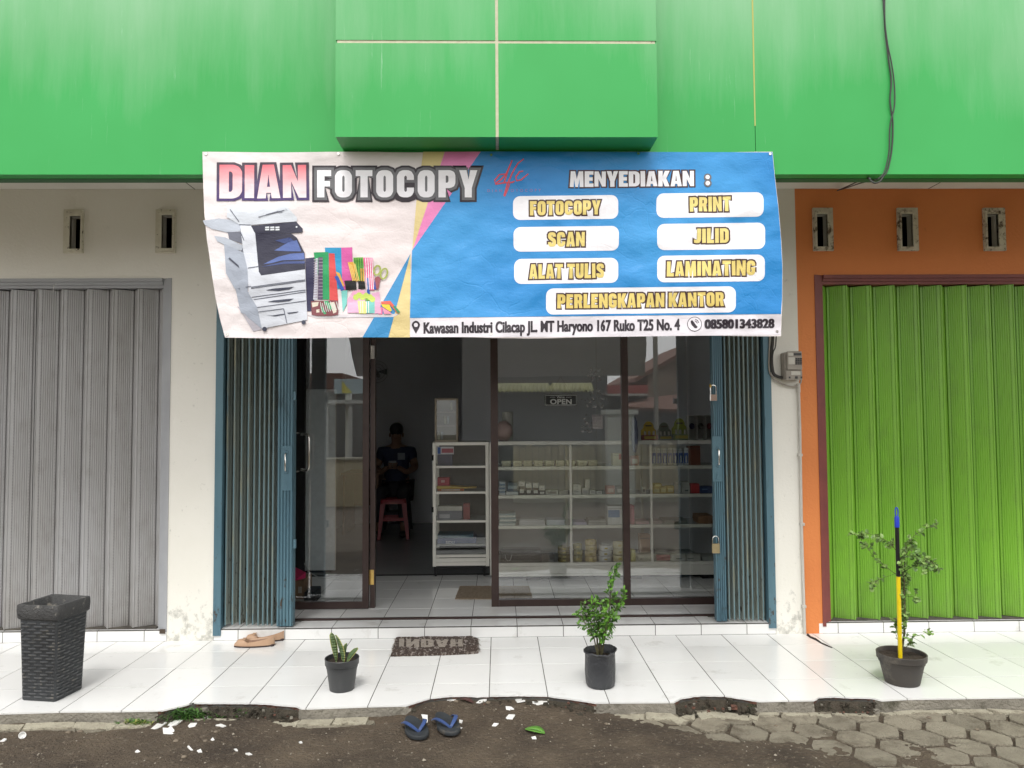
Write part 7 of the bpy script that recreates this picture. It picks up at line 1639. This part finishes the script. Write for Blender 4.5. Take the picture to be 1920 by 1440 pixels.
# ---- broken white tile pieces
shard_m = mat('broken_tile_glaze', (.80,.80,.78), (.74,.74,.72), scale=20, rough=.2); shard_b = plain('broken_tile_body', (.55,.36,.28), rough=.9)
def shard(px, py, poly_px, label, group, lift=.004):
    c = G(px, py, ZG+.01); z = max(soil_z(c.x, c.y), ZG-.006)+lift; tx, ty = rr.gauss(0,.10), rr.gauss(0,.08)+.05
    loc = [(G(px+u, py+v_, ZG+.01)-c) for u, v_ in poly_px]; mb = MB()
    mb.rings([[(c.x+p.x, c.y+p.y, z-.006+p.x*tx+p.y*ty) for p in loc], [(c.x+p.x, c.y+p.y, z-.001+p.x*tx+p.y*ty) for p in loc], [(c.x+p.x*.97, c.y+p.y*.97, z+p.x*tx+p.y*ty) for p in loc]])
    o = mb.build('tile_shard', [shard_m]); tag(o, label, 'tile piece', group); return o
for px, py, poly, lab in ((845,1321,[(-10,-3),(10,1),(11,5),(-3,4),(-10,0)],'long white tile shard at the left of the middle kerb hollow'),
 (861,1315,[(-8,-5),(6,-5),(6,4),(-4,5)],'square white tile shard, left half of the touching pair under the walkway edge'), (875,1315,[(-7,-4),(4,-3),(7,2),(-6,4)],'four sided white shard, right half of the touching pair under the walkway edge'),
 (903,1324,[(-11,3),(-2,-3),(11,-4),(9,0),(-4,4)],'slanted white sliver between two groups of tile shards'), (974,1323,[(-9,-3),(3,-5),(11,3),(-4,5)],'white kite shaped shard right of the middle hollow'),
 (1008,1323,[(-16,2),(-13,-4),(6,-5),(18,0),(21,4),(8,4),(0,7),(-4,4)],'largest white shard near the yellow brown leaf'), (956,1334,[(-8,-2),(2,-2),(8,1),(0,2.5),(-7,2)],'thin white shard lying above the lone diamond piece'), (957,1347,[(-9,2),(-3,-4),(9,-3),(4,4),(-6,4)],'lone white diamond shaped shard on open soil'),
 (928,1360,[(-6,2),(-2,-2),(7,-2),(2,2)],'small white chip between flip flops and green leaf'), (1001,1383,[(-5,-1),(3,-2),(5,2),(-3,2)],'tiny white chip under the green leaf'),
 (797,1354,[(-7,-5),(5,-5),(5,4),(-2,5)],'white shard showing between the two flip flops'), (864,1356,[(-3,-3),(4,-1),(2,3),(-3,2)],'white chip right of the right flip flop strap'), (863,1366,[(-2,-1),(4,0),(2,2),(-2,1)],'lower small white chip right of the right flip flop'),
 (300,1363,[(-18,6),(-6,-5),(13,-7),(2,2),(-10,7)],'long pointed white shard left of the weeds'), (328,1357,[(-14,4),(-6,-5),(14,-3),(4,3),(-6,6)],'overlapping white shard right of the long pointed one'), (316,1372,[(-11,-3),(-1,-3),(4,-7),(11,-1),(10,6),(-10,5)],'notched white shard below the overlapping pair'),
 (361,1362,[(-9,2),(-4,-4),(9,-4),(5,3),(-6,5)],'white diamond shard under the green weeds'), (385,1343,[(-8,-3),(2,-4),(6,1),(5,4),(-3,1)],'small white shard in the hollow right of the weeds'), (337,1350,[(-3,3),(0,-4),(5,-2),(4,2)],'white shard tucked under the weed leaves'),
 (416,1364,[(-12,0),(-2,-3),(8,1),(2,3)],'pale shard right of the diamond shard'), (357,1407,[(-6,-4),(-3,-5),(6,3),(3,5)],'narrow white stick shaped shard on the open soil'), (374,1413,[(-5,0),(2,-3),(5,2),(-2,2)],'tiny white chip next to the stick shaped shard'),
 (258,1411,[(-5,1),(0,-2),(5,0),(0,2)],'tiny white chip left of the stick shaped shard'), (6,1388,[(-6,2),(2,-3),(7,-2),(2,2)],'white chip at the left edge of the soil'), (398,1390,[(-3,1),(1,-2),(4,1),(0,2)],'small round white chip on open soil'), (467,1416,[(-7,0),(1,-2),(6,1),(-1,2)],'flat white chip at the lower middle left of the soil'), (442,1409,[(-4,-2),(2,-2),(4,2),(0,2)],'small slanted white chip above the flat chip'), (563,1394,[(-3,-1),(2,-2),(4,1),(-1,2)],'lone white chip left of the flip flops')):
    shard(px, py, poly, lab, 'broken white tile pieces')
cup = MB().lathe((0,0,0), [(.010,0),(.014,.012),(.016,.020),(.014,.020),(.010,.006)], 14).build('white_cup_piece', shard_m, None, smooth=40); c = G(40,1387,ZG); cup.location = (c.x, c.y, soil_z(c.x,c.y)+.004); cup.rotation_euler = (.9,.5,.4); tag(cup, 'small broken white cup like piece on the soil at far left', 'tile piece')
# stones and bigger brown lumps on the soil
rs3 = random.Random(21); stone_m = mat('soil_stone', (.20,.165,.12), (.13,.105,.08), scale=25, rough=.9)
spots_ = [(915,1331,5),(1400-545,1331,5),(405,1380,4),(330,1395,5),(150,1372,6),(128,1378,5),(1078,1331,3),(985,1337,3),(755,1338,4),(1137,1362,4),(385,1395,4),(345,1425,5),(1455,1360,4),(1620,1348,4),(1742,1345,5),(1832,1367,4),(1495,1372,4)]
for k, (px, py, r_) in enumerate(spots_):
    c = G(px, py, ZG); o = blob('stone', (c.x, c.y, max(ZG-.004, soil_z(c.x, c.y))+.002), r_/400., r_/460., r_/700., stone_m, .5, seed=k, n=10); tag(o, 'small brownish stone lying on the soil before the kerb', 'stone', 'small stones on the soil')
# ---- leaves
def flat_leaf(px0, py0, px1, py1, wpx, mt, label):
    a, b = G(px0,py0,ZG), G(px1,py1,ZG); a.z = soil_z(a.x,a.y)+.006; b.z = soil_z(b.x,b.y)+.006; d_ = b-a; s_ = Vector((-d_.y,d_.x,0)).normalized()*wpx/400.; mb = MB(); n = 12; rows = []
    for k in range(n+1):
        t = k/n; w_ = math.sin(PI*t)**.7; p = a.lerp(b, t)+Vector((0,0,.008*math.sin(PI*t))); rows.append([p+s_*w_+Vector((0,0,.004*w_)), p, p-s_*w_+Vector((0,0,.004*w_))])
    for k in range(n):
        for i in (0,1): mb.add([rows[k][i],rows[k][i+1],rows[k+1][i+1],rows[k+1][i]], [(0,1,2,3)])
    o = mb.build('fallen_leaf', mt, None, fix=False); o.modifiers.new('s','SOLIDIFY').thickness = .0012
    for p in o.data.polygons: p.use_smooth = True
    tag(o, label, 'leaf')
flat_leaf(984,1372,1022,1381,13,mat('fresh_leaf', (.12,.30,.04),(.08,.22,.03),scale=20,rough=.4),'fresh green oval leaf lying on the brown soil'); flat_leaf(1023,1316,1040,1318,11,mat('olive_leaf', (.26,.30,.05),(.20,.20,.05),scale=20,rough=.6),'yellowish green leaf in the hollow below the polybag plant'); flat_leaf(862,1327,888,1333,7,mat('dead_leaf', (.09,.03,.025),(.06,.025,.02),scale=20,rough=.6),'dark reddish brown dead leaf among the tile shards')
# ---- weeds
def weed(px, py, n, R_, H, mats_, label, seed):
    rnd = random.Random(seed); c = G(px, py, ZG); e = empty('weed_tuft', (c.x, c.y, ZG), 0, label, 'weed'); mb = MB()
    for _ in range(n):
        a_ = rnd.random()*2*PI; L_ = H*rnd.uniform(.5,1.2); x_, y_ = rnd.gauss(0,R_*.45), -abs(rnd.gauss(0,R_*.28))+.01; lean = Vector((math.cos(a_)*.8+x_*3, -abs(math.sin(a_))*.5-.25, rnd.uniform(.4,1.1))).normalized(); p = Vector((x_, y_, 0)); w_ = rnd.uniform(.0022,.0045); s_ = Vector((-math.sin(a_), math.cos(a_), 0)); rows = []
        for k in range(5):
            t = k/4; q = p+lean*L_*t+Vector((0,0,-L_*.45*t*t)); rows.append((q+s_*w_*(1-t*.92), q-s_*w_*(1-t*.92)))
        mi = rnd.randint(0,1)
        for k in range(4): mb.add([rows[k][0],rows[k][1],rows[k+1][1],rows[k+1][0]], [(0,1,2,3)], mi)
        if rnd.random() < .45:
            for k in range(3): leafq(mb, p+lean*L_*.4*(k+1)/3, Vector((rnd.gauss(0,1),rnd.gauss(0,1),.4)), Vector((0,0,1)), rnd.uniform(.014,.03), rnd.uniform(.005,.010), mi)
    o = part(mb.build('blades', mats_, None, fix=False), e); o['kind'] = 'stuff'
wm = [mat('weed_green', (.045,.13,.018), (.08,.19,.03), scale=20, rough=.5), mat('weed_dark', (.022,.065,.012), (.04,.10,.02), scale=20, rough=.5)]
weed(345,1342,480,.095,.125,wm,'dense dark green weed tuft growing out of the broken kerb at left',1); weed(463,1334,200,.06,.09,wm,'smaller weed tuft in the broken kerb below the doorstep',2); weed(405,1342,60,.10,.035,wm,'sparse low weeds between the two weed tufts',5)
weed(262,1357,90,.055,.05,[mat('weed_yellow', (.30,.32,.08), (.20,.25,.06), scale=20, rough=.6), wm[0]],'yellowish dry grass tuft left of the tile shards',3)
# crack in the walkway at the orange corner
ck = MB(); cp_ = [(1514,1188),(1520,1193),(1530,1198),(1541,1205),(1550,1210),(1561,1214.5)]; L1 = [G(x_, y_-1.5+(i % 2), .0012) for i, (x_, y_) in enumerate(cp_)]; L2 = [G(x_-2+i*.2, y_+3.2-i*.5, .0012) for i, (x_, y_) in enumerate(cp_)]
for i in range(len(cp_)-1): ck.add([L1[i], L1[i+1], L2[i+1], L2[i]], [(0,1,2,3)])
o = ck.build('crack', mat('crack_dark', (.022,.015,.012), rough=1), walkway)

# ---- electricity meter, conduit and cables on the pillar
mg = mat('meter_grey', (.34,.31,.27), (.28,.255,.22), scale=30, rough=.5); mk = plain('meter_dark', (.05,.05,.05)); mp = plain('meter_paper', (.58,.56,.50))
YM = -.09
em = empty('electricity_meter', W(1489,712,-.05), label='small grey electricity meter with keypad mounted on the white pillar', cat='electricity meter')
def mbx(px0, px1, py0, py1, y0_, y1_, nm, mt, par=em, c=.003): return MB().cham(WX(px0,(py0+py1)/2,YM), WX(px1,(py0+py1)/2,YM), y0_, y1_, WZ(1489,py1,YM), WZ(1489,py0,YM), c).build(nm, mt, par)
mbx(1473,1505,660,711,-.075,-.002,'meter_case',mg,c=.006); mbx(1475.5,1504,658.5,693,-.092,-.0755,'meter_cover',mg,c=.005); mbx(1474,1505,694,712,-.086,-.0755,'terminal_cover',mg,c=.004)
mbx(1478,1490,670,683,-.0935,-.0922,'front_print',mp,c=.0003); mbx(1488,1502,662,666.5,-.0945,-.0922,'lcd_window',mk,c=.0003); mbx(1478,1487,661.5,667,-.0935,-.0922,'oval_print',mp,c=.0003)
for i in range(3):
    for j in range(4): mbx(1491.2+i*4.2,1494.6+i*4.2,671.5+j*3.2,674+j*3.2,-.0955,-.0922,'key',mk,c=.0003)
mbx(1484,1501,696,703,-.0875,-.0862,'terminal_label',mp,c=.0003)
for px in (1479.5, 1501.5): mbx(px,px+3,706,709.5,-.0885,-.0862,'seal_screw',mk,c=.0003)
mbx(1491,1496,705.5,710,-.0885,-.0862,'seal_window',mk,c=.0003)
def wpath(pl_, Y): return [W(x_, y_, Y) for x_, y_ in pl_]
def smooth_path(P, n=6):
    P = [P[0]]+list(P)+[P[-1]]; out = []
    for i in range(1, len(P)-2):
        for k in range(n):
            t = k/n; a, b, c_, d_ = P[i-1], P[i], P[i+1], P[i+2]; out.append(.5*((2*b)+(c_-a)*t+(2*a-5*b+4*c_-d_)*t*t+(3*b-a-3*c_+d_)*t*t*t))
    out.append(P[-2]); return out
o = MB().tube(smooth_path(wpath([(1450,560),(1449,630),(1447,660),(1447,682),(1450,700),(1458,706),(1466,708),(1473,708)], -.03)), .0105, 10).build('black_conduit', plain('conduit_black', (.035,.033,.03), rough=.6), None, smooth=50); tag(o, 'thick black corrugated conduit curving into the electricity meter', 'conduit')
o = MB().tube(smooth_path(wpath([(1443,560),(1443,640),(1442,690),(1449,708),(1462,718),(1480,724),(1494,724),(1501,718),(1502,710)], -.022)), .0052, 8).build('grey_cable', plain('cable_grey', (.34,.31,.27), rough=.6), None, smooth=50); tag(o, 'thin pale grey cable looping under the electricity meter', 'cable')
o = MB().tube(smooth_path(wpath([(1456,560),(1455,640),(1450,660),(1448,672)], -.045)), .004, 8).build('black_cable', plain('cable_black', (.03,.03,.03), rough=.5), None, smooth=50); tag(o, 'thin black cable hanging beside the thick conduit', 'cable')
e = empty('white_pipe', (WX(1507,1180,-.02), -.02, 0), label='slim white painted pipe running down the pillar from the meter', cat='pipe')
MB().tube([W(1497,722,-.016), W(1499.5,800,-.016), W(1503,1000,-.016), W(1509,1192,-.016)], .0095, 10).build('pipe', mat('pipe_offwhite', (.55,.53,.49), (.46,.44,.40), scale=14, rough=.6), e, smooth=50)
MB().tube([W(1496.8,719,-.016), W(1497.3,736,-.016)], .0125, 10).build('pipe_socket', MATS['pipe_offwhite'], e)
for px, py in ((1500,853),(1504,983),(1507,1137)): MB().cham(WX(px-3.5,py,-.02), WX(px+4.5,py,-.02), -.027, -.0012, WZ(px,py+2.5,-.02), WZ(px,py-2.5,-.02), .002).build('pipe_clip', MATS['pipe_offwhite'], e)
# ---- loose black cable down the green fascia
kb_ = plain('old_black_cable', (.045,.045,.045), rough=.6); Yc_ = YFAS-.012
P1_ = smooth_path(wpath([(1652,-60),(1657,10),(1660,60),(1666,110),(1671,150),(1669,190),(1674,230),(1672,280),(1664,318),(1655,332)], Yc_))
P2_ = smooth_path(wpath([(1660,-60),(1659,30),(1664,80),(1672,120),(1677,160),(1677,200),(1669,235),(1667,285),(1659,320),(1650,333)], Yc_-.004))
e = empty('fascia_cable', P1_[0], label='two twisted thin black cables hanging down the right green fascia', cat='cable')
MB().tube(P1_, .0042, 6).build('cable_strand', kb_, e, smooth=60); MB().tube(P2_, .0034, 6).build('cable_strand', kb_, e, smooth=60)
q1 = W(1655,332,Yc_); q2 = W(1640,342,YFAS+.02); 
MB().tube(smooth_path([q1, W(1650,340,YFAS-.02), W(1640,343,YFAS-.03), W(1632,338,YFAS-.01), W(1628,334,YFAS+.04), W(1607,341,-.75), W(1590,349,-.35), W(1570,357.5,-.02)]), .0042, 6).build('cable_strand', kb_, e, smooth=60)
MB().tube(smooth_path([W(1650,333,Yc_), W(1640,338,YFAS+.03), W(1615,343,-.7), W(1588,352,-.3), W(1573,356.5,-.02)]), .0032, 6).build('cable_strand', kb_, e, smooth=60)
